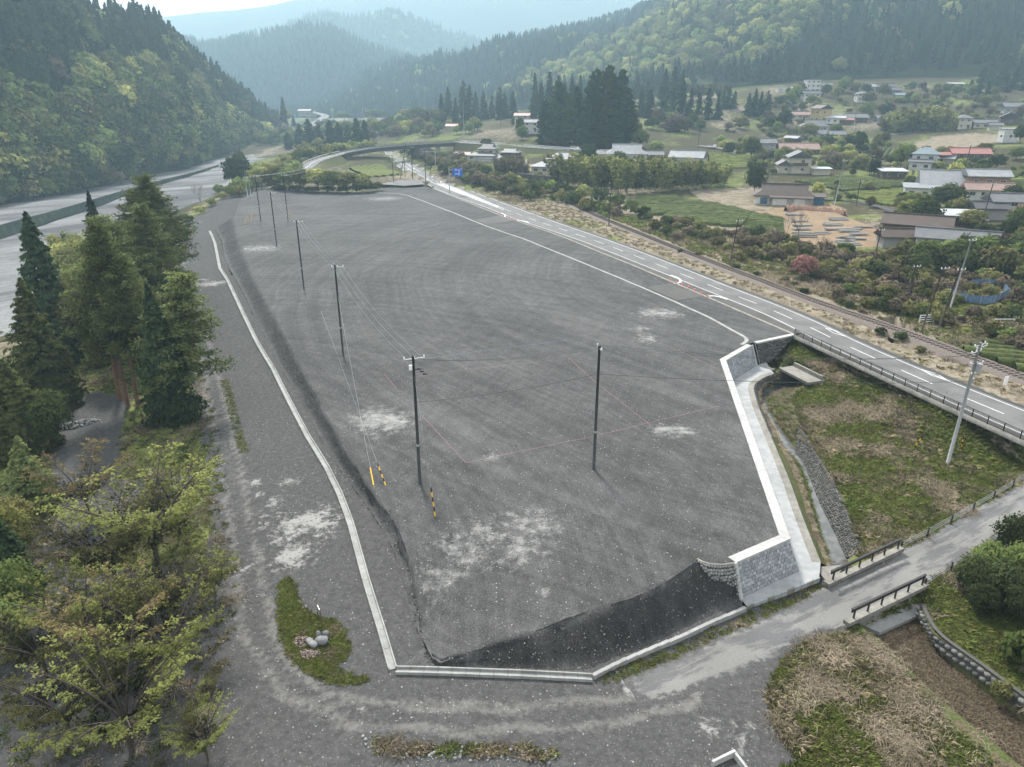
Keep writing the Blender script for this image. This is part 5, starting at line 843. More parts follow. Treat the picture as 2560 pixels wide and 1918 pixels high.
def tangle(seed, n=70, r=.8, h=.5, wid=.018):
    """dry bramble: arching thin stems"""
    g = np.random.default_rng(seed); V = []; F = []
    for k in range(n):
        a = g.random()*6.28; b_ = np.array([g.normal(0, r*.45), g.normal(0, r*.45), 0]); d = np.array([math.cos(a), math.sin(a), 0])*r*g.uniform(.4, 1.); w_ = np.array([-d[1], d[0], 0])/np.linalg.norm(d)*wid; hh = h*g.uniform(.5, 1.3); pts = [b_, b_+d*.35+[0, 0, hh], b_+d*.75+[0, 0, hh*.8], b_+d+[0, 0, hh*.15]]
        for i in range(3): o = len(V); V += [pts[i]-w_, pts[i]+w_, pts[i+1]+w_+[0, 0, wid], pts[i+1]-w_]; F.append((o, o+1, o+2, o+3))
    return Proto((np.array(V), np.array(F)), None)
CF = [conifer(10+i, 20, r, int(n*1.7), .62, .1, 26, pw, .5) for i, (r, n, pw) in enumerate(((3.0, 520, .75), (3.5, 600, .6), (2.8, 480, .85), (3.8, 620, .5), (3.2, 520, .65)))]
BF = [broad(30+i, 10, r, int(n*1.7), .55, nl+3) for i, (r, n, nl) in enumerate(((4.8, 620, 10), (5.4, 700, 12), (4.2, 520, 9), (5.0, 640, 14), (6., 760, 13)))]
BM = [broad(50+i, 8, r, 1500, .38, nl) for i, (r, nl) in enumerate(((3.8, 12), (4.4, 14), (3.2, 10), (4.8, 15)))]
CM = [conifer(70+i, 24, r, 2600, .55, .06, 34, pw, .6) for i, (r, pw) in enumerate(((4.6, .38), (4.0, .48), (5.2, .34)))]
BB = [bamboo(80+i) for i in range(3)]
SH = [shrub(90+i, 2.2, r) for i, r in enumerate((1.5, 1.9, 1.3, 2.2))]
def tree(kind, pr, mat, loc, sc_, label, cat='tree', group=None, parts=True, name=None, rz=None, zs=None):
    rz = rnd.random()*6.28 if rz is None else rz; s3 = (sc_, sc_, zs or sc_)
    if parts:
        o = thing(name or kind, label, cat, loc, rz, group); o.scale = s3; c, t = pr.meshes(mat) if pr.c is not None else (None, mesh_np('trunk', pr.t.v, pr.t.f, [M[pr.bark]], smooth=True))
        if t is not None: link('trunk', t, o)
        if c is not None: link('crown' if t is not None else 'foliage', c, o)
    else: o = tag(link(name or kind, pr.one(mat), None, loc, rz, s3), label, cat, group)
    return o
def scatter(name, protos, pts, scl, ids, label, rot=None):
    """one stuff object: geometry nodes instance the given meshes on points"""
    n = len(pts); rot = rng.random(n)*6.283 if rot is None else rot
    me = mesh_np(name, pts, np.zeros((0, 3), np.int32), attrs=dict(scl=scl, rz=rot, pid=np.asarray(ids, float))); o = link(name, me); tag(o, label, kind='stuff')
    ng = bpy.data.node_groups.new(name, 'GeometryNodeTree'); ng.interface.new_socket('Geometry', in_out='INPUT', socket_type='NodeSocketGeometry'); ng.interface.new_socket('Geometry', in_out='OUTPUT', socket_type='NodeSocketGeometry')
    A = ng.nodes.new; gi, go = A('NodeGroupInput'), A('NodeGroupOutput'); jn_ = A('GeometryNodeJoinGeometry'); lk = ng.links.new
    def na(k): q = A('GeometryNodeInputNamedAttribute'); q.data_type = 'FLOAT'; q.inputs['Name'].default_value = k; return q.outputs['Attribute']
    cx = A('ShaderNodeCombineXYZ'); lk(na('rz'), cx.inputs[2])
    for k, me_ in enumerate(protos):
        ob = bpy.data.objects.new(name+'_source', me_); oi = A('GeometryNodeObjectInfo'); oi.inputs['Object'].default_value = ob; oi.inputs['As Instance'].default_value = True
        ip = A('GeometryNodeInstanceOnPoints'); cmp_ = A('FunctionNodeCompare'); cmp_.data_type = 'FLOAT'; cmp_.operation = 'EQUAL'; lk(na('pid'), cmp_.inputs[0]); cmp_.inputs[1].default_value = k; cmp_.inputs['Epsilon'].default_value = .1
        lk(gi.outputs[0], ip.inputs['Points']); lk(cmp_.outputs[0], ip.inputs['Selection']); lk(oi.outputs['Geometry'], ip.inputs['Instance']); lk(cx.outputs[0], ip.inputs['Rotation']); lk(na('scl'), ip.inputs['Scale']); lk(ip.outputs[0], jn_.inputs[0])
    lk(jn_.outputs[0], go.inputs[0]); md_ = o.modifiers.new('scatter', 'NODES'); md_.node_group = ng; return o

# ---------------------------------------------------------------- forests on the hills
def on_hill(V, n, seed, smin=0., smax=1.):
    g = np.random.default_rng(seed); nt_, ns = V.shape[:2]; a = V[:-1, :-1]; ar = np.linalg.norm(np.cross(V[1:, :-1]-a, V[:-1, 1:]-a), axis=2); ar[:, :int(smin*ns)] = 0; ar[:, int(smax*ns):] = 0; k = g.choice(ar.size, n, p=(ar/ar.sum()).ravel()); i, j = np.unravel_index(k, ar.shape); u, v = g.random(n), g.random(n)
    p = (V[i, j]*(1-u)[:, None]+V[i+1, j]*u[:, None])*(1-v)[:, None]+(V[i, j+1]*(1-u)[:, None]+V[i+1, j+1]*u[:, None])*v[:, None]; return p, (j+v)/(ns-1), (i+u)/(nt_-1), g
LT = [('light', 0), ('yellow', 1), ('mid', 2), ('olive', 3), ('dark', 4), ('light', 2), ('olive', 1), ('brown', 0), ('mid', 4), ('spring', 3)]
CN_ = dict(light='light green', yellow='pale yellow-green', mid='mid green', olive='olive', dark='dark green', brown='brownish', spring='bright spring-green')
def forest(name, V, n, seed, isdec, label, csc, bsc, smin=0., smax=1., solo=None, wts=None):
    p, s, t, g = on_hill(V, n, seed, smin, smax); dec = isdec(p, s, t, g); sc_ = np.where(dec, bsc*g.uniform(.65, 1.35, n), csc*g.uniform(.75, 1.2, n)); ids = np.where(dec, 5+g.choice(len(LT), n, p=wts), g.integers(0, 5, n)); p[:, 2] -= .4
    keep = np.ones(n, bool)
    if solo:
        vis = np.abs(p[:, 0])/np.maximum(p[:, 1], 1) < .76
        for is_d, cnt, nm, lb_, gr in solo:
            q = np.where((dec == is_d) & vis)[0]; q = q[np.argsort(-(sc_[q]/np.hypot(p[q, 0], p[q, 1])))][:cnt]; keep[q] = False
            for k in q:
                i = ids[k]; me = CF[i].one('cedar') if i < 5 else BF[LT[i-5][1]].one(LT[i-5][0]); tag(link(nm, me, None, p[k], rnd.random()*6.28, float(sc_[k])), lb_ % CN_[LT[i-5][0]] if '%' in lb_ else lb_, 'tree', gr)
    pm = [c.one('cedar') for c in CF]+[BF[k].one(mt) for mt, k in LT]; return scatter(name, pm, p[keep], sc_[keep], ids[keep], label)
W1 = np.array([.16, .10, .14, .14, .17, .09, .09, .05, .04, .02]); W1 /= W1.sum()
def dec_left(p, s, t, g): nz = vnoise(p[:, 0]+p[:, 2], p[:, 1], 55, 41)+.6*vnoise(p[:, 0], p[:, 2], 25, 42); return (t+nz*.28 < .42-.2*sstep(.45, .9, s)) & (g.random(len(t)) < .93) | (g.random(len(t)) < .05)
forest('mountainside_forest', HL, 3000, 101, dec_left, 'dense mixed forest filling the mountainside across the river', 1.05, 1.4, .12, 1., solo=((False, 280, 'cedar_tree', 'dark cedar in the dense conifer stand on the mountainside across the river', 'cedars on the mountainside across the river'), (True, 170, 'broadleaf_tree', 'rounded %s tree on the mountainside above the river', 'broadleaf trees on the mountainside across the river')), wts=W1)
def dec_right(p, s, t, g): nz = vnoise(p[:, 0], p[:, 1], 150, 51)+.5*vnoise(p[:, 0], p[:, 1], 60, 52); a = (t < (s-.40)*2.3+nz*.15) & (s < .74+nz*.06) & (s > .40) & (t > .04); return a & (g.random(len(t)) < .9) | (g.random(len(t)) < .06+.22*((s > .6) & (nz > .45)))
W2 = np.array([.22, .22, .06, .16, .02, .15, .08, .05, .02, .02]); W2 /= W2.sum()
forest('far_mountainside_forest', HD, 12500, 102, dec_right, 'hazy forest of cedars and pale spring trees on the long mountainside', .95, 1.15, .02, 1., wts=W2)
forest('valley_head_forest', HA, 6000, 103, lambda p, s, t, g: (vnoise(p[:, 0], p[:, 1], 160, 61) > .45) & (g.random(len(t)) < .5), 'blue hazy forest on the hill at the valley head', .8, 1.3, .05, .9)
forest('second_hill_forest', HB, 4200, 104, lambda p, s, t, g: g.random(len(t)) < .04, 'pale hazy forest on the second hill', .9, 1.4)

# ---------------------------------------------------------------- houses
def roofmat(name, col, var=.18, rough=.6):
    m = N(name, rough, .3); w_ = m.n('ShaderNodeTexWave'); w_.wave_type = 'BANDS'; w_.bands_direction = 'X'; w_.inputs['Scale'].default_value = 1.1; tc = m.n('ShaderNodeTexCoord'); m.l(tc.outputs['Object'], w_.inputs['Vector']); c = m.val(col, m.step(m.noise(.5, 5, .7), .25, .75, 1-var, 1+var)); c = m.val(c, m.step(w_.outputs[0], 0, 1, .9, 1.06)); M[name] = m.done(c)
for n_, c_ in (('roof_grey', (.11, .113, .12)), ('roof_pale', (.20, .21, .222)), ('roof_dark', (.06, .06, .065)), ('roof_brown', (.062, .045, .038)), ('roof_pink', (.23, .155, .135)), ('roof_red', (.25, .115, .10)), ('roof_blue', (.14, .175, .20)), ('roof_white', (.32, .33, .34))): roofmat(n_, c_)
for n_, c_ in (('wall_cream', (.36, .33, .27)), ('wall_white', (.43, .425, .41)), ('wall_grey', (.24, .235, .23)), ('wall_brown', (.19, .13, .085)), ('wall_yellow', (.33, .26, .13)), ('wall_wood', (.075, .055, .042)), ('blue_tarp', (.04, .09, .16)), ('wall_pink', (.42, .33, .29))): plain(n_, c_, .9, .14, .8)
m = N('window_glass', .15, .5); M['window_glass'] = m.done((.03, .035, .04))
plain('net_blue', (.085, .135, .21), .8, .3, 2.)
s = MB(); s.box((0, 0, .5), (1, .08, 1)); WF = s.mesh('window', M['wall_white']); s = MB(); s.box((-.23, -.05, .5), (.42, .04, .86)); s.box((.23, -.05, .5), (.42, .04, .86)); WP = s.mesh('pane', M['window_glass'])
def roof(kind, w_, d, rh, ov=.7, th=.22):
    s = MB(); W_, D_ = w_/2+ov, d/2+ov; e = 0
    if kind == 'flat': s.box((0, 0, th/2), (2*W_-.6, 2*D_-.6, th)); return s
    if kind == 'shed': a = [(-W_, -D_, 0), (W_, -D_, 0), (W_, D_, rh), (-W_, D_, rh)]; s.add(a+[(x, y, z+th) for x, y, z in a], [(3, 2, 1, 0), (4, 5, 6, 7), (0, 1, 5, 4), (1, 2, 6, 5), (2, 3, 7, 6), (3, 0, 4, 7)]); return s
    g = W_ if kind == 'gable' else (W_-D_*.55 if kind == 'irimoya' else max(.3, W_-D_)); rz_ = rh
    if kind == 'irimoya':
        k = .45; a = [(-W_, -D_, 0), (W_, -D_, 0), (W_, D_, 0), (-W_, D_, 0)]; x1, y1, z1 = g, D_*(1-k), rh*k; b = [(-x1, -y1, z1), (x1, -y1, z1), (x1, y1, z1), (-x1, y1, z1)]; r_ = [(-x1-.3, 0, rh), (x1+.3, 0, rh)]
        V = a+b+r_+[(x, y, z-th) for x, y, z in a]; s.add(V, [(0, 1, 5, 4), (1, 2, 6, 5), (2, 3, 7, 6), (3, 0, 4, 7), (4, 5, 9, 8), (6, 7, 8, 9), (5, 6, 9), (7, 4, 8), (10, 11, 1, 0), (11, 12, 2, 1), (12, 13, 3, 2), (13, 10, 0, 3), (13, 12, 11, 10)])
    else:
        V = [(-W_, -D_, 0), (W_, -D_, 0), (W_, D_, 0), (-W_, D_, 0), (-g, 0, rh), (g, 0, rh)]; V += [(x, y, z-th) for x, y, z in V]
        s.add(V, [(0, 1, 5, 4), (2, 3, 4, 5), (1, 2, 5), (3, 0, 4), (6, 7, 1, 0), (7, 8, 2, 1), (8, 9, 3, 2), (9, 6, 0, 3), (6, 10, 11, 7), (8, 11, 10, 9), (7, 11, 8), (9, 10, 6)])
    return s
def house(label, loc, rz, blocks, name='house', cat='house', extras=()):
    """blocks: (dx, dy, w, d, h, z0, roof kind, roof height, roof mat, wall mat, storeys)"""
    o = thing(name, label, cat, loc, R(rz))
    for bi, (dx, dy, w_, d, h, z0, rk, rh, rm, wm, st) in enumerate(blocks):
        s = MB(); s.box((dx, dy, z0+h/2-.6), (w_, d, h+1.2)); 
        if rk == 'gable': s.add([(dx-w_/2, dy-d/2, z0+h), (dx-w_/2, dy+d/2, z0+h), (dx-w_/2, dy, z0+h+rh*.85), (dx+w_/2, dy-d/2, z0+h), (dx+w_/2, dy+d/2, z0+h), (dx+w_/2, dy, z0+h+rh*.85)], [(0, 2, 1), (3, 4, 5)])
        s.obj('wall', M[wm], o); r_ = roof(rk, w_, d, rh); ro = r_.obj('roof', M[rm], o, loc=(dx, dy, z0+h+.02))
        if rk in ('gable', 'hip', 'irimoya') and rh > 1:
            g = {'gable': w_/2+.7, 'hip': max(.3, w_/2-d/2), 'irimoya': w_/2+.9-(d/2+.7)*.55}[rk]; q = MB(); q.box((0, 0, rh+.08), (2*g, .35, .3)); q.obj('ridge', M[rm], ro)
        for k in range(st):
            nW = max(1, int(w_/3.2)); zz = z0+1.0+k*(h/max(st, 1))
            for j in range(nW):
                ww = 1.7 if (j+bi) % 3 else 1.1; f = link('window', WF, o, (dx-w_/2+(j+.5)*w_/nW, dy-d/2-.02, zz), 0, (ww, 1, 1.15)); link('pane', WP, f)
            for sg in (-1, 1):
                f = link('window', WF, o, (dx+sg*(w_/2+.02), dy-d*.12, zz), (0, 0, sg*math.pi/2), (1.3, 1, 1.1)); link('pane', WP, f)
        if st and z0 == 0 and bi == 0: s = MB(); s.box((dx+w_*.28, dy-d/2-.06, 1.0), (1.1, .08, 2.0)); s.obj('door', M['wall_wood'], o)
    for (nm, mt, c, dm) in extras: s = MB(); s.box(c, dm); s.obj(nm, M[mt], o)
    return o
house('dark brown roofed farmhouse with cream walls and blue panels beside the timber yard', (88.91,237.79,2.15), -16, [(0, 3, 18, 8, 2.9, 0, 'irimoya', 3.4, 'roof_brown', 'wall_cream', 1), (2, -1.6, 12, 2.4, 2.4, 0, 'shed', .7, 'roof_brown', 'wall_grey', 0), (10.6, 1.5, 3, 5, 2.8, 0, 'shed', .5, 'roof_brown', 'blue_tarp', 0)], extras=(('shutter', 'blue_tarp', (-6.2, -1.1, 1.2), (2.0, .1, 2.0)), ('shutter', 'wall_white', (-8.2, -1.1, 1.2), (1.6, .1, 2.0)), ('panel', 'wall_white', (-1.4, -2.9, 1.2), (4.2, .1, 2.0)), ('panel', 'wall_white', (4.6, -2.9, 1.2), (3.2, .12, 2.2))))
house('two-storey cream house with grey gable and balcony behind the brown farmhouse', (118.6,305.75,5.76), 78, [(2.5, 0, 10, 8.5, 6.2, 0, 'gable', 2.4, 'roof_grey', 'wall_cream', 2), (1.5, 5.8, 8, 5, 3.2, 0, 'gable', 1.8, 'roof_grey', 'wall_cream', 1)], extras=(('balcony', 'wall_wood', (-2.8, 0, 3.6), (1.0, 6, 1.0)),))
house('long pink-roofed house with dark wooden walls among the fields', (136.49,360.04,8.77), -6, [(2, 3, 18, 8, 2.8, 0, 'gable', 2.6, 'roof_pink', 'wall_wood', 1)])
house('dark grey two-storey storehouse joined to the pink-roofed house', (123.92,363.5,8.51), -4, [(0, 3, 8.5, 7, 5.6, 0, 'gable', 2., 'roof_grey', 'wall_grey', 1)])
house('low white flat-roofed shed beside the two-storey cream house', (125.52,299.37,5.58), -5, [(0, 1, 6.5, 3.5, 2.2, 0, 'shed', .4, 'roof_white', 'wall_cream', 0)], 'shed', 'shed')
house('dark open shed with a white sheet roof above the tea rows', (146.17,282.14,5.8), -8, [(0, 2, 8.5, 6, 2.7, 0, 'shed', .6, 'roof_white', 'wall_wood', 1)], 'shed', 'shed')
house('large house with broad pale grey roof and white gable wall', (142.78,237.91,4.31), -22, [(1, 6, 19, 12.5, 3.6, 0, 'gable', 4.6, 'roof_pale', 'wall_white', 1), (-7.5, -1.4, 12, 4.5, 3.0, 0, 'shed', 1.0, 'roof_pale', 'wall_white', 1)])
house('brown two-storey house with pale roof above a pink lower roof', (151.59,232.22,5.17), -14, [(0, 5, 11.5, 7.5, 6.4, 0, 'gable', 1.8, 'roof_pale', 'wall_brown', 2), (-1, -1.5, 13, 6, 2.8, 0, 'gable', 1.9, 'roof_pink', 'wall_white', 1)])
house('brownish house with stepped pale roofs at the edge of the village near the shrubs', (137.18,198.42,4.03), -10, [(0, 3, 10, 7, 4.4, 0, 'gable', 1.8, 'roof_grey', 'wall_pink', 2), (-6, -.5, 8, 5, 2.8, 0, 'gable', 1.5, 'roof_dark', 'wall_grey', 0)])
house('small shed with two-step white sheet roof among dark shrubs', (119.62,191.61,3.2), -14, [(0, 1.5, 7.5, 4.5, 2.4, 0, 'shed', 1.0, 'roof_white', 'wall_wood', 0), (2.2, -1.6, 5, 2.4, 1.8, 0, 'shed', .4, 'roof_white', 'wall_wood', 0)], 'shed', 'shed')
house('long rusty brown-roofed barn beside the timber yard', (101.77,180.58,2.12), -30, [(0, 4, 15, 7, 2.8, 0, 'gable', 2.2, 'roof_brown', 'wall_wood', 0)], 'barn', 'barn')
house('small brown-roofed lean-to in front of the long barn', (93.6,171.18,1.43), -8, [(0, 1, 9, 5, 2.6, 0, 'gable', 1.6, 'roof_brown', 'wall_grey', 0)], 'barn', 'barn')
house('long grey-roofed shed with pale walls half hidden by bushes', (100.78,161.17,1.75), -28, [(0, 2, 16, 6, 3.4, 0, 'gable', 1.8, 'roof_grey', 'wall_cream', 1)], 'shed', 'shed')
house('white two-storey house with blue-grey hip roof beside the round light tree', (166.58,299.74,7.58), -30, [(0, 4, 9, 8, 6.0, 0, 'hip', 2.6, 'roof_blue', 'wall_white', 2), (-1, -1.5, 8, 4, 3.0, 0, 'shed', 1.2, 'roof_grey', 'wall_white', 1)])
house('low house with bright pinkish red roof above the garden', (187.41,303.53,10.7), -10, [(0, 3, 14, 7.5, 2.8, 0, 'gable', 2.0, 'roof_red', 'wall_wood', 1), (-9, 1, 5, 4, 2.2, 0, 'gable', 1., 'roof_red', 'wall_wood', 0)])
house('small pale gabled hut between red-roofed house and white house', (177.83,304.16,9.07), -40, [(0, 1.5, 5.5, 4, 2.4, 0, 'gable', 1.4, 'roof_pale', 'wall_cream', 0)], 'hut', 'hut')
house('cream house with grey roofs on the upper right slope', (258.9,421.29,18.39), -8, [(-6, 3, 7, 7, 5.6, 0, 'hip', 1.8, 'roof_grey', 'wall_cream', 2), (5, 3, 12, 6, 3., 0, 'gable', 1.8, 'roof_grey', 'wall_cream', 1)])
house('tiny pale hut beside the cream house on the slope', (261.72,408.28,18.08), -15, [(0, 1, 6, 4, 2.6, 0, 'gable', 1.3, 'roof_grey', 'wall_cream', 0)], 'hut', 'hut')
house('dark timber house at the right edge of the upper slope', (281.74,425.73,20.76), 60, [(0, 2, 9, 8, 3.6, 0, 'gable', 2.6, 'roof_dark', 'wall_wood', 1)])
house('grey-roofed house just above the dark timber house', (303.93,458.89,26.01), -10, [(0, 2, 14, 8, 3.4, 0, 'gable', 2.4, 'roof_grey', 'wall_grey', 1)])
house('white box-like building on stilts beside a dark tree', (224.06,338.6,15.51), -5, [(0, 1, 6, 5, 4.6, 1.5, 'flat', .3, 'roof_white', 'wall_white', 1)])
house('tall yellow-ochre house in the upper village', (190.38,471.33,20.87), -70, [(2, 0, 8, 9, 7.4, 0, 'gable', 2.2, 'roof_brown', 'wall_yellow', 2)])
house('long pale pink roof left of the yellow house', (179.5,477.22,21.64), -8, [(0, 3, 15, 6, 2.8, 0, 'gable', 1.8, 'roof_pink', 'wall_cream', 1)])
house('grey hip-roofed house below the yellow house', (179.7,447.98,15.99), -12, [(0, 3, 15, 9, 2.8, 0, 'irimoya', 3.4, 'roof_grey', 'wall_white', 1)])
house('pair of joined grey roofs in the middle of the village', (177.8,428.5,12.72), -15, [(-5, 2, 12, 7, 2.6, 0, 'gable', 2.4, 'roof_grey', 'wall_white', 1), (7, 1, 8, 6, 2.4, 0, 'gable', 2., 'roof_grey', 'wall_wood', 1)])
house('white house with flat pale roof right of the yellow house', (198.35,464.93,19.68), -12, [(0, 2, 11, 6, 3.2, 0, 'gable', 1.4, 'roof_white', 'wall_white', 1), (7, 0, 6, 4, 2.2, 0, 'gable', 1., 'roof_red', 'wall_wood', 0)])
house('dark grey-roofed cottage right of the white house', (212.34,467.83,20.28), -10, [(0, 2, 12, 7, 2.8, 0, 'gable', 2.2, 'roof_grey', 'wall_wood', 1)])
house('grey-roofed cottage beside the bamboo in the upper village', (228.99,463.19,19.73), -4, [(0, 2, 11, 6, 3., 0, 'gable', 2.0, 'roof_grey', 'wall_grey', 1)])
house('white three-storey block at the top of the village', (220.88,565,37.96), -6, [(0, 3, 10, 8, 8.4, 0, 'flat', .3, 'roof_pale', 'wall_white', 3), (9, 3, 9, 7, 4.6, 0, 'gable', 1.8, 'roof_grey', 'wall_cream', 1)])
house('two-storey house with dark grey roofs below the white block', (205.66,525,31.65), -4, [(0, 3, 11, 7, 5.2, 0, 'gable', 2.0, 'roof_dark', 'wall_white', 2)])
house('small white cabin left of the white block', (199.64,565,38.24), -4, [(0, 1, 9, 5, 3.4, 0, 'flat', .3, 'roof_white', 'wall_white', 1)], 'cabin', 'cabin')
house('low white shed between cabin and white block', (211.54,570,37.99), -4, [(0, 1, 14, 5, 2.6, 0, 'gable', 1., 'roof_white', 'wall_white', 0)], 'shed', 'shed')
house('pale two-storey house standing alone above the bamboo', (238.24,520,31.93), -8, [(0, 2, 8, 7, 4.8, 0, 'hip', 1.8, 'roof_grey', 'wall_white', 2)])
house('house with dark roofs at the forest edge', (265.58,560,38.21), -10, [(-5, 2, 9, 6, 3.6, 0, 'gable', 1.8, 'roof_pale', 'wall_cream', 1), (6, 2, 12, 7, 3.2, 0, 'gable', 2.4, 'roof_dark', 'wall_wood', 1)])
house('brown-roofed house right of the dark roofs at the forest edge', (270.76,545,36.28), -20, [(0, 2, 10, 7, 2.8, 0, 'gable', 2.2, 'roof_dark', 'wall_wood', 1)])
house('tiny blue-roofed hut on the upper field', (268.87,530,33.42), -10, [(0, 1, 7, 5, 2.6, 0, 'gable', 1.6, 'roof_blue', 'wall_cream', 0)], 'hut', 'hut')
house('long white greenhouse at the top of the field by the forest', (327.94,570,42.1), -4, [(0, 1, 11, 4, 1.8, 0, 'gable', .8, 'roof_white', 'wall_white', 0)], 'greenhouse', 'greenhouse')
house('low tin shed near the village lane', (150.11,402.35,11.84), -60, [(0, 1, 8, 4, 2.6, 0, 'gable', 1.2, 'roof_pale', 'wall_wood', 0)], 'shed', 'shed')
house('two-storey house with pale hip roofs above a stone wall beside the railway', (17.92,314.42,4.6), -12, [(2.5, 6, 12, 8, 5.8, 0, 'hip', 2.4, 'roof_pale', 'wall_cream', 2), (-2, 2.5, 15, 8, 2.9, 0, 'hip', 1.9, 'roof_pale', 'wall_cream', 1)])
house('two-storey house with black tiled roof near the road bridge', (-14.1,384.45,4.22), -14, [(1, 4, 9, 7, 5.8, 0, 'irimoya', 2.6, 'roof_dark', 'wall_cream', 2), (-1, 0, 14, 6, 2.7, 0, 'hip', 1.6, 'roof_dark', 'wall_cream', 1)])
house('small pale-roofed annex left of the black tiled house', (-26.23,392.37,3.99), -12, [(0, 2, 7.5, 5, 2.7, 0, 'gable', 1.4, 'roof_pink', 'wall_white', 1)], 'annex', 'house')
house('house with grey upper gable and blue porch roof near the bamboo', (-4.12,381.39,3.28), -16, [(2.5, 4, 9, 6, 5.2, 0, 'irimoya', 2.0, 'roof_grey', 'wall_wood', 2), (-4.5, 1, 9, 7, 2.6, 0, 'hip', 2.0, 'roof_grey', 'wall_wood', 1), (-9, -2.5, 7, 3, 2.3, 0, 'shed', .8, 'roof_blue', 'wall_white', 0)])
house('wide house with pale grey hipped roof behind the bamboo belt', (50.07,337.65,7.97), -8, [(2, 4, 18, 10, 3., 0, 'irimoya', 4., 'roof_pale', 'wall_white', 1), (-11, 2, 8, 6, 2.8, 0, 'hip', 1.8, 'roof_grey', 'wall_white', 1)])
house('small grey-roofed outbuilding right of the wide pale roof', (64.19,338.15,7.92), -10, [(0, 2, 8.5, 5, 2.6, 0, 'gable', 1.6, 'roof_grey', 'wall_wood', 0)], 'outbuilding', 'shed')
house('barn with pale blue-white gable end behind the bamboo', (75.73,322.73,6.99), -24, [(0, 3, 14, 8, 3.6, 0, 'gable', 2.6, 'roof_pale', 'wall_white', 1)], 'barn', 'barn')
house('small red-roofed cottage beyond the upper road', (-44.01,560,12.08), -12, [(0, 2, 10, 6, 2.6, 0, 'gable', 1.8, 'roof_red', 'wall_cream', 0)])
house('pink-roofed two-storey house in front of the cedars', (5.72,450,19.95), -12, [(0, 3, 8.5, 6, 4.6, 0, 'gable', 1.6, 'roof_pink', 'wall_cream', 2)])
house('grey-roofed white house below the pink-roofed one', (11.22,440,16.11), -10, [(0, 2, 9, 6, 5., 0, 'gable', 1.8, 'roof_grey', 'wall_white', 2)])
house('far white-walled house beside the distant road', (-245.74,900,14.7), -8, [(0, 3, 15, 8, 4.6, 0, 'gable', 2.4, 'roof_grey', 'wall_grey', 1)])
house('far pale factory building below the hazy hill', (-116.02,720,8.76), -5, [(0, 4, 20, 9, 4., 0, 'gable', 1.5, 'roof_white', 'wall_white', 1), (4, -6, 9, 6, 3., 0, 'gable', 1.2, 'roof_pale', 'wall_cream', 1)], 'factory', 'building')
# stone terrace wall below the walled house
tw = np.array([(3.32,304.55,2.67),(10.5,296.2,2.62),(17.39,289.57,2.43),(20.31,285.84,2.24)]); tw2 = tw.copy(); tw2[:, 2] += 3.2; tww = cobble_face('terrace_wall', tw2+[0, .6, 0], tw-[0, 0, .5], .9, .7, M['stone'], r=.55, seed=12); tag(tww, 'stone terrace wall under the hedge of the pale hip-roofed house', 'stone wall')
# ---------------------------------------------------------------- upper road with bridge
UR = np.array([(-96.64,325.98,1.6),(-98.98,342.91,2.2),(-100.28,359.07,2.9),(-101.83,382.19,4.2),(-95.89,400.74,5.8),(-89.49,414.8,6.9),(-81.02,422.32,7.9),(-65.02,433.95,8.7),(-47.32,442.59,9.3),(-32.14,445.65,9.8)]); UR2 = np.array([tuple(UR[-1])]+[(-18.41,430.53,10),(4.31,402.44,10.2),(24.38,378.89,10.3),(39.32,366.28,10),(52.79,351.05,10.5)])
ur = resample(smoothline(UR, 4, 4), 4.); upn = len(ur); road_w = 3.3
uo = loft('upper_road', [offs(ur, -road_w), ur, offs(ur, road_w)], M['asphalt'], n=upn, flip=True); tag(uo, 'curving ramp road climbing to the bridge', kind='structure')
skirt = [np.c_[offs(ur, k)[:, :2], ur[:, 2]+z] for k, z in ((-road_w-.3, .02), (-road_w-9, -8))]; sel = slice(0, int(upn*.52))
for sg in (-1, 1):
    a = offs(ur, sg*(road_w+.1))[sel]; a[:, 2] -= .03; c = offs(ur, sg*(road_w+6))[sel]; c[:, 2] = hgt(c[:, 0], c[:, 1])-.5
    tag(loft('ramp_embankment', [a, c] if sg > 0 else [c, a], M['bank'], n=len(a), flip=True), 'grassy embankment of the ramp road', kind='structure')
def guardrail(line, label, h=.75, mat='white_metal', st=4.):
    o = thing('guardrail', label, 'guardrail'); l = resample(line, st); loft('rail_beam', [l+[0, 0, h-.28], l+[0, 0, h]], M[mat], n=len(l), parent=o); loft('rail_beam', [offs(l, .08)+[0, 0, h], offs(l, .08)+[0, 0, h-.28]], M[mat], n=len(l), parent=o); s = MB(); s.box((0, 0, h/2), (.1, .1, h)); pm = s.mesh('post', M[mat])
    for q in l: link('post', pm, o, q)
guardrail(offs(ur, -road_w)[:int(upn*.55)], 'white guardrail on the outer side of the ramp curve', 1.0); guardrail(offs(ur, road_w)[int(upn*.08):int(upn*.5)], 'white guardrail on the inner side of the ramp curve', .9)
for sg in (0,): tag(ribbon('centre_line', ur[2:int(upn*.6)], .25, .03, M['paint_white'], uo))
bi = int(upn*.50); bl_ = ur[bi:]; bg_ = thing('road_bridge', 'dark steel girder road bridge carrying the upper road over the main road', 'bridge')
for sg in (-1, 1):
    e = offs(bl_, sg*(road_w+.15)); loft('girder', [e+[0, 0, .05], e+[0, 0, -1.9]], M['dark_metal'], n=len(e), parent=bg_); loft('parapet', [e+[0, 0, .05], e+[0, 0, .5]], M['grey_concrete'], n=len(e), parent=bg_)
    f = resample(e, 2.2); s = MB()
    for q in f: s.box((q[0], q[1], q[2]+.95), (.07, .07, .95))
    for h in (.8, 1.1, 1.4): s.tube([(q[0], q[1], q[2]+h) for q in f], .04, 4)
    s.obj('railing', M['dark_metal'], bg_)
loft('soffit', [offs(bl_, road_w)+[0, 0, -1.85], offs(bl_, -road_w)+[0, 0, -1.85]], M['dark_metal'], n=len(bl_), parent=bg_)
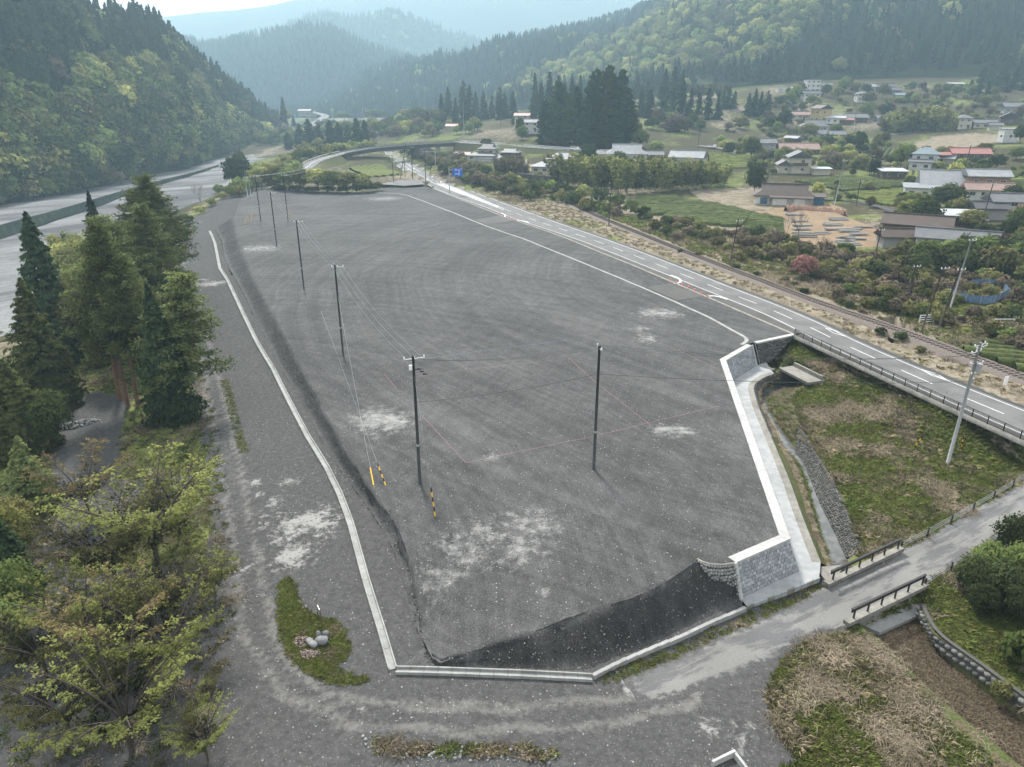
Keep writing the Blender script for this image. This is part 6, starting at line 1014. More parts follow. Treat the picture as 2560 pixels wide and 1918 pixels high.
for t in (.12, .82):
    q = bl_[int(t*len(bl_))]; s = MB(); s.box((q[0], q[1], q[2]/2-2.6), (2.2, 5.5, q[2]+1.6)); s.obj('pier', M['grey_concrete'], bg_)
ur2 = smoothline(UR2, 4, 2); uo2 = loft('upper_road', [offs(ur2, -road_w), ur2, offs(ur2, road_w)], M['asphalt'], n=len(ur2), flip=True); tag(uo2, 'upper road running along the terrace past the cedars', kind='structure')
e = offs(ur2, road_w+.2); e2 = e.copy(); e2[:, 1] -= 4; e2[:, 2] = np.minimum(hgt(e2[:, 0], e2[:, 1])-.4, e[:, 2]-1); tag(loft('road_bank', [e-[0, 0, .03], e2], M['bank'], n=len(e), flip=True), 'weedy bank below the upper road', kind='structure')
guardrail(offs(ur2, road_w), 'long white guardrail along the near side of the upper road', .9); guardrail(offs(ur2, -road_w), 'long white guardrail along the far side of the upper road', .9)
# far viaduct
VD = np.array([(-274.42,760,3.89),(-240.27,700,2.48),(-215.57,670,2.19),(-196.3,660,1.68),(-180.37,650,0.22)]); vd = smoothline(VD, 6, 3); vo = thing('viaduct', 'pale curving road viaduct with dark girder at the foot of the mountainside', 'bridge')
loft('deck', [offs(vd, -5), offs(vd, 5)], M['asphalt'], n=len(vd), parent=vo, flip=True); e = offs(vd, 5.1); loft('girder', [e+[0, 0, .8], e+[0, 0, -2.2]], M['dark_metal'], n=len(e), parent=vo)
for px_ in ([(-218.55,655,-0.71)], [(-199.88,645,-1.47)]): q = px_[0]; s = MB(); s.box((q[0], q[1]+8, q[2]-6), (9, 6, 12)); s.obj('pier', M['old_concrete'], vo)
fr2 = smoothline(np.array([(-201.12,700,2.83),(-205.53,760,6.55),(-218.11,860,10.5),(-232.95,950,12.64),(-265.46,1050,13.39),(-302.61,1150,13.59)]), 10, 2); tag(loft('far_road', [offs(fr2, -5), offs(fr2, 5)], M['asphalt'], n=len(fr2), flip=True), 'pale road winding up the valley head', kind='structure')
# lanes in the village and path by the railway
for ln, w_, mt in (([(94.89,381.26,11.7),(104.51,374.96,10.75),(113.72,371.75,9.82),(95.23,346.74,8.49)], 4, 'asphalt'), ([(60.61,144.62,0.59),(64.63,148.89,0.61),(70.4,152.52,0.66),(77.69,157.14,0.79)], 4, 'gravel'), ([(206.07,422.88,14.5),(230.82,425.74,16.51)], 3, 'asphalt'), ([(104.73,244.06,2.86),(113.76,237.44,3.1),(114.37,217.56,3.06),(112.76,205.12,2.98)], 2.6, 'gravel'), ([(193.97,546.29,35.49),(186.9,485.53,23.57),(193.76,476.43,21.9)], 3, 'asphalt')): tag(ribbon('lane', [p[:2] for p in ln], w_, .25, M[mt], zf=hgt, step=4), 'narrow lane through the fields', kind='structure')
# ---------------------------------------------------------------- tea rows
TEAS = []
def tea(label, poly, ang, sp=1.75, h=.75, w_=1.25, mat='tea'):
    P_ = np.array([p[:2] for p in poly]); u = np.array([math.cos(R(ang)), math.sin(R(ang))]); v = np.array([-u[1], u[0]]); q = P_@v; c = P_.mean(0); TEAS.append(P_); o = thing('tea_field', label, 'tea field', (c[0], c[1], hz(*c))); n = len(P_)
    for t in np.arange(q.min()+.8, q.max(), sp):
        xs = []
        for i in range(n):
            a, b = P_[i], P_[(i+1) % n]; fa, fb = a@v-t, b@v-t
            if fa*fb < 0: xs.append((a+(b-a)*fa/(fa-fb))@u)
        if len(xs) < 2: continue
        x0, x1 = min(xs), max(xs)
        if x1-x0 < 2: continue
        k = max(3, int((x1-x0)/1.2)); s_ = np.linspace(x0, x1, k); L_ = []; ctr = np.outer(s_, u)+v*t; z = hgt(ctr[:, 0], ctr[:, 1])
        for dv, dz in ((-.5, -.4), (-.46, .55), (-.25, .93), (.25, .95), (.46, .55), (.5, -.4)): g = np.c_[ctr+v*dv*w_*(1+.12*rng.normal(size=(k, 1))), z+dz*h*(1+.07*rng.normal(size=k))]; L_.append(g)
        loft('tea_row', L_, M[mat], n=k, parent=o, flip=False)
    for ch in o.children: ch.matrix_parent_inverse = Matrix.Translation(-Vector(o.location))
leafy = N('tea_hedge', .95, .1); a = leafy.noise(1.6, 5, .75); b_ = leafy.noise(7, 3, .7); c = leafy.mix(leafy.step(a, .35, .65), (.035, .050, .018), (.085, .100, .032)); c = leafy.val(c, leafy.step(b_, .25, .75, .6, 1.35)); c = leafy.val(c, leafy.step(leafy.orand(), 0, 1, .8, 1.2)); leafy.bump(b_, .8, .15); M['tea'] = leafy.done(c)
leafy = N('tea_hedge_bright', .95, .1); a = leafy.noise(1.6, 5, .75); b_ = leafy.noise(7, 3, .7); c = leafy.mix(leafy.step(a, .35, .65), (.075, .095, .025), (.14, .155, .045)); c = leafy.val(c, leafy.step(b_, .25, .75, .65, 1.3)); leafy.bump(b_, .8, .15); M['tea_new'] = leafy.done(c)
tea('small bright tea plot inside the ramp curve', [(-84.07,380.71,0.97),(-70.08,399.06,0.98),(-50.75,338.48,1.56),(-64.43,330.85,1.1)], 76, 2.6, .8, 2.0, 'tea_new')
tea('broad upper tea field beside the dark shed', [(109.08,283.86,4.42),(133.85,293.17,5.58),(144.86,270.45,5.44),(140.78,262.31,4.94),(117.35,259.68,3.72),(114.29,268.67,3.93)], -4, 2.0, .8, 1.5)
tea('lower tea field in front of the large pale roof', [(116,255.49,3.55),(138.48,257.71,4.65),(136.98,244.62,4.1),(120.34,222.29,3.33),(116.53,229.61,3.16)], -4, 1.9, .75, 1.4, 'tea_new')
tea('dark overgrown tea terrace below the bamboo', [(44.91,262.06,1.62),(58.47,259.66,1.92),(57.81,242.64,1.48),(45.2,220.11,1.01),(37.75,231.18,0.81)], -8, 1.9, 1.0, 1.4)
tea('tea terrace beside the railway and the ploughed field', [(59.96,247.38,1.63),(71.1,234.02,1.66),(73.96,222.49,1.61),(62.98,197.86,1.18),(43.76,212.68,0.99),(48.56,225.92,1.1)], -10, 1.8, .9, 1.35)
tea('small tea terrace left of the timber yard', [(73.27,221.05,1.59),(79.3,211.44,1.65),(71.43,187.4,1.09),(62.96,195.57,1.14)], -10, 1.8, .9, 1.35)
tea('striped tea field behind the bamboo belt', [(94.61,359.36,9.55),(117.71,358.57,8.14),(103.53,318.83,6.5),(83.42,310.89,5.91)], 14, 2.2, .8, 1.5, 'tea_new')
tea('small sloping tea field in the village centre', [(177.85,366.63,11.29),(183.62,356.7,11.56),(164.55,323.93,9.06),(162.4,330.49,9.22)], 60, 2.2, .8, 1.4)
tea('tea field with diagonal rows below the white house', [(160.12,302.2,7.2),(165.18,289.96,7.26),(149.81,267.71,5.74),(146.15,273.03,5.59)], 62, 2.2, .8, 1.5, 'tea_new')
tea('terraced tea rows right of the brown house', [(168.99,253.97,7.24),(177.06,253.92,8.05),(169.73,234.68,6.61),(158.15,230.36,5.65)], -8, 2.2, .9, 1.3)
tea('tea rows under the tall bamboo slope', [(170.26,272.44,7.8),(184.78,275.05,9.7),(182.14,261.85,8.86),(169.56,259.38,7.47)], -6, 2.2, .9, 1.3)
tea('overgrown hedge rows beside the railway near the right edge', [(65.62,98.15,0.34),(72.29,101.38,0.47),(73.57,91.16,0.48),(69.46,86.77,0.45)], -22, 2.0, 1.1, 1.6)

# ---------------------------------------------------------------- trees one by one
def plant(kind, prs, mat, base_h, base_r, data, labels, group=None, parts=False, cat='tree', grow=1., seed=1):
    r_ = random.Random(seed); labels = [labels] if isinstance(labels, str) else labels
    for i, (x, y, z, h, w_) in enumerate(data):
        k = i % len(prs); mt = mat if isinstance(mat, str) else mat[i % len(mat)]; s_ = w_/2/(base_r[k] if hasattr(base_r, '__len__') else base_r)
        tree(kind, prs[k], mt, (x, y, z-.15), s_*grow, labels[i] if len(labels) > 1 else labels[0], cat, group, parts, zs=h/base_h*grow)
CR = (3.0, 3.5, 2.8, 3.8, 3.2); MR = (4.6, 4.0, 5.2); BR = (3.8, 4.4, 3.2, 4.8)
plant('cedar_tree', CM, ('cedar', 'dark', 'cedar', 'cedar_olive', 'cedar'), 24, MR, [(24.26,397.84,11.29,31.92,14.9),(34.04,398.13,12.29,27.66,12.77),(41.77,380.77,11.92,35.86,15.49),(46.6,373.61,11.98,37.2,16),(53.21,373.66,11.97,35.21,15.2),(17.77,405.45,11.66,21.67,12.14),(29.54,394.48,11.49,25.32,12.66),(38.54,378.84,11.46,30.43,13.39),(50.37,376.49,12.18,32.24,13.3),(58.07,379.55,12.38,26.39,12.18)], 'towering dark cedar in the grove beside the upper road', 'cedar grove beside the upper road', True)
plant('cedar_tree', CF, 'cedar', 20, CR, [(-55.65,600,13.14,23.85,8.27),(-50.25,600,13.14,29.26,9.54),(-44.52,600,13.14,20.99,8.9),(-38.18,600,12.54,34.36,11.45),(-32.85,590,12.91,30.66,10.01),(-28.62,600,13.14,24.81,9.54),(-22.26,600,13.14,26.08,8.9),(-15.91,600,12.54,22.91,8.91),(-9.23,580,13.29,28.29,9.23),(-5.54,580,13.29,24.6,8.61),(0.62,580,13.29,25.22,9.23)], 'dark cedar in the row behind the red-roofed cottage', 'cedar row behind the red-roofed cottage', True)
plant('cedar_tree', CF, 'cedar', 20, CR, [(15.42,520,17.09,32.5,9.36),(19.83,520,17.09,27.54,8.81),(25.58,525,16.92,33.37,10.57),(31.38,520,17.61,30.83,9.36),(40.84,525,17.96,30.01,10),(46.68,525,17.96,30.01,9.45),(36.12,525,17.96,26.67,9.45),(84.84,500,16.28,25.19,9.54),(88.93,490,15.68,23.92,8.84),(94.25,480,16.07,28.02,10.19),(102.93,490,16.17,24.95,9.36),(109.13,490,16.66,29.1,9.87),(114.84,490,16.66,23.38,8.83)], 'dark cedar standing behind the tall grove', 'cedars behind the tall grove', True)
plant('cedar_tree', CF, 'cedar', 20, CR, [(111.47,560,31.15,22.29,9.39),(117.87,560,31.7,24.04,9.97),(123.79,560,31.15,21.71,9.39),(97.31,600,32.63,20.09,8.16),(87.93,600,32.05,18.84,7.54),(120.04,490,16.66,21.31,8.31),(123.54,480,16.07,24.45,8.66),(129.86,480,16.55,20.37,8.15),(141.25,510,22.49,16.68,7),(144.69,510,22.99,19.36,7.53),(148.51,510,22.49,16.14,7.53),(103.34,580,30.45,18.24,7.9)], 'cedar in the hazy stand between grove and village', 'cedars between grove and village', True)
plant('cedar_tree', CF, 'cedar', 20, CR, [(152.11,490,22.01,15,6.73),(155.99,490,22.01,18.11,7.24),(159.87,490,22.01,16.04,6.73),(164.05,490,21.77,17.08,7.24)], ['pointed dark cedar left of the pink roof, first of four', 'pointed dark cedar left of the pink roof, second of four', 'pointed dark cedar left of the pink roof, third of four', 'pointed dark cedar left of the pink roof, last of four'], 'four pointed cedars by the pink roof', True)
plant('cedar_tree', CF, 'cedar', 20, CR, [(183.4,640,44.81,20.6,7.97),(188.67,640,45.12,23.25,8.64),(194.69,640,44.81,19.93,7.97),(200.63,640,45.12,25.25,9.3),(206.61,640,45.12,23.25,8.64),(211.89,640,45.42,26.57,9.3),(217.91,640,45.12,23.92,8.64),(223.84,640,45.42,27.9,9.96),(229.15,640,45.42,23.25,8.63),(234.47,640,45.42,25.9,9.3),(239.74,640,45.73,23.91,8.63),(245.71,640,45.73,23.24,9.3),(252.3,640,46.04,21.91,9.3),(259.61,640,46.04,19.92,8.63),(265.58,640,46.04,18.59,8.63),(273.88,640,46.04,19.25,9.3),(313.66,630,46.16,23.52,11.11),(320.85,630,46.16,19.6,9.15)], 'cedar in the dark row above the village', 'cedar row above the village')
plant('cedar_tree', CF, 'cedar', 20, CR, [(316.33,520,29.91,15.82,7.64),(316.24,530,32.39,13.87,7.21),(319.07,515,28.44,16.22,7.57),(340.44,540,32.87,19.78,9.04),(340.48,530,29.81,20.01,8.89),(352.09,540,31.55,22.06,9.62),(352.43,530,29.81,19.46,9.45),(364.81,540,31.55,22.62,10.18),(347.84,560,36.04,21.05,9.35),(362.76,570,36.89,22.3,9.52),(372.95,570,37.71,23.77,10.1),(380.08,570,38.81,23.76,10.1),(383.06,560,35.5,23.39,10.53),(347.42,570,38.81,17.82,8.91)], 'cedar at the dark forest edge beyond the upper right fields', 'forest edge beyond the upper right fields')
plant('cedar_tree', CM, 'cedar', 24, MR, [(-161.77,571.38,-2.54,19,10.42),(-149.44,552.75,-1.88,21.94,11.27),(-142.92,555.49,-0.93,17.27,8.93),(-129.88,535.87,-0.21,20.11,10.92),(-122.98,533.56,0.49,17.73,9.15),(-114.88,525.32,1.02,16.33,8.45),(-106.85,517.79,1.51,19.98,9.99),(-101.19,517.44,2.06,18.3,8.87),(-176.36,589.65,-3.14,12.64,8.22)], 'dark cedar in the clump behind the ramp curve', 'cedars behind the ramp curve', True)
plant('broadleaf_tree', BM, ('yellow', 'olive', 'light', 'olive', 'yellow', 'light', 'olive', 'yellow', 'light'), 8, BR, [(-105.89,309.61,-1.47,9.49,11.18),(-98.41,304.95,-0.59,8.67,11.01),(-90.18,296.95,0.02,8.77,10.72),(-83.19,292.23,0.27,8,10.24),(-77.02,290.04,0.38,8.58,10.48),(-70.75,288.36,0.42,7.58,10.11),(-65.03,288.2,0.44,7.89,9.79),(-59.2,288.26,0.43,6.31,8.53),(-116.78,334.27,-2.24,9.49,10.22),(-108.4,328.38,-1.24,8.96,10.75),(-99.35,319.29,-0.58,8.02,9.76)], 'round yellowish tree in the hedge at the far end of the yard', 'hedge trees at the far end of the yard', True)
plant('shrub', SH, 'dark', 2.2, (1.5, 1.9, 1.3, 2.2), [(-93.88,295.68,-0.14,2.27,6.47),(-85.83,290.23,0.2,2.23,6.99),(-78.51,286.59,0.33,2.2,6.91),(-72.1,286.08,0.39,2.19,6.9),(-65.54,284.75,0.4,2.5,6.87),(-60.32,285.95,0.41,2.82,6.58),(-56.06,288.37,0.42,3.16,6.63),(-53.72,293.06,0.48,2.57,5.45)], 'dark clipped shrub at the foot of the far hedge', 'dark shrubs under the far hedge', cat='shrub')
plant('broadleaf_tree', BM, ('dark', 'dark', 'olive', 'dark'), 8, BR, [(-126.16,333.15,-4.24,14.22,9.48),(-120.93,331.09,-3.29,12.67,9.05),(-119.15,336.85,-2.53,9.19,8.09),(-141.45,385.05,-3.44,11.72,8.37)], ['tall dark evergreen where the lane meets the far hedge', 'dark evergreen behind the tall one at the lane end', 'brownish thin tree at the end of the lane', 'dark tree on the river side of the lane end'], None, True)
plant('shrub', SH, ('light', 'yellow', 'mid', 'olive', 'spring', 'light', 'olive'), 2.2, (1.5, 1.9, 1.3, 2.2), [(-111.88,348.95,0.16,5.31,7.59),(-118.5,387.52,0.36,6.29,9.23),(-117.64,403.73,2.05,5.66,9.59),(-135.76,489.84,-1.7,7.91,12.65),(-137.52,533.88,-1.17,8.02,13.18),(-103.25,329.43,-0.49,4.67,7.18),(-112.76,339.32,-1.02,5.55,7.39),(-129.83,550.92,0.49,7.67,12.98),(-119.64,559.36,2.24,7.78,11.96),(-139.64,519.77,-1.81,6.14,11.17)], 'bright spring shrub on the bank outside the ramp curve', 'shrubs outside the ramp curve', cat='shrub')
plant('broadleaf_tree', BF, ('light', 'olive', 'yellow', 'brown', 'mid', 'olive'), 10, (4.8, 5.4, 4.2, 5., 6.), [(-105.41,600,6.52,10.22,14.05),(-94.12,600,8.33,8.3,11.49),(-81.54,590,9.37,8.78,12.54),(-72.07,590,10.55,9.4,12.53),(-60.07,580,10.97,8.01,11.09),(-95.21,680,15.63,9.34,14.37),(-84.37,680,16.98,10.05,14.36),(-161.68,900,9.36,11.41,30.43),(-239.3,800,8.24,15.25,12.71),(-244.02,780,5.8,12.41,14.06),(-199.72,900,9.36,9.51,19.02),(-71.13,640,14.23,8.13,11.52),(-93.21,640,12.95,7.46,11.52)], 'soft spring tree in the scrub beyond the road bridge', 'scrub trees beyond the road bridge')
plant('cedar_tree', CF, 'cedar', 20, CR, [(-228.63,760,8.82,25.76,8.86),(-213.85,740,7.3,10.99,5.49),(-114.32,700,8.79,9.65,6.68)], ['lone tall dark cedar at the valley head', 'small dark cedar beside the lone tall one', 'dark cedar in front of the far pale factory'], None, True)
# bamboo
plant('bamboo_clump', BB, 'bamboo', 11, 4., [(18.26,290.93,2.58,11.12,9.53),(22.5,283.86,2.17,12.11,9.93),(26.67,278.37,1.92,12.8,9.45),(31.57,274.37,1.81,12.93,9.92),(35.59,270.44,1.71,12.46,9.49),(39.71,268.11,1.71,12.35,9.12),(44.99,269.01,1.88,12.39,9.74),(50.3,269.9,2.06,12.13,9.47),(55.62,270.73,2.25,11.57,9.49),(61.32,273.2,2.53,11.07,9.27),(66.7,273.92,2.74,10.19,8.99),(72.52,276.32,3.04,9.06,8.46),(78.42,278.73,3.35,7.92,7.61),(31.73,290.78,2.91,10.15,9.84),(40.95,288.51,2.85,10.39,9.45),(50.53,289.38,3.06,10.42,9.79),(60.02,289.57,3.35,9.48,9.48),(69.42,289.38,3.67,8.84,9.15),(78.49,291.07,4.1,7.29,7.93)], 'feathery bamboo clump in the long belt beside the railway', 'bamboo belt beside the railway', True, 'bamboo')
plant('bamboo_clump', BB, ('bamboo', 'olive'), 11, 4., [(220.29,430,11.99,15.14,11.47),(226.81,430,11.56,16.99,12.4),(233.69,430,11.56,17.91,12.86),(237.88,425,11.4,16.8,12.26),(244.1,425,10.97,14.99,11.35),(220.28,440,13.68,11.72,10.78),(240.38,450,15.45,11.96,11.96),(256.47,460,16.17,12.7,12.21),(260.97,450,14.32,12.45,11.97),(311.47,510,25.01,10.74,9.67),(317.51,510,24.5,11.82,10.21),(320.9,505,24.11,12.24,10.64),(291.26,490,21.04,10.36,10.36),(240.31,500,21.25,7.92,10.56),(233.97,510,22.99,6.99,10.76),(227.76,515,24.91,6.51,10.85),(259.99,520,25.32,9.3,12.04),(271.04,520,24.81,9.86,12.05),(279.44,515,24.15,9.77,11.94)], 'feathery bamboo clump on the upper village slope', 'bamboo on the upper village slope', True, 'bamboo')
plant('bamboo_clump', BB, 'brown', 11, 4., [(-4.88,320.3,2.69,8.01,5.92),(-1.37,315.59,2.83,8.58,5.84),(2.03,311.14,2.96,8.46,5.76),(5.08,311.18,3.28,6.77,5.08)], 'dry brownish bamboo in front of the blue-porch house', 'dry bamboo in front of the blue-porch house', True, 'bamboo')
plant('bamboo_clump', BB, ('brown', 'olive'), 11, 4., [(-65.22,600,12.54,12.73,12.73),(-57.9,590,12.32,13.77,11.89),(-76.42,600,11.34,10.83,12.1),(65.1,560,19.05,8.88,10.65),(134.77,560,32.79,9.96,9.96),(143.51,560,33.33,10.54,9.96),(152.23,560,33.87,9.95,9.95)], 'tawny bamboo scrub at the forest edge', 'tawny bamboo at the forest edge', False, 'bamboo')
# village garden trees with labels of their own
VT = [('dark', 0, [(109.86,341.23,7.68,10.67,8.46)], 'large dark round tree left of the grey storehouse'), ('dark', 1, [(85.11,256.65,2.58,10.15,7.89)], 'dark round tree with bare trunk left of the brown farmhouse'), ('light', 1, [(161.07,306.81,7.57,8.97,7.64)], 'light green round tree left of the white two-storey house'), ('dark', 2, [(165.17,304.87,7.75,7.59,4.62)], 'dark upright tree beside the light round one'), ('dark', 3, [(127.61,213.14,3.71,7.55,10.14)], 'big dome-shaped dark evergreen in front of the large pale roof'), ('dark', 1, [(108.07,188.18,2.62,7.36,8.62)], 'big dark evergreen bush above the brown barn'), ('spring', 0, [(112.57,205.18,2.98,5.24,6.84)], 'bright spring-green tree left of the dark evergreen'), ('dark', 2, [(175.03,274.93,8.42,5.37,5.67)], 'dark round garden tree below the red roof'), ('dark', 0, [(182.4,278.76,9.5,5.74,6.95)], 'larger dark round garden tree right of the red roof'), ('yellow', 3, [(143.08,335.86,8.11,6.52,8.69)], 'yellow flowering tree beside the long pink roof'), ('yellow', 0, [(102.53,244.58,2.79,5.92,4.84)], 'yellow-green young tree right of the brown farmhouse'), ('light', 2, [(152.71,433.96,14.4,7.85,6.01)], 'small light green tree left of the tin shed'), ('light', 3, [(186.64,433.71,13.98,6.01,8.32)], 'rounded light shrub-tree among the grey roofs'), ('dark', 2, [(166.38,358.69,10.33,10.01,5.78)], 'dark pointed evergreen in the village centre'), ('dark', 2, [(142.13,289.52,5.79,7.24,4.72)], 'dark evergreen at the head of the tea rows'), ('olive', 1, [(120.07,187.37,3.18,4.6,7.32)], 'olive bushy tree right of the two-step shed'), ('dark', 3, [(111.28,168.17,2.5,4.74,5.87)], 'dark spreading bush behind the long grey shed'), ('dark', 1, [(116.67,166.81,2.76,5.64,6.76)], 'dark spreading tree at the right edge below the brownish house'), ('olive', 0, [(141.27,214,4.51,4.97,5.91)], 'thin olive tree in front of the brown house'), ('dark', 0, [(44.46,308.72,4.18,10.07,7.72)], 'dark conical evergreen in front of the wide pale roof'), ('cedar', 0, [(31.1,300.76,3.71,13.75,8.51)], 'dark evergreen rising behind the bamboo near the pale hip roofs'), ('light', 1, [(62.98,367.16,11.25,8.66,9.05)], 'soft light tree beside the cedar grove'), ('light', 0, [(67.89,350.7,9.45,6.41,8.3)], 'light round tree near the wide pale roof'), ('olive', 2, [(-14.43,414.22,8.21,5.77,6.66)], 'olive tree behind the black tiled house'), ('mid', 3, [(5.64,422.87,11.94,7.68,7.68)], 'mid green tree beside the upper road'), ('dark', 2, [(4.59,430,11.99,12.85,5.51)], 'narrow dark tree below the pink-roofed house'), ('pink', 0, [(20.76,395.65,10.62,5.08,7.2)], 'pink blossoming tree beside the upper road'), ('pink', 1, [(59.23,141.85,0.59,4.72,5.21)], 'round reddish-pink tree beside the path by the railway'), ('olive', 3, [(169.57,429.83,13.08,7.79,11.46)], 'olive tree beside the grey hip roof'), ('dark', 1, [(160.44,384.05,10.94,5.35,12.34)], 'dark hedge-like tree below the joined grey roofs'), ('mid', 2, [(190.14,386.51,12.36,4.96,7.03)], 'mid green tree on the lane bend'), ('olive', 0, [(146.91,311.99,7.11,5.07,7.77)], 'olive thicket tree above the broad tea field'), ('yellow', 2, [(148.96,328.64,8.18,4.97,7.09)], 'pale yellow tree in the village gardens'), ('light', 3, [(167.52,275.24,7.52,4.19,5.98)], 'light bushy tree behind the large pale roof'), ('yellow', 0, [(170.06,294.74,7.88,3.51,4.79)], 'yellow shrub-tree below the white two-storey house'), ('mid', 1, [(195.88,288.41,12.2,4.66,6.84)], 'mid green tree at the right edge of the terraces'), ('dark', 3, [(221.26,326.33,15.89,8.03,6.98)], 'dark tree beside the white building on stilts'), ('olive', 0, [(197.62,311.94,13.55,3.68,6.7)], 'yellow-olive tree above the dark garden trees'), ('dark', 1, [(162.39,450,17.25,10.51,9.55)], 'dark leafy tree below the pointed cedars'), ('mid', 0, [(154.28,450,15.45,9.57,9.57)], 'mid green tree right of the cedar stand'), ('olive', 2, [(136.34,450,15.45,9.57,10.52)], 'olive tree behind the striped tea field'), ('brown', 1, [(94.01,430,12.86,11.92,16.05)], 'grey leafless-looking tree before the cedar stand'), ('dark', 0, [(254.3,430,13.73,10.54,10.54)], 'dark tree under the bamboo slope'), ('mid', 1, [(261.33,430,13.08,9.17,10.09)], 'mid green tree right of the bamboo slope'), ('dark', 2, [(265.36,425,12.26,7.71,9.07)], 'dark bush above the red roof')]
for mt, k, dd, lb_ in VT: plant('garden_tree', [BM[k]], mt, 8, BR[k], dd, lb_, None, True)
# shrubs along railway, verge, brambles and terraces
g = np.random.default_rng(5)
plant('shrub', SH, ('mid', 'light', 'dark', 'mid', 'olive', 'spring', 'dark'), 2.2, (1.5, 1.9, 1.3, 2.2), [(-17.67,342.84,2.21,4.46,7.44),(-11.56,327.2,2.33,4.62,7.82),(-5.91,309.73,2.12,4.05,6.75),(-24.54,348.47,3.12,3.78,5.66),(-0.82,299.69,1.92,4.25,6.54),(3.16,289.31,1.54,3.8,6.01),(7.78,284.23,1.52,4.04,6.22),(11.43,278.15,1.35,3.96,6.1),(15.11,275.63,1.36,4.23,6.65),(18.52,270.02,1.18,4.45,6.82),(21.8,264.53,1.02,4.36,6.4),(-6.33,289.2,0.78,3.48,5.38),(25.64,258.92,0.91,4.84,6.84),(30.07,247.85,0.76,5.47,6.83),(34.49,240.13,0.79,4.78,6.63),(37.15,227.24,0.77,4.28,5.79),(39.71,216.56,0.84,3.61,5.29),(-19.29,322.36,1.8,3.51,5.96),(-12.55,306.9,1.45,3.35,5.69),(10.65,300.83,3.07,3.28,5.9),(1.51,275.67,0.77,3.02,5.14)], 'green shrub on the slope between road and walled houses', 'shrubs between road and walled houses', cat='shrub')
plant('shrub', SH, ('olive', 'dark', 'brown', 'olive', 'mid', 'brown'), 2.2, (1.5, 1.9, 1.3, 2.2), [(39.82,197.89,0.73,2.88,3.98),(40.97,189.82,0.65,2.55,3.62),(42.45,184.32,0.62,2.28,3.31),(51.2,159.55,0.54,2.17,4.17),(49.51,183.63,0.75,2.27,4.13),(46.65,189.14,0.78,2.54,4.24),(51.57,175.99,0.69,2.38,3.97),(62.64,182.8,0.9,3.49,5.13),(65.02,177.7,0.86,3.4,5),(64.09,163.97,0.71,3.16,4.64),(76.76,163.25,0.86,3.14,4.62),(72.27,163.56,0.8,3.15,5.56),(72,144.55,0.61,3.31,4.97),(73.67,141.09,0.61,3.56,5.67),(73.51,134.27,0.7,3.4,4.64),(66.6,134.39,0.67,2.63,4.65),(62.46,128.46,0.66,2.23,3.72),(59.7,127.2,0.62,2.21,3.39),(62.45,120.45,0.64,2.11,3.51),(64.59,119.1,0.67,2.36,3.75),(66.03,117.82,0.68,2.34,3.71),(66.89,115.47,0.66,2.3,3.38),(93.19,153.1,1.23,5.23,7.84),(87.54,150.54,0.93,4.81,6.87),(86.95,156.13,1.01,4.44,6.21),(91.63,142.89,1.01,4.91,6.55),(96.33,145.35,1.26,4.98,6.64),(97.41,141.77,1.27,5.2,7.31),(102.93,144.13,1.55,5.76,7.41),(89.44,121.16,1.17,2.82,4.23),(81.08,114.53,0.94,2.28,3.35),(82.32,112.31,0.92,2.37,3.29),(76.62,113.75,0.83,2,2.93),(74.48,104.92,0.58,2.11,3.72),(75.69,102.95,0.58,2.08,3.66),(76.86,101.06,0.58,2.16,3.6),(97.38,155.94,1.5,4.43,6.2),(102.39,158.55,1.84,4.49,6.29),(108.61,157.16,2.14,5.34,7.12),(112.58,156.49,2.27,5.32,7.09)], 'dense bush in the thicket beyond the railway', 'thicket beyond the railway', cat='shrub')
plant('shrub', SH, ('dark', 'olive', 'dark'), 2.2, (1.5, 1.9, 1.3, 2.2), [(40.14,168.99,0.43,0.96,1.72),(43.47,165.01,0.49,1.12,1.87),(48.57,152.05,0.41,1.21,2.25),(50.7,145.15,0.47,1,1.83),(54.55,139.66,0.55,1.12,1.93),(55.01,135.47,0.55,1.09,2.03),(55.35,131.22,0.54,1.06,1.97),(58.74,123.23,0.59,1.15,2.01),(59.27,121.16,0.58,1.27,2.12),(59.89,104.13,0.19,1.36,2.47),(60.33,99.09,0,1.06,1.77),(58.08,106.77,0.1,1.26,2.27)], 'small dark shrub on the dry verge beside the track', 'small shrubs on the dry verge', cat='shrub')
plant('bush', [broad(120+i, 6, 3.6, 5200, .17, 16, .05, .85) for i in range(2)], ('dark', 'mid', 'dark'), 6, 3.6, [(38.4,48.63,-3.57,3.35,3.19),(40.74,49.99,-3.51,3.77,3.6),(44.67,52.63,-3.38,4.63,4.09),(40.37,47.75,-3.6,3.64,3.64),(43.29,49.19,-3.52,4.4,4.06),(37.87,46.34,-3.65,2.59,2.59),(40.22,44.99,-3.71,3.48,3.48)], 'big dark green bush beside the farm road', 'bushes beside the farm road', True, 'shrub')
plant('bush', SH, ('mid', 'olive', 'dark'), 2.2, (1.5, 1.9, 1.3, 2.2), [(37.28,40.92,-3.9,2.66,3.25),(34.19,37.92,-3.93,1.12,1.68),(39.23,49.74,-3.53,2.05,2.39)], ['rounded mid green bush at the right edge below the farm road', 'low olive bush on the slope at the right edge', 'dark low bush at the foot of the big bushes'], None, True, 'shrub')
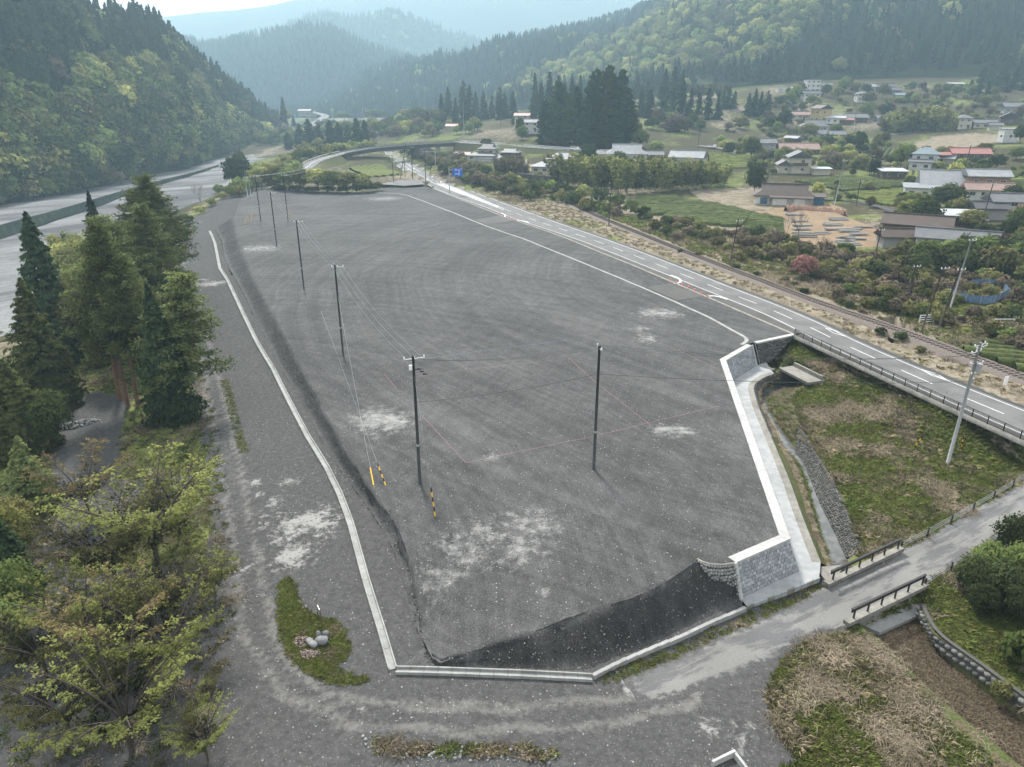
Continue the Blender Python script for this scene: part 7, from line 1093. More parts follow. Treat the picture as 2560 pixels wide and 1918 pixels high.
# bare trees
BT = [bare(140+i, 8, 3.2, 5, bk) for i, bk in enumerate(('bark', 'bark_pale', 'bark'))]
for k, (dd, lb_) in enumerate((([(73.2,182.26,1,7.78,5.12)], 'leafless dark tree standing before the timber yard'), ([(72.6,188.33,1.13,6.33,4.22)], 'leafless twiggy tree left of the timber yard'), ([(90.02,175.8,1.42,5.54,3.96)], 'leafless pale tree beside the brown lean-to'), ([(38.76,266.55,1.62,9.07,5.85)], 'pale bare tree in front of the bamboo belt'), ([(-113.65,265.36,-3.09,9.39,8.8)], 'dead grey tree on the river bank'), ([(76.76,163.25,0.86,4.62,3.7)], 'leafless tree in the brambles by the path'), ([(71.37,163.62,0.78,5.19,3.71)], 'thin leafless tree in the brambles below the timber yard'), ([(93.92,435,12.82,14.84,20.87)], 'spreading bare grey tree in front of the cedars'), ([(-35.15,38.89,-3.06,5.39,3.12)], 'bare pale branches at the left edge'), ([(1.8,331.46,3.64,7.19,4.31)], 'bare sapling at the dry bamboo'))):
    x, y, z, h, w_ = dd[0]; p = BT[k % 3]; o = thing('bare_tree', lb_, 'tree', (x, y, z-.1), rnd.random()*6); o.scale = (w_/6.4, w_/6.4, h/8); link('trunk', mesh_np('trunk', p.t.v, p.t.f, [M[p.bark]], smooth=True), o)
plant('broadleaf_tree', [BM[2]], 'light', 8, BR[2], [(-129.12,321.37,-5.42,5.29,4.59)], 'small bright willow-like tree on the river bank', None, True)
# palms
def palm(loc, h, label):
    o = thing('palm_tree', label, 'tree', loc); s = MB(); s.tube([(0, 0, -.3), (0, 0, h)], [.2, .16], 7); s.obj('trunk', M['bark'], o); V = []; F = []
    for k in range(26):
        a = k*2.4; e = rnd.uniform(-.5, .9); L_ = 1.3
        for j in range(5):
            t0, t1 = j/5*L_, (j+1)/5*L_; w_ = .28*math.sin(math.pi*(j+.7)/5.6); f = lambda t: (math.cos(a)*t*math.cos(e), math.sin(a)*t*math.cos(e), h+t*math.sin(e)-.35*t*t); p, q = f(t0), f(t1); n_ = len(V); V += [(p[0]-math.sin(a)*w_, p[1]+math.cos(a)*w_, p[2]), (p[0]+math.sin(a)*w_, p[1]-math.cos(a)*w_, p[2]), (q[0]+math.sin(a)*w_, q[1]-math.cos(a)*w_, q[2]), (q[0]-math.sin(a)*w_, q[1]+math.cos(a)*w_, q[2])]; F.append((n_, n_+1, n_+2, n_+3))
    link('crown', mesh_np('crown', V, F, [M['dark']]), o)
for p, h, l in (((73.99,128.53,0.79), 4, 'palm tree in the brambles beside the railway'), ((111.44,251.21,3.27), 5, 'palm tree beside the pale pole at the tea rows'), ((118.57,222.88,3.25), 4, 'palm tree at the lower tea field, left of two'), ((119.51,222.57,3.29), 4.4, 'palm tree at the lower tea field, right of two'), ((136.88,219.89,4.27), 4.2, 'palm tree before the white gable wall')): palm(p, h, l)
# ---------------------------------------------------------------- big trees beside the lane
CN = [conifer(160+i, 17, r, 9000, .24, .04, 60, pw, .45) for i, (r, pw) in enumerate(((4.0, .7), (4.4, .8)))]
PN = [pine(170+i, 19, 4.2, 110, 230, .10, z0, 'bark_red', ln) for i, (z0, ln) in enumerate(((.35, (1., .5)), (.42, (-1.5, 0)), (.3, (2.2, .3))))]
OL = [spray(180+i, 8.5, 6., n_) for i, n_ in enumerate((9, 11, 8))]
for k, mt, dd, lb_ in ((0, 'cedar', [(-69.44,103.02,-3.02,23,10.2)], 'tall dark conifer nearest the river, left of the pines'), (1, 'cedar_olive', [(-61.31,86.88,-3.04,17.2,9.61)], 'olive-tinged pointed conifer in front of the tall dark one'), (1, 'cedar', [(-41.89,79.61,-2.01,17.29,7.41)], 'dense dark cypress in front of the pines beside the lane'), (0, 'cedar_olive', [(-56.24,73.51,-3.27,11.62,8.37)], 'broad olive conifer at the left edge above the stone heaps'), (1, 'pine', [(-47.13,60.74,-3.1,8.35,5.57)], 'soft green conifer at the left edge beside the clearing'), (0, 'cedar', [(-89.83,154.57,-4.67,21.39,7.13)], 'dark drooping conifer behind the pines'), (1, 'cedar', [(-41.07,48.04,-3.02,8.28,4.31)], 'dark conifer at the left edge below the tawny bush')):
    x, y, z, h, w_ = dd[0]; tree('conifer', CN[k], mt, (x, y, z-.2), w_/2/(4.0, 4.4)[k], lb_, zs=h/17)
for k, dd, lb_ in ((0, [(-64.72,127.56,-1.78,23.81,14.88)], 'tallest red-barked pine in the lane-side group'), (1, [(-70.75,136.29,-2.25,21.34,14.23)], 'pine leaning left in the lane-side group'), (0, [(-48.79,84.79,-2.41,19.83,9.91)], 'thin pine in the middle of the lane-side group'), (2, [(-40.75,80.48,-1.87,17.44,11.96)], 'pine reaching its long boughs over the lane'), (1, [(-52.31,87.03,-2.52,21.89,11.21)], 'pine on the river side of the lane-side group'), (0, [(-57.55,114.02,-1.7,20.87,12.12)], 'pine at the back of the lane-side group'), (2, [(-62.77,114.95,-2,19.68,12.89)], 'far pine of the lane-side group near the drain end'), (1, [(-69.44,143.44,-1.65,19.84,14.05)], 'broad pine at the back beside the lane'), (2, [(-57.66,108.41,-1.92,19.33,12.88)], 'pine in the middle of the lane-side group behind the cypress'), (0, [(-50.24,85.02,-2.51,23.55,9.94)], 'slim pine between the leaning ones of the lane-side group')):
    x, y, z, h, w_ = dd[0]; tree('pine_tree', PN[k], 'pine', (x, y, z-.2), w_/2/4.2, lb_, zs=h/19)
for k, mt, dd, lb_ in ((0, 'spring', [(-29.52,49.17,-2.27,11.07,14.09)], 'spreading spring-leafed tree below the cypress'), (1, 'olive', [(-32.06,47.46,-2.56,9.16,10.8)], 'spring tree with rusty young leaves beside the clearing'), (2, 'spring', [(-23.1,37.62,-2.17,9.07,11)], 'open-branched spring tree at the bend of the lane'), (0, 'rust', [(-26.98,38.66,-2.47,7.87,9.27)], 'rusty-leafed open tree in the middle of the lane-side row'), (1, 'spring', [(-23.37,32,-2.37,8.12,10.58)], 'large open spring tree in the bottom left corner'), (2, 'olive', [(-27.79,33.15,-2.67,7.58,9.1)], 'olive-leafed open tree at the bottom left'), (1, 'spring', [(-18.35,31.22,-2.11,4.35,4.83)], 'small open tree at the bottom beside the lane'), (0, 'spring', [(-23.64,46.22,-1.97,4.15,4.79)], 'small leaning spring tree reaching towards the lane'), (0, 'olive', [(-25.83,42.44,-2.26,7.81,9.01)], 'dense olive tree leaning over the lane-side grass'), (1, 'spring', [(-30.24,40.43,-2.69,7.56,9.3)], 'pale spring tree between the rusty one and the clearing'), (0, 'spring', [(-30.16,54.62,-2,8.72,9.45)], 'spring tree at the edge of the lane in front of the cypress'), (2, 'olive', [(-32.55,38.39,-2.94,6.73,7.86)], 'olive spring tree beside the bare pale branches'), (2, 'rust', [(-40.3,58.27,-2.66,8.44,9.21)], 'rust-tinted open tree beside the stone heaps')):
    x, y, z, h, w_ = dd[0]; tree('spring_tree', OL[k], mt, (x, y, z-.2), w_/2/6., lb_, zs=h/8.5)
plant('bush', [broad(190, 6, 3.6, 4200, .18, 14, .05, .85)], ('yellow', 'olive', 'mid'), 6, 3.6, [(-43.55,51.33,-3.06,6.27,4.53),(-45.61,55.6,-3.1,4.45,4.08),(-37,40.84,-3.07,4.41,3.82)], ['tawny golden bush at the left edge', 'olive bush behind the tawny golden one', 'green bush at the left edge below the bare branches'], None, True, 'shrub')
plant('shrub', SH, ('yellow', 'spring', 'yellow', 'olive', 'mid'), 2.2, (1.5, 1.9, 1.3, 2.2), [(-128.27,200.39,-6.91,5.68,6.81),(-122.35,198.15,-6.44,6.06,7.86),(-113.96,191.18,-6.07,5.43,6.51),(-117.58,185.8,-7.05,4.24,6.36),(-126.28,191.35,-7.2,4.35,5.44),(-109.33,178.46,-7.46,4.09,6.13),(-90,180.55,-2.76,4.09,6.14),(-92.7,191.5,-1.79,3.23,5.39),(-98.02,209.64,-2.35,3.05,5.17),(-102.36,226.87,-2.28,2.78,5.06),(-109.7,253.81,-3.23,2.81,4.78),(-110.4,266.73,-2.28,2.65,4.42),(-110.11,278.11,-1.32,2.45,4.28),(-81.3,157.77,-2.53,3.97,5.42),(-91.87,146.34,-5.87,4.25,5.1),(-69.06,103.77,-2.97,3.11,3.73),(-62.13,99.19,-2.56,2.63,3.35)], 'yellow-green bush on the river bank', 'bushes on the river bank', cat='shrub')

OB = [broad(230+i, 6, 3.6, 4200, .16, 18, .1, .85) for i in range(2)]
# trees along the foot of the mountainside and small trees scattered through the village
FT = HL[0]; n_f = 150; ii = np.sort(rng.integers(12, 88, n_f))
pf = np.array([FT[k]+(FT[min(k+1, len(FT)-1)]-FT[k])*rng.random()+rng.normal(0, 3, 3)*[1, 1, 0] for k in ii]); pf[:, 2] = np.maximum(-8.2, pf[:, 2])-1
scatter('bank_trees', [BF[q].one(mt) for mt, q in LT], pf, rng.uniform(.7, 1.15, n_f), rng.integers(0, len(LT), n_f), 'leafy trees crowding the river bank at the foot of the mountainside')
def taken(x, y):
    for o in HOUSES:
        if abs(x-o[0]) < o[2] and abs(y-o[1]) < o[2]: return True
    return any(inpoly(np.array([x]), np.array([y]), q)[0] for q in TEAS) or inpoly(np.array([x]), np.array([y]), SITE)[0]
HOUSES = [(o.location.x, o.location.y, 9.) for o in C.objects if o.parent is None and o.get('category') in ('house', 'shed', 'barn', 'hut', 'cabin', 'building', 'greenhouse')]
def strew(poly, n, prs, mats, lo_, hi_, name, label, group, cat, seed, solo=True, zs=(.8, 1.2)):
    g = np.random.default_rng(seed); P_ = np.array([p[:2] for p in poly]); k = 0; t = 0; acc = []
    while k < n and t < n*20:
        t += 1; q = P_.min(0)+g.random(2)*(P_.max(0)-P_.min(0))
        if not inpoly(q[:1], q[1:], P_)[0] or taken(*q) or vnoise(q[:1], q[1:], 28, seed)[0] < g.uniform(-.7, .2): continue
        s_ = g.uniform(lo_, hi_); mt = mats[g.integers(len(mats))]; pr = prs[g.integers(len(prs))]; k += 0 if solo else 1; acc.append((q[0], q[1], gz(*q)-.2, s_))
        if solo: tag(link(name, pr.one(mt), None, (q[0], q[1], gz(*q)-.2), g.random()*6, (s_, s_, s_*g.uniform(*zs))), label, cat, group); k += 1
    if not solo: pm = [p.one(mats[i % len(mats)]) for i, p in enumerate(prs*2)]; a = np.array(acc); scatter(name, pm, a[:, :3], a[:, 3], g.integers(0, len(pm), len(a)), label)
VA = [(75.39,275.77,3.1),(100.76,299.05,5.14),(125.56,296.21,5.43),(103.06,227.52,2.59),(110.78,205.67,2.9),(117.94,163.34,2.69),(187.91,258.06,9.24),(197.68,286.5,12.35),(190.06,315.13,10.91),(190.14,386.51,12.36),(177.15,431.54,13),(138.79,419.9,13.59),(106.51,390.58,12.12)]; VB = [(116.56,430,16.32),(157.24,480,21.33),(192.42,550,35.49),(243.35,570,39.64),(322.48,580,42.5),(341.54,510,32.98),(291.97,430,18.47),(228.39,420,13.59),(176.34,430,14.16)]
strew(VA, 130, BM, ('mid', 'dark', 'olive', 'light', 'yellow', 'olive', 'olive', 'brown'), .3, .75, 'garden_tree', 'small leafy tree scattered among the lower village gardens', 'small trees in the lower village', 'tree', 401)
strew(VB, 70, BM, ('mid', 'dark', 'olive', 'light', 'brown', 'olive'), .5, 1.1, 'garden_tree', 'small leafy tree scattered over the upper village slope', 'small trees on the upper village slope', 'tree', 402)
strew(VA, 190, SH, ('mid', 'dark', 'olive', 'light', 'brown', 'yellow'), .6, 1.5, 'garden_shrubbery', 'low shrubs scattered among the lower village gardens', None, 'shrub', 403, False)
strew(VB, 150, SH, ('mid', 'brown', 'olive', 'light'), .7, 1.4, 'slope_shrubbery', 'low shrubs scattered over the upper village slope', None, 'shrub', 404, False)
VC = [(-39.86,500,13.28),(4.58,430,13.08),(41.75,390,11.17),(114.62,430,13.08),(124.66,470,16.94),(53.79,460,15.02),(5.3,500,15.78),(-38.59,560,14.59)]; strew(VC, 50, BM, ('mid', 'dark', 'olive', 'light', 'brown'), .6, 1.2, 'broadleaf_tree', 'leafy tree in the scrub above the upper road', 'scrub trees above the upper road', 'tree', 405)
VDD = [(-197.7,640,3.98),(-113.45,560,6.45),(-49.85,520,9.8),(-50.95,600,11.34),(-114.4,720,10.2),(-215.79,850,8.68),(-245.89,800,6.25)]; strew(VDD, 90, BF, ('mid', 'dark', 'olive', 'light', 'brown', 'yellow'), .5, 1.1, 'broadleaf_tree', 'leafy tree in the woodland behind the road bridge', 'woodland behind the road bridge', 'tree', 406)
VE = [(-28.24,347.45,3.03),(-18.91,349.04,2.89),(3.29,301.91,2.48),(18.19,276.63,1.53),(34.75,223.76,0.69),(30.86,213.33,0.53),(16.94,256.37,0.55),(-4.81,292.98,1.11),(-25.21,331.39,1.92)]; strew(VE, 70, SH, ('mid', 'dark', 'light', 'olive', 'brown'), .8, 1.6, 'shrub', 'low bush on the railway slope below the houses', 'bushes on the railway slope', 'shrub', 407)

VF = [(-108.69,274.4,-1.13),(-123.12,341.75,-3.08),(-120.38,383.1,-0.24),(-130.71,506.72,-1.14),(-110.82,545.15,2.51),(-94.77,520.67,2.91),(-95.92,414.49,3.95),(-104.44,386.34,1.47),(-99.22,341.28,0.93),(-95.24,311.3,-0.34),(-110.04,319.46,-1.95),(-104.51,279.83,-0.65)]; strew(VF, 160, SH, ('olive', 'light', 'mid', 'yellow', 'spring', 'dark'), 1.2, 2.6, 'ramp_shrubbery', 'shrubs covering the bank outside the ramp road', None, 'shrub', 408, False)
VG = [(-72.07,479.41,2.03),(-49.6,417.8,0.9),(-31.17,337.75,2.16),(-20.43,312.36,1.35),(-4.58,278.58,0.56),(7.02,254.93,0.33),(7.43,270.58,0.82),(-5.01,306.35,2),(-18.91,349.04,2.89),(-35.84,415.51,2.16),(-61.51,477.85,3.36)]; strew(VG, 170, SH, ('olive', 'dark', 'mid', 'brown', 'olive', 'brown'), 1., 2.2, 'railway_shrubbery', 'shrubs on the slope between road, railway and houses', None, 'shrub', 409, False)
VH = [(-177.07,640,5.59),(-119.36,590,7),(-44.31,520,9.8),(-43.8,590,12.91),(-121.93,720,11.63),(-227.29,860,9.65)]; strew(VH, 260, BF, ('olive', 'mid', 'light', 'brown', 'dark', 'yellow', 'olive'), .35, .8, 'bridge_woodland', 'mixed scrub filling the ground behind the road bridge', None, 'tree', 410, False)
VI = [(-217.71,640,7.2),(-185.34,600,5.92),(-166.97,580,5.43),(-221.61,720,6.61),(-256.43,780,5.8)]; strew(VI, 60, BF, ('olive', 'mid', 'light', 'dark'), .4, .9, 'viaduct_woodland', 'scrub below the far viaduct', None, 'tree', 411, False)
VJ = [(35.32,227.61,0.72),(45.74,194.69,0.86),(53.1,164.44,0.61),(59.63,144.65,0.59),(65.67,122.8,0.71),(70.81,107.1,0.52),(73.47,95.95,0.5),(94.36,121.14,1.17),(93.39,145.94,1.13),(84.66,162.43,1.03),(71.86,177.3,0.93),(56.35,193.73,1.02),(44.04,214.13,0.99)]; strew(VJ, 260, SH, ('olive', 'brown', 'brown', 'olive', 'mid', 'brown', 'olive'), .5, 1.2, 'thicket_scrub', 'low scrub and brambles beyond the railway', None, 'shrub', 412, False)
VK = [(93.06,161.05,1.32),(102.39,158.55,1.84),(111.21,153.04,2.12),(101.75,131.76,1.34),(97.5,132.18,1.23),(96.99,138.55,1.23),(89.87,139.84,0.91),(84.29,144.33,0.66)]; strew(VK, 40, BM, ('dark', 'mid', 'olive', 'dark'), .45, .8, 'thicket_trees', 'dense dark thicket behind the blue netting', None, 'tree', 413, False)

for k, mt, dd, lb_ in ((0, 'olive', [(-66.88,104.98,-2.74,11.93,9.42)], 'olive broadleaf tree filling the gap left of the pines'), (1, 'light', [(-70.94,117.25,-2.74,12.46,10.38)], 'light green broadleaf tree behind the leaning pines'), (2, 'spring', [(-83.55,130.72,-4.67,9.96,10.73)], 'spring-green tree on the river side of the pines'), (3, 'mid', [(-71.61,129.1,-2.61,15.08,11.31)], 'mid green tree between the pines and the river bank'), (0, 'olive', [(-55.21,101.2,-2.03,10.92,7.89)], 'olive tree under the pines beside the lane'), (1, 'yellow', [(-112.18,176.12,-7.93,9.1,13.14)], 'yellow-green tree on the river bank left of the pines'), (2, 'yellow', [(-107.12,177.34,-7.19,9.14,12.18)], 'small yellow-green tree on the river bank beside the pines'), (3, 'mid', [(-53.88,74.29,-3.15,7.03,6.09)], 'mid green tree above the grey boulder heap'), (0, 'mid', [(-37.93,44.17,-3,5.29,4.35)], 'mid green tree at the left edge among the dark conifers'), (2, 'olive', [(-55.72,93.77,-2.33,9.67,6.82)], 'thin olive tree below the pine trunks')): plant('broadleaf_tree', [OB[k % 2]], mt, 6, 3.6, dd, lb_, None, True)

# ---------------------------------------------------------------- small things
def cone(p, label, group):
    o = thing('traffic_cone', label, 'traffic cone', p, 0, group); s = MB(); s.box((0, 0, .03), (.42, .42, .06)); s.obj('base', M['black'] if False else M['red_plastic'], o)
    s = MB(); s.tube([(0, 0, .06), (0, 0, .75)], [.17, .04], 10); s.obj('body', M['red_plastic'], o, smooth=True); s = MB(); s.tube([(0, 0, .35), (0, 0, .52)], [.118, .09], 10, False); s.obj('reflective_band', M['white_metal'], o)
for i, p in enumerate([(32.44,142.71,0.05),(33.16,140.36,0.05),(34.01,138.72,0.05),(34.77,136.8,0.05),(35.51,134.62,0.05),(36.15,132.21,0.05),(36.78,129.87,0.05)]): cone(p, 'orange traffic cone at the near yard entrance, '+('first of seven from the bridge side', 'second of seven', 'third of seven', 'middle one of seven', 'fifth of seven', 'sixth of seven', 'last of seven by the white kerb')[i], 'cones at the near yard entrance')
for i, p in enumerate([(-3.69,229.55,0.05),(-2.66,227.92,0.05),(-1.63,225.51,0.05),(-0.74,223.14,0.05),(0.25,220.83,0.05),(1.09,218.55,0.05)]): cone(p, 'orange traffic cone at the far yard entrance, '+('first of six', 'second of six', 'third of six', 'fourth of six', 'fifth of six', 'last of six')[i], 'cones at the far yard entrance')
# marking strings on the yard
def string(pts, mat, label): a = resample(pts, 1.5); tag(ribbon('marking_string', a, .026, .03, M[mat], zf=lambda x, y: yard_z(x, y), step=1.5), label, 'string')
plain('pink_string', (.42, .21, .22), .8); plain('blue_string', (.22, .30, .48), .8)
string([(-10.64,76.4,0),(-4.74,64.74,0)], 'pink_string', 'pink marking string running back from the corner by the nearest pole'); string([(-4.74,64.74,0),(9.12,71.06,0),(15.73,74.4,0),(25.39,79.33,0)], 'pink_string', 'long pink marking string crossing the yard behind the right pole'); string([(8.16,96.67,0),(11.48,85.79,0),(15.88,73.97,0)], 'pink_string', 'short pink marking string slanting past the right pole'); string([(-13.69,88.63,0),(-6.63,91.64,0),(3.98,94.83,0)], 'pink_string', 'faint pink marking string behind the two near poles'); string([(-17.43,90.12,0),(-15.03,85.11,0)], 'pink_string', 'tiny pink string left of the nearest pole'); string([(-12.66,96,0),(-2.98,100,0),(8.69,104.69,0)], 'blue_string', 'faint blue marking string across the middle of the yard'); string([(23.21,102.77,0),(28.73,91.64,0)], 'pink_string', 'pink marking string near the block wall corner')
string([(-64.77,226.63,0),(-59.76,228.24,0)], 'pink_string', 'short pink string near the farthest pole'); string([(-36.06,232.38,0),(-27.7,238.41,0)], 'pink_string', 'thin pink string at the far end of the yard')
# signs
sg_ = thing('road_sign', 'blue direction sign with white arrows on a tall grey post beside the road', 'road sign', (-24.21,283,0.01)); s = MB(); s.tube([(0, 0, -.3), (0, 0, 9.6)], .16, 8); s.tube([(0, 0, 9.0), (3.2, 0, 9.0)], .09, 6); s.tube([(0, 0, 7.4), (3.2, 0, 7.4)], .09, 6); s.obj('post', M['grey_metal'], sg_)
plain('sign_blue', (.015, .10, .42), .4, .05); s = MB(); s.box((3.3, -.15, 8.1), (3.7, .06, 3.1)); bd = s.obj('board', M['sign_blue'], sg_); s = MB()
s.box((3.9, -.19, 7.9), (.16, .02, 2.0)); s.box((3.3, -.19, 7.5), (1.3, .02, .16)); s.add([(2.4, -.2, 7.5), (2.75, -.2, 7.78), (2.75, -.2, 7.22)], [(0, 1, 2)]); s.add([(3.9, -.2, 9.2), (4.15, -.2, 8.8), (3.65, -.2, 8.8)], [(0, 1, 2)])
for x, z, w_ in ((2.35, 9.25, .4), (2.8, 9.25, .35), (3.25, 9.25, .3), (4.4, 9.25, .35), (4.8, 9.25, .3), (2.5, 8.75, .5), (3.05, 8.75, .35), (2.2, 7.1, .3)): s.box((x, -.19, z), (w_, .02, .14))
s.obj('arrow', M['white_metal'], bd)
sg2 = thing('road_sign', 'back of a grey overhead road sign near the bridge', 'road sign', (-36.25,350.37,2.95)); s = MB(); s.tube([(0, 0, -.3), (0, 0, 9)], .18, 8); s.tube([(0, 0, 8), (-5, 0, 8)], .1, 6); s.obj('post', M['grey_metal'], sg2); s = MB(); s.box((-4.6, .1, 8), (5.2, .08, 3)); s.obj('board', M['roof_grey'], sg2)
s1 = thing('notice_board', 'small rusty notice board on two posts on the grass island', 'sign', (-14.07,42.04,-1.62)); d = np.array([-.45, .75, 0]); s = MB(); s.tube([(0, 0, -.3), (0, 0, 1.75)], .04, 6); s.obj('post', M['rust'], s1); s = MB(); s.tube([tuple(d-[0, 0, .3]), tuple(d+[0, 0, 1.75])], .04, 6); s.obj('post', M['rust'], s1)
s = MB(); s.box((d[0]/2, d[1]/2, 1.35), (.9, .04, .6), math.atan2(d[1], d[0])); s.obj('board', M['grey_metal'], s1)
m1 = thing('kilometre_post', 'small white marker sign in the dry verge near the right edge', 'sign', (62.75,83.79,0.27)); s = MB(); s.tube([(0, 0, -.2), (0, 0, 1.)], .04, 6); s.obj('post', M['grey_metal'], m1); s = MB(); s.box((0, -.05, 1.3), (.5, .04, 1.1)); s.obj('board', M['white_metal'], m1)
# stones
def heap(label, poly, n, smin, smax, h, mats, zf=None, name='stone_heap', seed=3):
    P_ = np.array([p[:2] for p in poly]); c = P_.mean(0); o = thing(name, label, 'stone heap', (c[0], c[1], gz(*c))); g = np.random.default_rng(seed); k = 0
    while k < n:
        q = P_.min(0)+g.random(2)*(P_.max(0)-P_.min(0))
        if not inpoly(np.array([q[0]]), np.array([q[1]]), P_)[0]: continue
        e = dist_line(np.array([q[0]]), np.array([q[1]]), np.vstack([P_, P_[:1]]))[0]; s_ = g.uniform(smin, smax); link('stone', SM[mats][g.integers(4)], o, (q[0]-c[0], q[1]-c[1], min(h, e*.55)*g.random()**.5+s_*.3), tuple(g.random(3)*6), (s_, s_*g.uniform(.7, 1), s_*g.uniform(.6, .9))); k += 1
m = N('heap_stone', .9, .2); M['heap_stone'] = m.done(m.val(m.mix(m.orand(), (.10, .102, .105), (.23, .235, .24)), m.step(m.noise(5, 3), .2, .8, .8, 1.2))); m = N('brown_stone', .9, .2); M['brown_stone'] = m.done(m.val(m.mix(m.orand(), (.10, .075, .068), (.24, .19, .17)), m.step(m.noise(8, 3), .2, .8, .75, 1.25)))
SM = {k: [stones_mesh('stone', [np.zeros(3)], [np.ones(3)], M[k], i) for i in range(4)] for k in ('heap_stone', 'brown_stone', 'pale_stone')}
heap('heap of pale grey boulders at the edge of the clearing', [(-62.86,82.41,-3.2),(-64.9,87.25,-3.2),(-64.19,89.15,-3.2),(-61.3,88.6,-3.2),(-60.36,85.93,-3.2),(-60.91,83.39,-3.2),(-61.81,81.56,-3.2)], 230, .14, .3, .6, 'heap_stone')
heap('low row of grey boulders in the clearing', [(-56.17,79.39,-3),(-55.24,80.78,-3),(-53.38,81.97,-3),(-51.85,81.49,-3),(-52.72,80.31,-3),(-55.03,78.71,-3)], 140, .12, .24, .3, 'heap_stone', seed=4)
heap('heap of brownish rubble on the grass island, upper one', [(-15.92,40.91,-1.65),(-15.69,41.32,-1.65),(-14.78,41.24,-1.65),(-14.45,40.5,-1.65),(-15.06,40.1,-1.65),(-15.69,40.3,-1.65)], 120, .06, .13, .2, 'brown_stone', seed=5)
heap('heap of brownish rubble on the grass island, lower one', [(-15.21,39.63,-1.65),(-14.89,40.02,-1.65),(-13.72,39.9,-1.65),(-13.48,39.51,-1.65),(-14.06,39.01,-1.65),(-14.79,39.12,-1.65)], 120, .06, .13, .2, 'brown_stone', seed=6)
rk = thing('rock_group', 'mossy grey boulders beside the rubble on the grass island', 'rocks', (-13.75,40.59,-1.66))
for c, s_ in (((0, 0, .2), (.45, .6, .4)), ((-.5, -.3, .15), (.4, .35, .3)), ((-.9, .1, .1), (.45, .3, .2)), ((.1, .7, .2), (.35, .3, .35)), ((-.35, .5, .3), (.22, .2, .5))): link('rock', SM['heap_stone'][rnd.randrange(4)], rk, c, rnd.random()*6, s_)
# white concrete frame at the bottom edge
wf = thing('concrete_frame', 'corner of a white concrete catch-basin frame at the bottom edge', 'concrete frame'); fp = [(12.17,31.29,-2.4),(13.69,32.03,-2.4),(14.12,30.85,-2.4)]
for a, c in zip(fp[:-1], fp[1:]): a, c = np.array(a), np.array(c); d = c-a; s = MB(); q = (a+c)/2; s.box((q[0], q[1], gz(q[0], q[1])+.2), (np.linalg.norm(d)+.1, .16, .5), math.atan2(d[1], d[0])); s.obj('side', M['white_concrete'], wf)
# timber yard
bk_ = [(84.83,216.95,1.85),(82.5,206.21,1.68),(80.7,199.58,1.55),(78.63,194.62,1.41),(93.72,206.32,2.12),(88.81,198.58,1.82),(86.57,193.18,1.66),(91.14,192.11,1.84),(94.99,193.35,2.06),(81.86,188.63,1.4),(85.46,182.84,1.41),(90.06,184.93,1.64),(89.39,189.79,1.72),(83.7,178.25,1.25),(82.99,174.57,1.16),(76.61,185.32,1.16),(76.69,189.43,1.25),(87,180.1,1.41)]
s = MB(); s.tube([(-2.4, 0, 0), (2.4, 0, 0)], [.17, .14], 7); LG = s.mesh('log', M['bark_pale'])
plain('log_grey', (.26, .255, .24), .95, .25, 3); LG.materials.clear(); LG.materials.append(M['log_grey'])
for i, p in enumerate(bk_):
    o = thing('log_pile', 'stack of weathered grey logs in the timber yard', 'log pile', p, R(rnd.uniform(-12, 6)), 'log stacks in the timber yard')
    for k in range(rnd.randint(5, 9)): link('log', LG, o, (rnd.uniform(-.4, .4), rnd.uniform(-.8, .8), .18+.25*(k // 4)), (0, 0, rnd.uniform(-.06, .06)), (rnd.uniform(.8, 1.1), 1, 1))
mp = resample([(84.9,223.89,1.89),(90.59,227.56,2.09),(95.08,223.15,2.24),(98.88,220.52,2.39),(98.02,211.52,2.33)], n=30); mm = np.stack([mp+[0, 2.5, -.3], mp+[0, 1, 1.2], mp+[0, -.6, 1.1], mp+[0, -2.2, -.3]]); mm[1:3, :, 2] += .5*rng.normal(size=(2, 30)); plain('red_soil', (.13, .075, .052), .95, .35, 2); tag(loft('soil_mound', list(mm), M['red_soil'], n=30), 'long mound of reddish brown bark and soil beside the brown farmhouse', 'mound')
# blue netting, gate rails
bn = thing('net_enclosure', 'sagging blue netting enclosure in the thicket beyond the railway', 'net fence'); nl = resample([(79.74,126.92,0.92),(83.74,130.39,0.92),(89.39,133.78,0.98),(92.88,132.05,1.11),(90,125.27,1.14),(84,120.31,1.11),(80.36,121.22,1),(79.86,123.98,0.97),(79.74,126.92,0.92)], n=17)
for a, c in zip(nl[:-1], nl[1:]):
    s = MB(); s.tube([tuple(a), tuple(a+[0, 0, 1.9])], .04, 5); s.obj('post', M['grey_metal'], bn); s = MB(); m_ = (a+c)/2+[0, 0, .9]; s.quad(a, c, c+[0, 0, 1.6], m_+[0, .1, .75], a+[0, 0, 1.7]); s.v += [(x+.02, y+.02, z) for x, y, z in s.v]; s.f.append((9, 8, 7, 6, 5)); s.m.append(0); s.obj('net_panel', M['net_blue'], bn)
def rails(label, a, c, h, n, mat='white_metal'):
    a, c = np.array(a), np.array(c); o = thing('railing', label, 'railing')
    for t in np.linspace(0, 1, max(2, int(np.linalg.norm(c-a)/2)+1)): q = a+(c-a)*t; s = MB(); s.box((q[0], q[1], q[2]+h/2), (.1, .1, h)); s.obj('post', M[mat], o)
    for k in range(n): s = MB(); z = h*(k+1)/n-.06; s.tube([tuple(a+[0, 0, z]), tuple(c+[0, 0, z])], .06, 4); s.obj('bar', M[mat], o)
rails('white four-bar railing beside the railway poles', (66.46,111.2,0.57), (68.96,111.49,0.62), 1.5, 4); rails('low white railing at the edge of the grass patch', (78.8,111.27,0.82), (81.86,111.09,0.88), .6, 1); rails('short white railing in the brambles beyond the track', (78.35,132.79,0.76), (80.18,131.68,0.81), .7, 2)
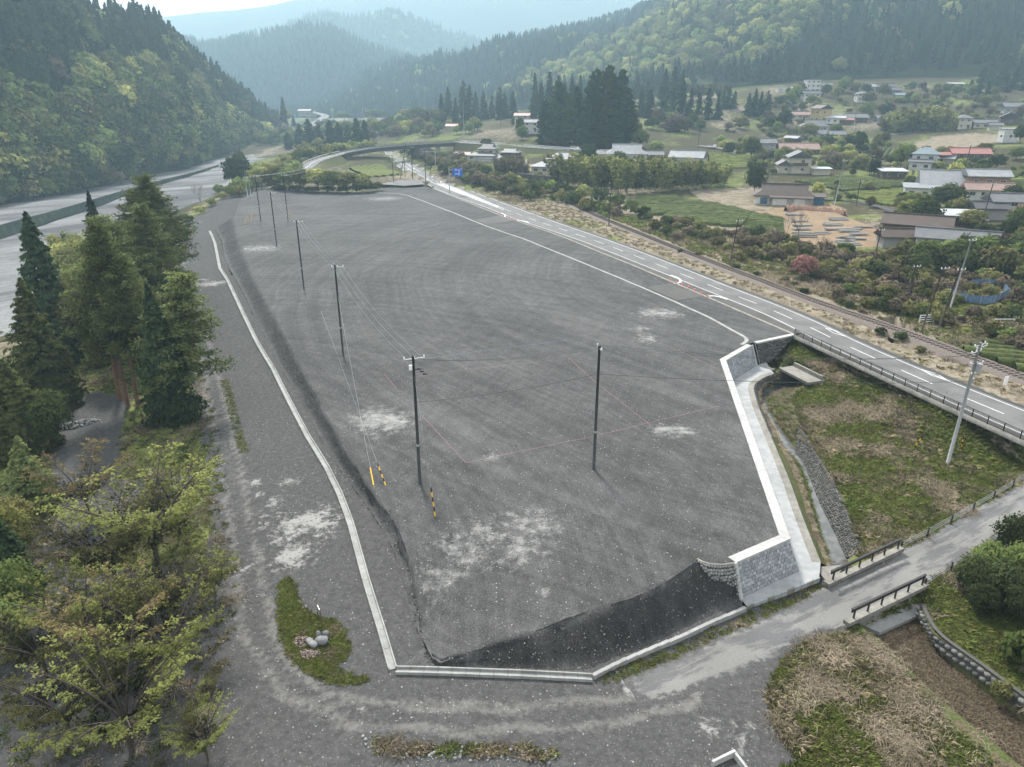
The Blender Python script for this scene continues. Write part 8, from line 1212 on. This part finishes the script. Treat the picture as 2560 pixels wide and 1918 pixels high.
# vehicles
def truck(loc, rz, label, box=True):
    o = thing('truck', label, 'truck', loc, rz); s = MB(); s.box((1.7, 0, 1.0), (1.3, 1.6, 1.3), 0, .92); s.obj('cab', M['white_metal'], o); s = MB(); s.box((2.2, 0, 1.25), (.4, 1.4, .5)); s.obj('windscreen', M['window_glass'], o); s = MB(); s.box((-.6, 0, .62), (3.2, 1.65, .18)); s.obj('bed', M['grey_metal'], o)
    for k in (-1, 1): s = MB(); s.box((-.6, k*.8, .95), (3.2, .06, .5)); s.obj('side_panel', M['white_metal'], o)
    if box: s = MB(); s.box((-.6, 0, 1.5), (3.1, 1.6, 1.0)); s.obj('tarp', M['wall_grey'], o)
    for x in (1.6, -1.6):
        for k in (-1, 1): s = MB(); s.tube([(x, k*.62, .32), (x, k*.82, .32)], .32, 10); s.obj('wheel', M['black'], o)
truck((31.11,371.69,10.2), -.15, 'small white truck with grey canopy driving on the upper road'); truck((100.11,375.12,10.93), -.1, 'white pickup truck parked by the village lane', False)
def car(loc, rz, label, mat='white_metal'):
    o = thing('car', label, 'car', loc, rz); s = MB(); s.box((0, 0, .65), (4.2, 1.7, .7), 0, .95); s.obj('body', M[mat], o); s = MB(); s.box((-.2, 0, 1.25), (2.4, 1.5, .55), 0, .8); s.obj('cabin', M['window_glass'], o)
    for x in (1.3, -1.3):
        for k in (-1, 1): s = MB(); s.tube([(x, k*.7, .32), (x, k*.88, .32)], .32, 8); s.obj('wheel', M['black'], o)
q = vd[int(len(vd)*.45)]; car((q[0], q[1], q[2]+.05), .6, 'tiny white car on the far viaduct'); q = fr2[int(len(fr2)*.5)]; car((q[0], q[1], q[2]+.05), 2, 'tiny white car on the road at the valley head')
# ---------------------------------------------------------------- ground cover
TG = [tuft(200, 26, .32, .35, .02), tuft(201, 20, .42, .35, .02), tuft(202, 30, .24, .4, .02)]; TD_ = [tuft(210, 30, .42, .4, .014), tuft(211, 24, .55, .4, .014)]; TA = [tangle(220, 60, .8, .3, .011), tangle(221, 70, 1.1, .42, .011), tangle(222, 60, .8, .22, .011)]
pgrass = [TG[0].one('grass_green'), TG[1].one('grass_green'), TG[2].one('grass_olive'), TD_[0].one('grass_dry'), TD_[1].one('grass_dry'), TA[0].one('bramble'), TA[1].one('bramble'), TA[2].one('grass_dry'), TG[1].one('grass_olive'), TA[1].one('brown')]
def cover(name, poly, n, mixw, label, seed, smul=1., patch=5., avoid=(), zoff=0):
    g = np.random.default_rng(seed); P_ = np.array([p[:2] for p in poly]); lo, hi = P_.min(0), P_.max(0); q = lo+g.random((n*3, 2))*(hi-lo); k = inpoly(q[:, 0], q[:, 1], P_)
    for av in avoid: k &= ~inpoly(q[:, 0], q[:, 1], av)
    q = q[k][:n]; nz = vnoise(q[:, 0], q[:, 1], patch, seed)+.6*vnoise(q[:, 0], q[:, 1], patch*.4, seed+1); gr, dry, br_ = mixw
    dryness = nz*.55+g.normal(0, .22, len(q)); ids = np.where(dryness < gr, g.choice([0, 1, 2, 8], len(q)), np.where(dryness < dry, g.choice([8, 3, 2, 4], len(q)), g.choice([5, 6, 7, 3, 4], len(q)))); z = gz(q[:, 0], q[:, 1]); s_ = smul*g.uniform(.55, 1.35, len(q)); return scatter(name, pgrass, np.c_[q, z+zoff], s_, ids, label)
TR1 = [p[:2] for p in TRENCH]; TR2 = [p[:2] for p in TRENCH2]
cover('field_weeds', FIELD, 17000, (.22, .55, 1), 'tangled dry weeds and fresh grass on the triangular field', 301, 1.0, 4.5, (TR1, APR, FARM))
cover('roadside_weeds', WEED, 15000, (.24, .58, 1), 'dry and green weeds on the mound below the farm bridge', 302, .85, 3.5, (TR2, FARM))
cover('verge_grass', [p[:2] for p in offs(np.array(ROADR), -1.9)]+[p[:2] for p in offs(np.array(RAIL), 2.2)[::-1]], 16000, (-.42, .60, 1), 'straw-coloured grass between road and railway', 303, .85, 8)
cover('railside_weeds', [p[:2] for p in offs(np.array(RAIL), -2.6)]+[p[:2] for p in [(99.91,121.03,1.2),(108.61,157.16,2.14),(93.06,161.05,1.32),(70.11,172.61,0.86),(46.93,200.17,1),(29.31,241.16,0.64),(8.27,303.58,3.1)]], 16000, (.0, .45, 1), 'brambles and rough grass beyond the railway', 304, 1.5, 9, (SITE,))
cover('lane_undergrowth', LEFTW, 9000, (.1, .45, 1), 'undergrowth below the lane-side trees', 305, .75, 6, (CLEAR,))
cover('island_grass', ISLAND, 2600, (.7, 1.2, 2), 'fresh green grass on the small island in the gravel', 306, .5, 3)
cover('island_fringe', rib(resample(ISLAND+ISLAND[:1], 1.), .32), 900, (.3, .8, 2), 'ragged tufts at the rim of the grass island', 316, .5, 2)
def strip(name, line, w_, n, mixw, label, seed, smul): a = resample(line, 1.5); cover(name, rib(a, w_), n, mixw, label, seed, smul, 4)
strip('kerb_grass', [p[:2] for p in [(6.05,37.57,-2.3),(10.37,39.94,-2.6),(15.84,43.05,-2.8),(22.12,46.91,-3),(26.35,49.32,-3)]], .45, 1500, (.35, .6, 1), 'strip of grass and straw along the kerb wall', 307, .5)
strip('lane_grass', [p[:2] for p in [(-75.42,148.52,-1.2),(-90.86,183.03,-1.2),(-94.2,200.06,-1.2),(-39.92,91.43,-1.4),(-36.51,84.43,-1.4),(-31.11,72.87,-1.4),(-29.62,69.92,-1.4)]][3:], .5, 1500, (.6, 1, 2), 'thin grass strip beside the gravel lane', 308, .38)
strip('lane_grass', [p[:2] for p in [(-73.62,152.16,-1.2),(-80.35,168.5,-1.2),(-86.4,185.17,-1.1),(-91.91,202.63,-1.1),(-96.68,219.7,-1.1)]], .8, 1200, (.6, 1, 2), 'yellow-green grass strip at the far end of the lane', 309, .8)
strip('mound_grass', [p[:2] for p in [(-8.62,32.18,-2.1),(-4.89,31.77,-2.1),(-0.98,32,-2.2),(2.69,31.72,-2.2)]], .35, 160, (.1, .8, 2), 'scattered tufts on the low rubble ridge at the bottom', 310, .7)
# brush filling the lower stream bed and the stream banks
def brush(name, A_, B_, n, ids, label, seed, smul=1.):
    g = np.random.default_rng(seed); A_, B_ = resample(A_, n=80), resample(B_, n=80); i = g.integers(0, 80, n); u = g.random(n)[:, None]; p = A_[i]*(1-u)+B_[i]*u+g.normal(0, .15, (n, 3))*[1, 1, 0]; scatter(name, pgrass, p, smul*g.uniform(.6, 1.3, n), g.choice(ids, n), label)
brush('stream_brush', np.array(fl_)+[-.3, -.2, .15], np.array(fr_)+[.0, 0, .0], 1800, [9, 9, 5, 9], 'dead brown brush choking the stream below the bridge', 311, 1.05)
brush('bank_weeds', E1, E0*.6+resample(E2, n=10)*.4 if len(E0) == 10 else E1, 1400, [5, 7, 3, 2], 'dry weeds on the bank under the apron', 312, .35)
brush('bank_grass', E1*.5+resample(E2, n=80)*.5, resample(E2, n=80)+[-.2, 0, 0], 900, [0, 0, 1, 2], 'green grass at the water edge', 313, .35)
brush('bank_grass', np.array(E3[:7])+[.3, 0, .2], np.array(E4[:7]), 1500, [0, 1, 2, 0, 8, 5], 'green and brown growth on the curved stream bank', 314, .45)
# loose stones on the gravel
def pebbles(name, poly, n, lo_, hi_, zf, label, seed): 
    g = np.random.default_rng(seed); P_ = np.array([p[:2] for p in poly]); q = P_.min(0)+g.random((n*3, 2))*(P_.max(0)-P_.min(0)); q = q[inpoly(q[:, 0], q[:, 1], P_)][:n]; s_ = lo_+(hi_-lo_)*g.random(len(q))**3; scatter(name, [SM['pale_stone'][0], SM['heap_stone'][1], SM['heap_stone'][2]], np.c_[q, zf(q[:, 0], q[:, 1])+s_*.2], s_, g.integers(0, 3, len(q)), label)
pebbles('yard_gravel', [p for p in YARD if p[1] < 110], 2600, .018, .055, yard_z, 'loose pale stones on the yard', 321)
pebbles('lane_gravel', [(-34.28,76.2,-2),(-26,80.77,-2),(-7.99,39.69,-2),(5.47,37.44,-2),(16.74,36.73,-2),(16.67,30.63,-2),(-20.47,30.63,-2)], 2000, .018, .06, gz, 'loose stones on the gravel apron in front of the yard', 322)
pebbles('ridge_gravel', rib(resample([p[:2] for p in [(-9.39,32.29,-2.1),(-4.87,31.63,-2.1),(-0.98,31.8,-2.2),(2.68,31.57,-2.2)]], 1.), .6), 260, .04, .15, gz, 'rubble stones in the low ridge at the bottom', 323)

def slope_stones(name, A_, B_, n, lo_, hi_, label, seed):
    g = np.random.default_rng(seed); A_, B_ = resample(A_, n=200), resample(B_, n=200); i = g.integers(0, 200, n); u = g.random(n)[:, None]**.8; p = A_[i]*(1-u)+B_[i]*u+[0, 0, .03]; p[:, :2] += g.normal(0, .12, (n, 2)); s_ = lo_+(hi_-lo_)*g.random(n)**3; scatter(name, [SM['dark_stone'][0], SM['pale_stone'][1], SM['dark_stone'][2], SM['dark_stone'][3]], p, s_, g.choice(4, n, p=(.3, .2, .25, .25)), label)
plain('dark_stone', (.035, .035, .037), .95, .3, 5); SM['dark_stone'] = [stones_mesh('stone', [np.zeros(3)], [np.ones(3)], M['dark_stone'], i) for i in range(4)]
slope_stones('slope_gravel', uf, lf, 2600, .02, .065, 'loose stones on the front embankment', 331)
slope_stones('slope_gravel', ul, ll, 3000, .02, .08, 'loose stones on the long embankment', 332)
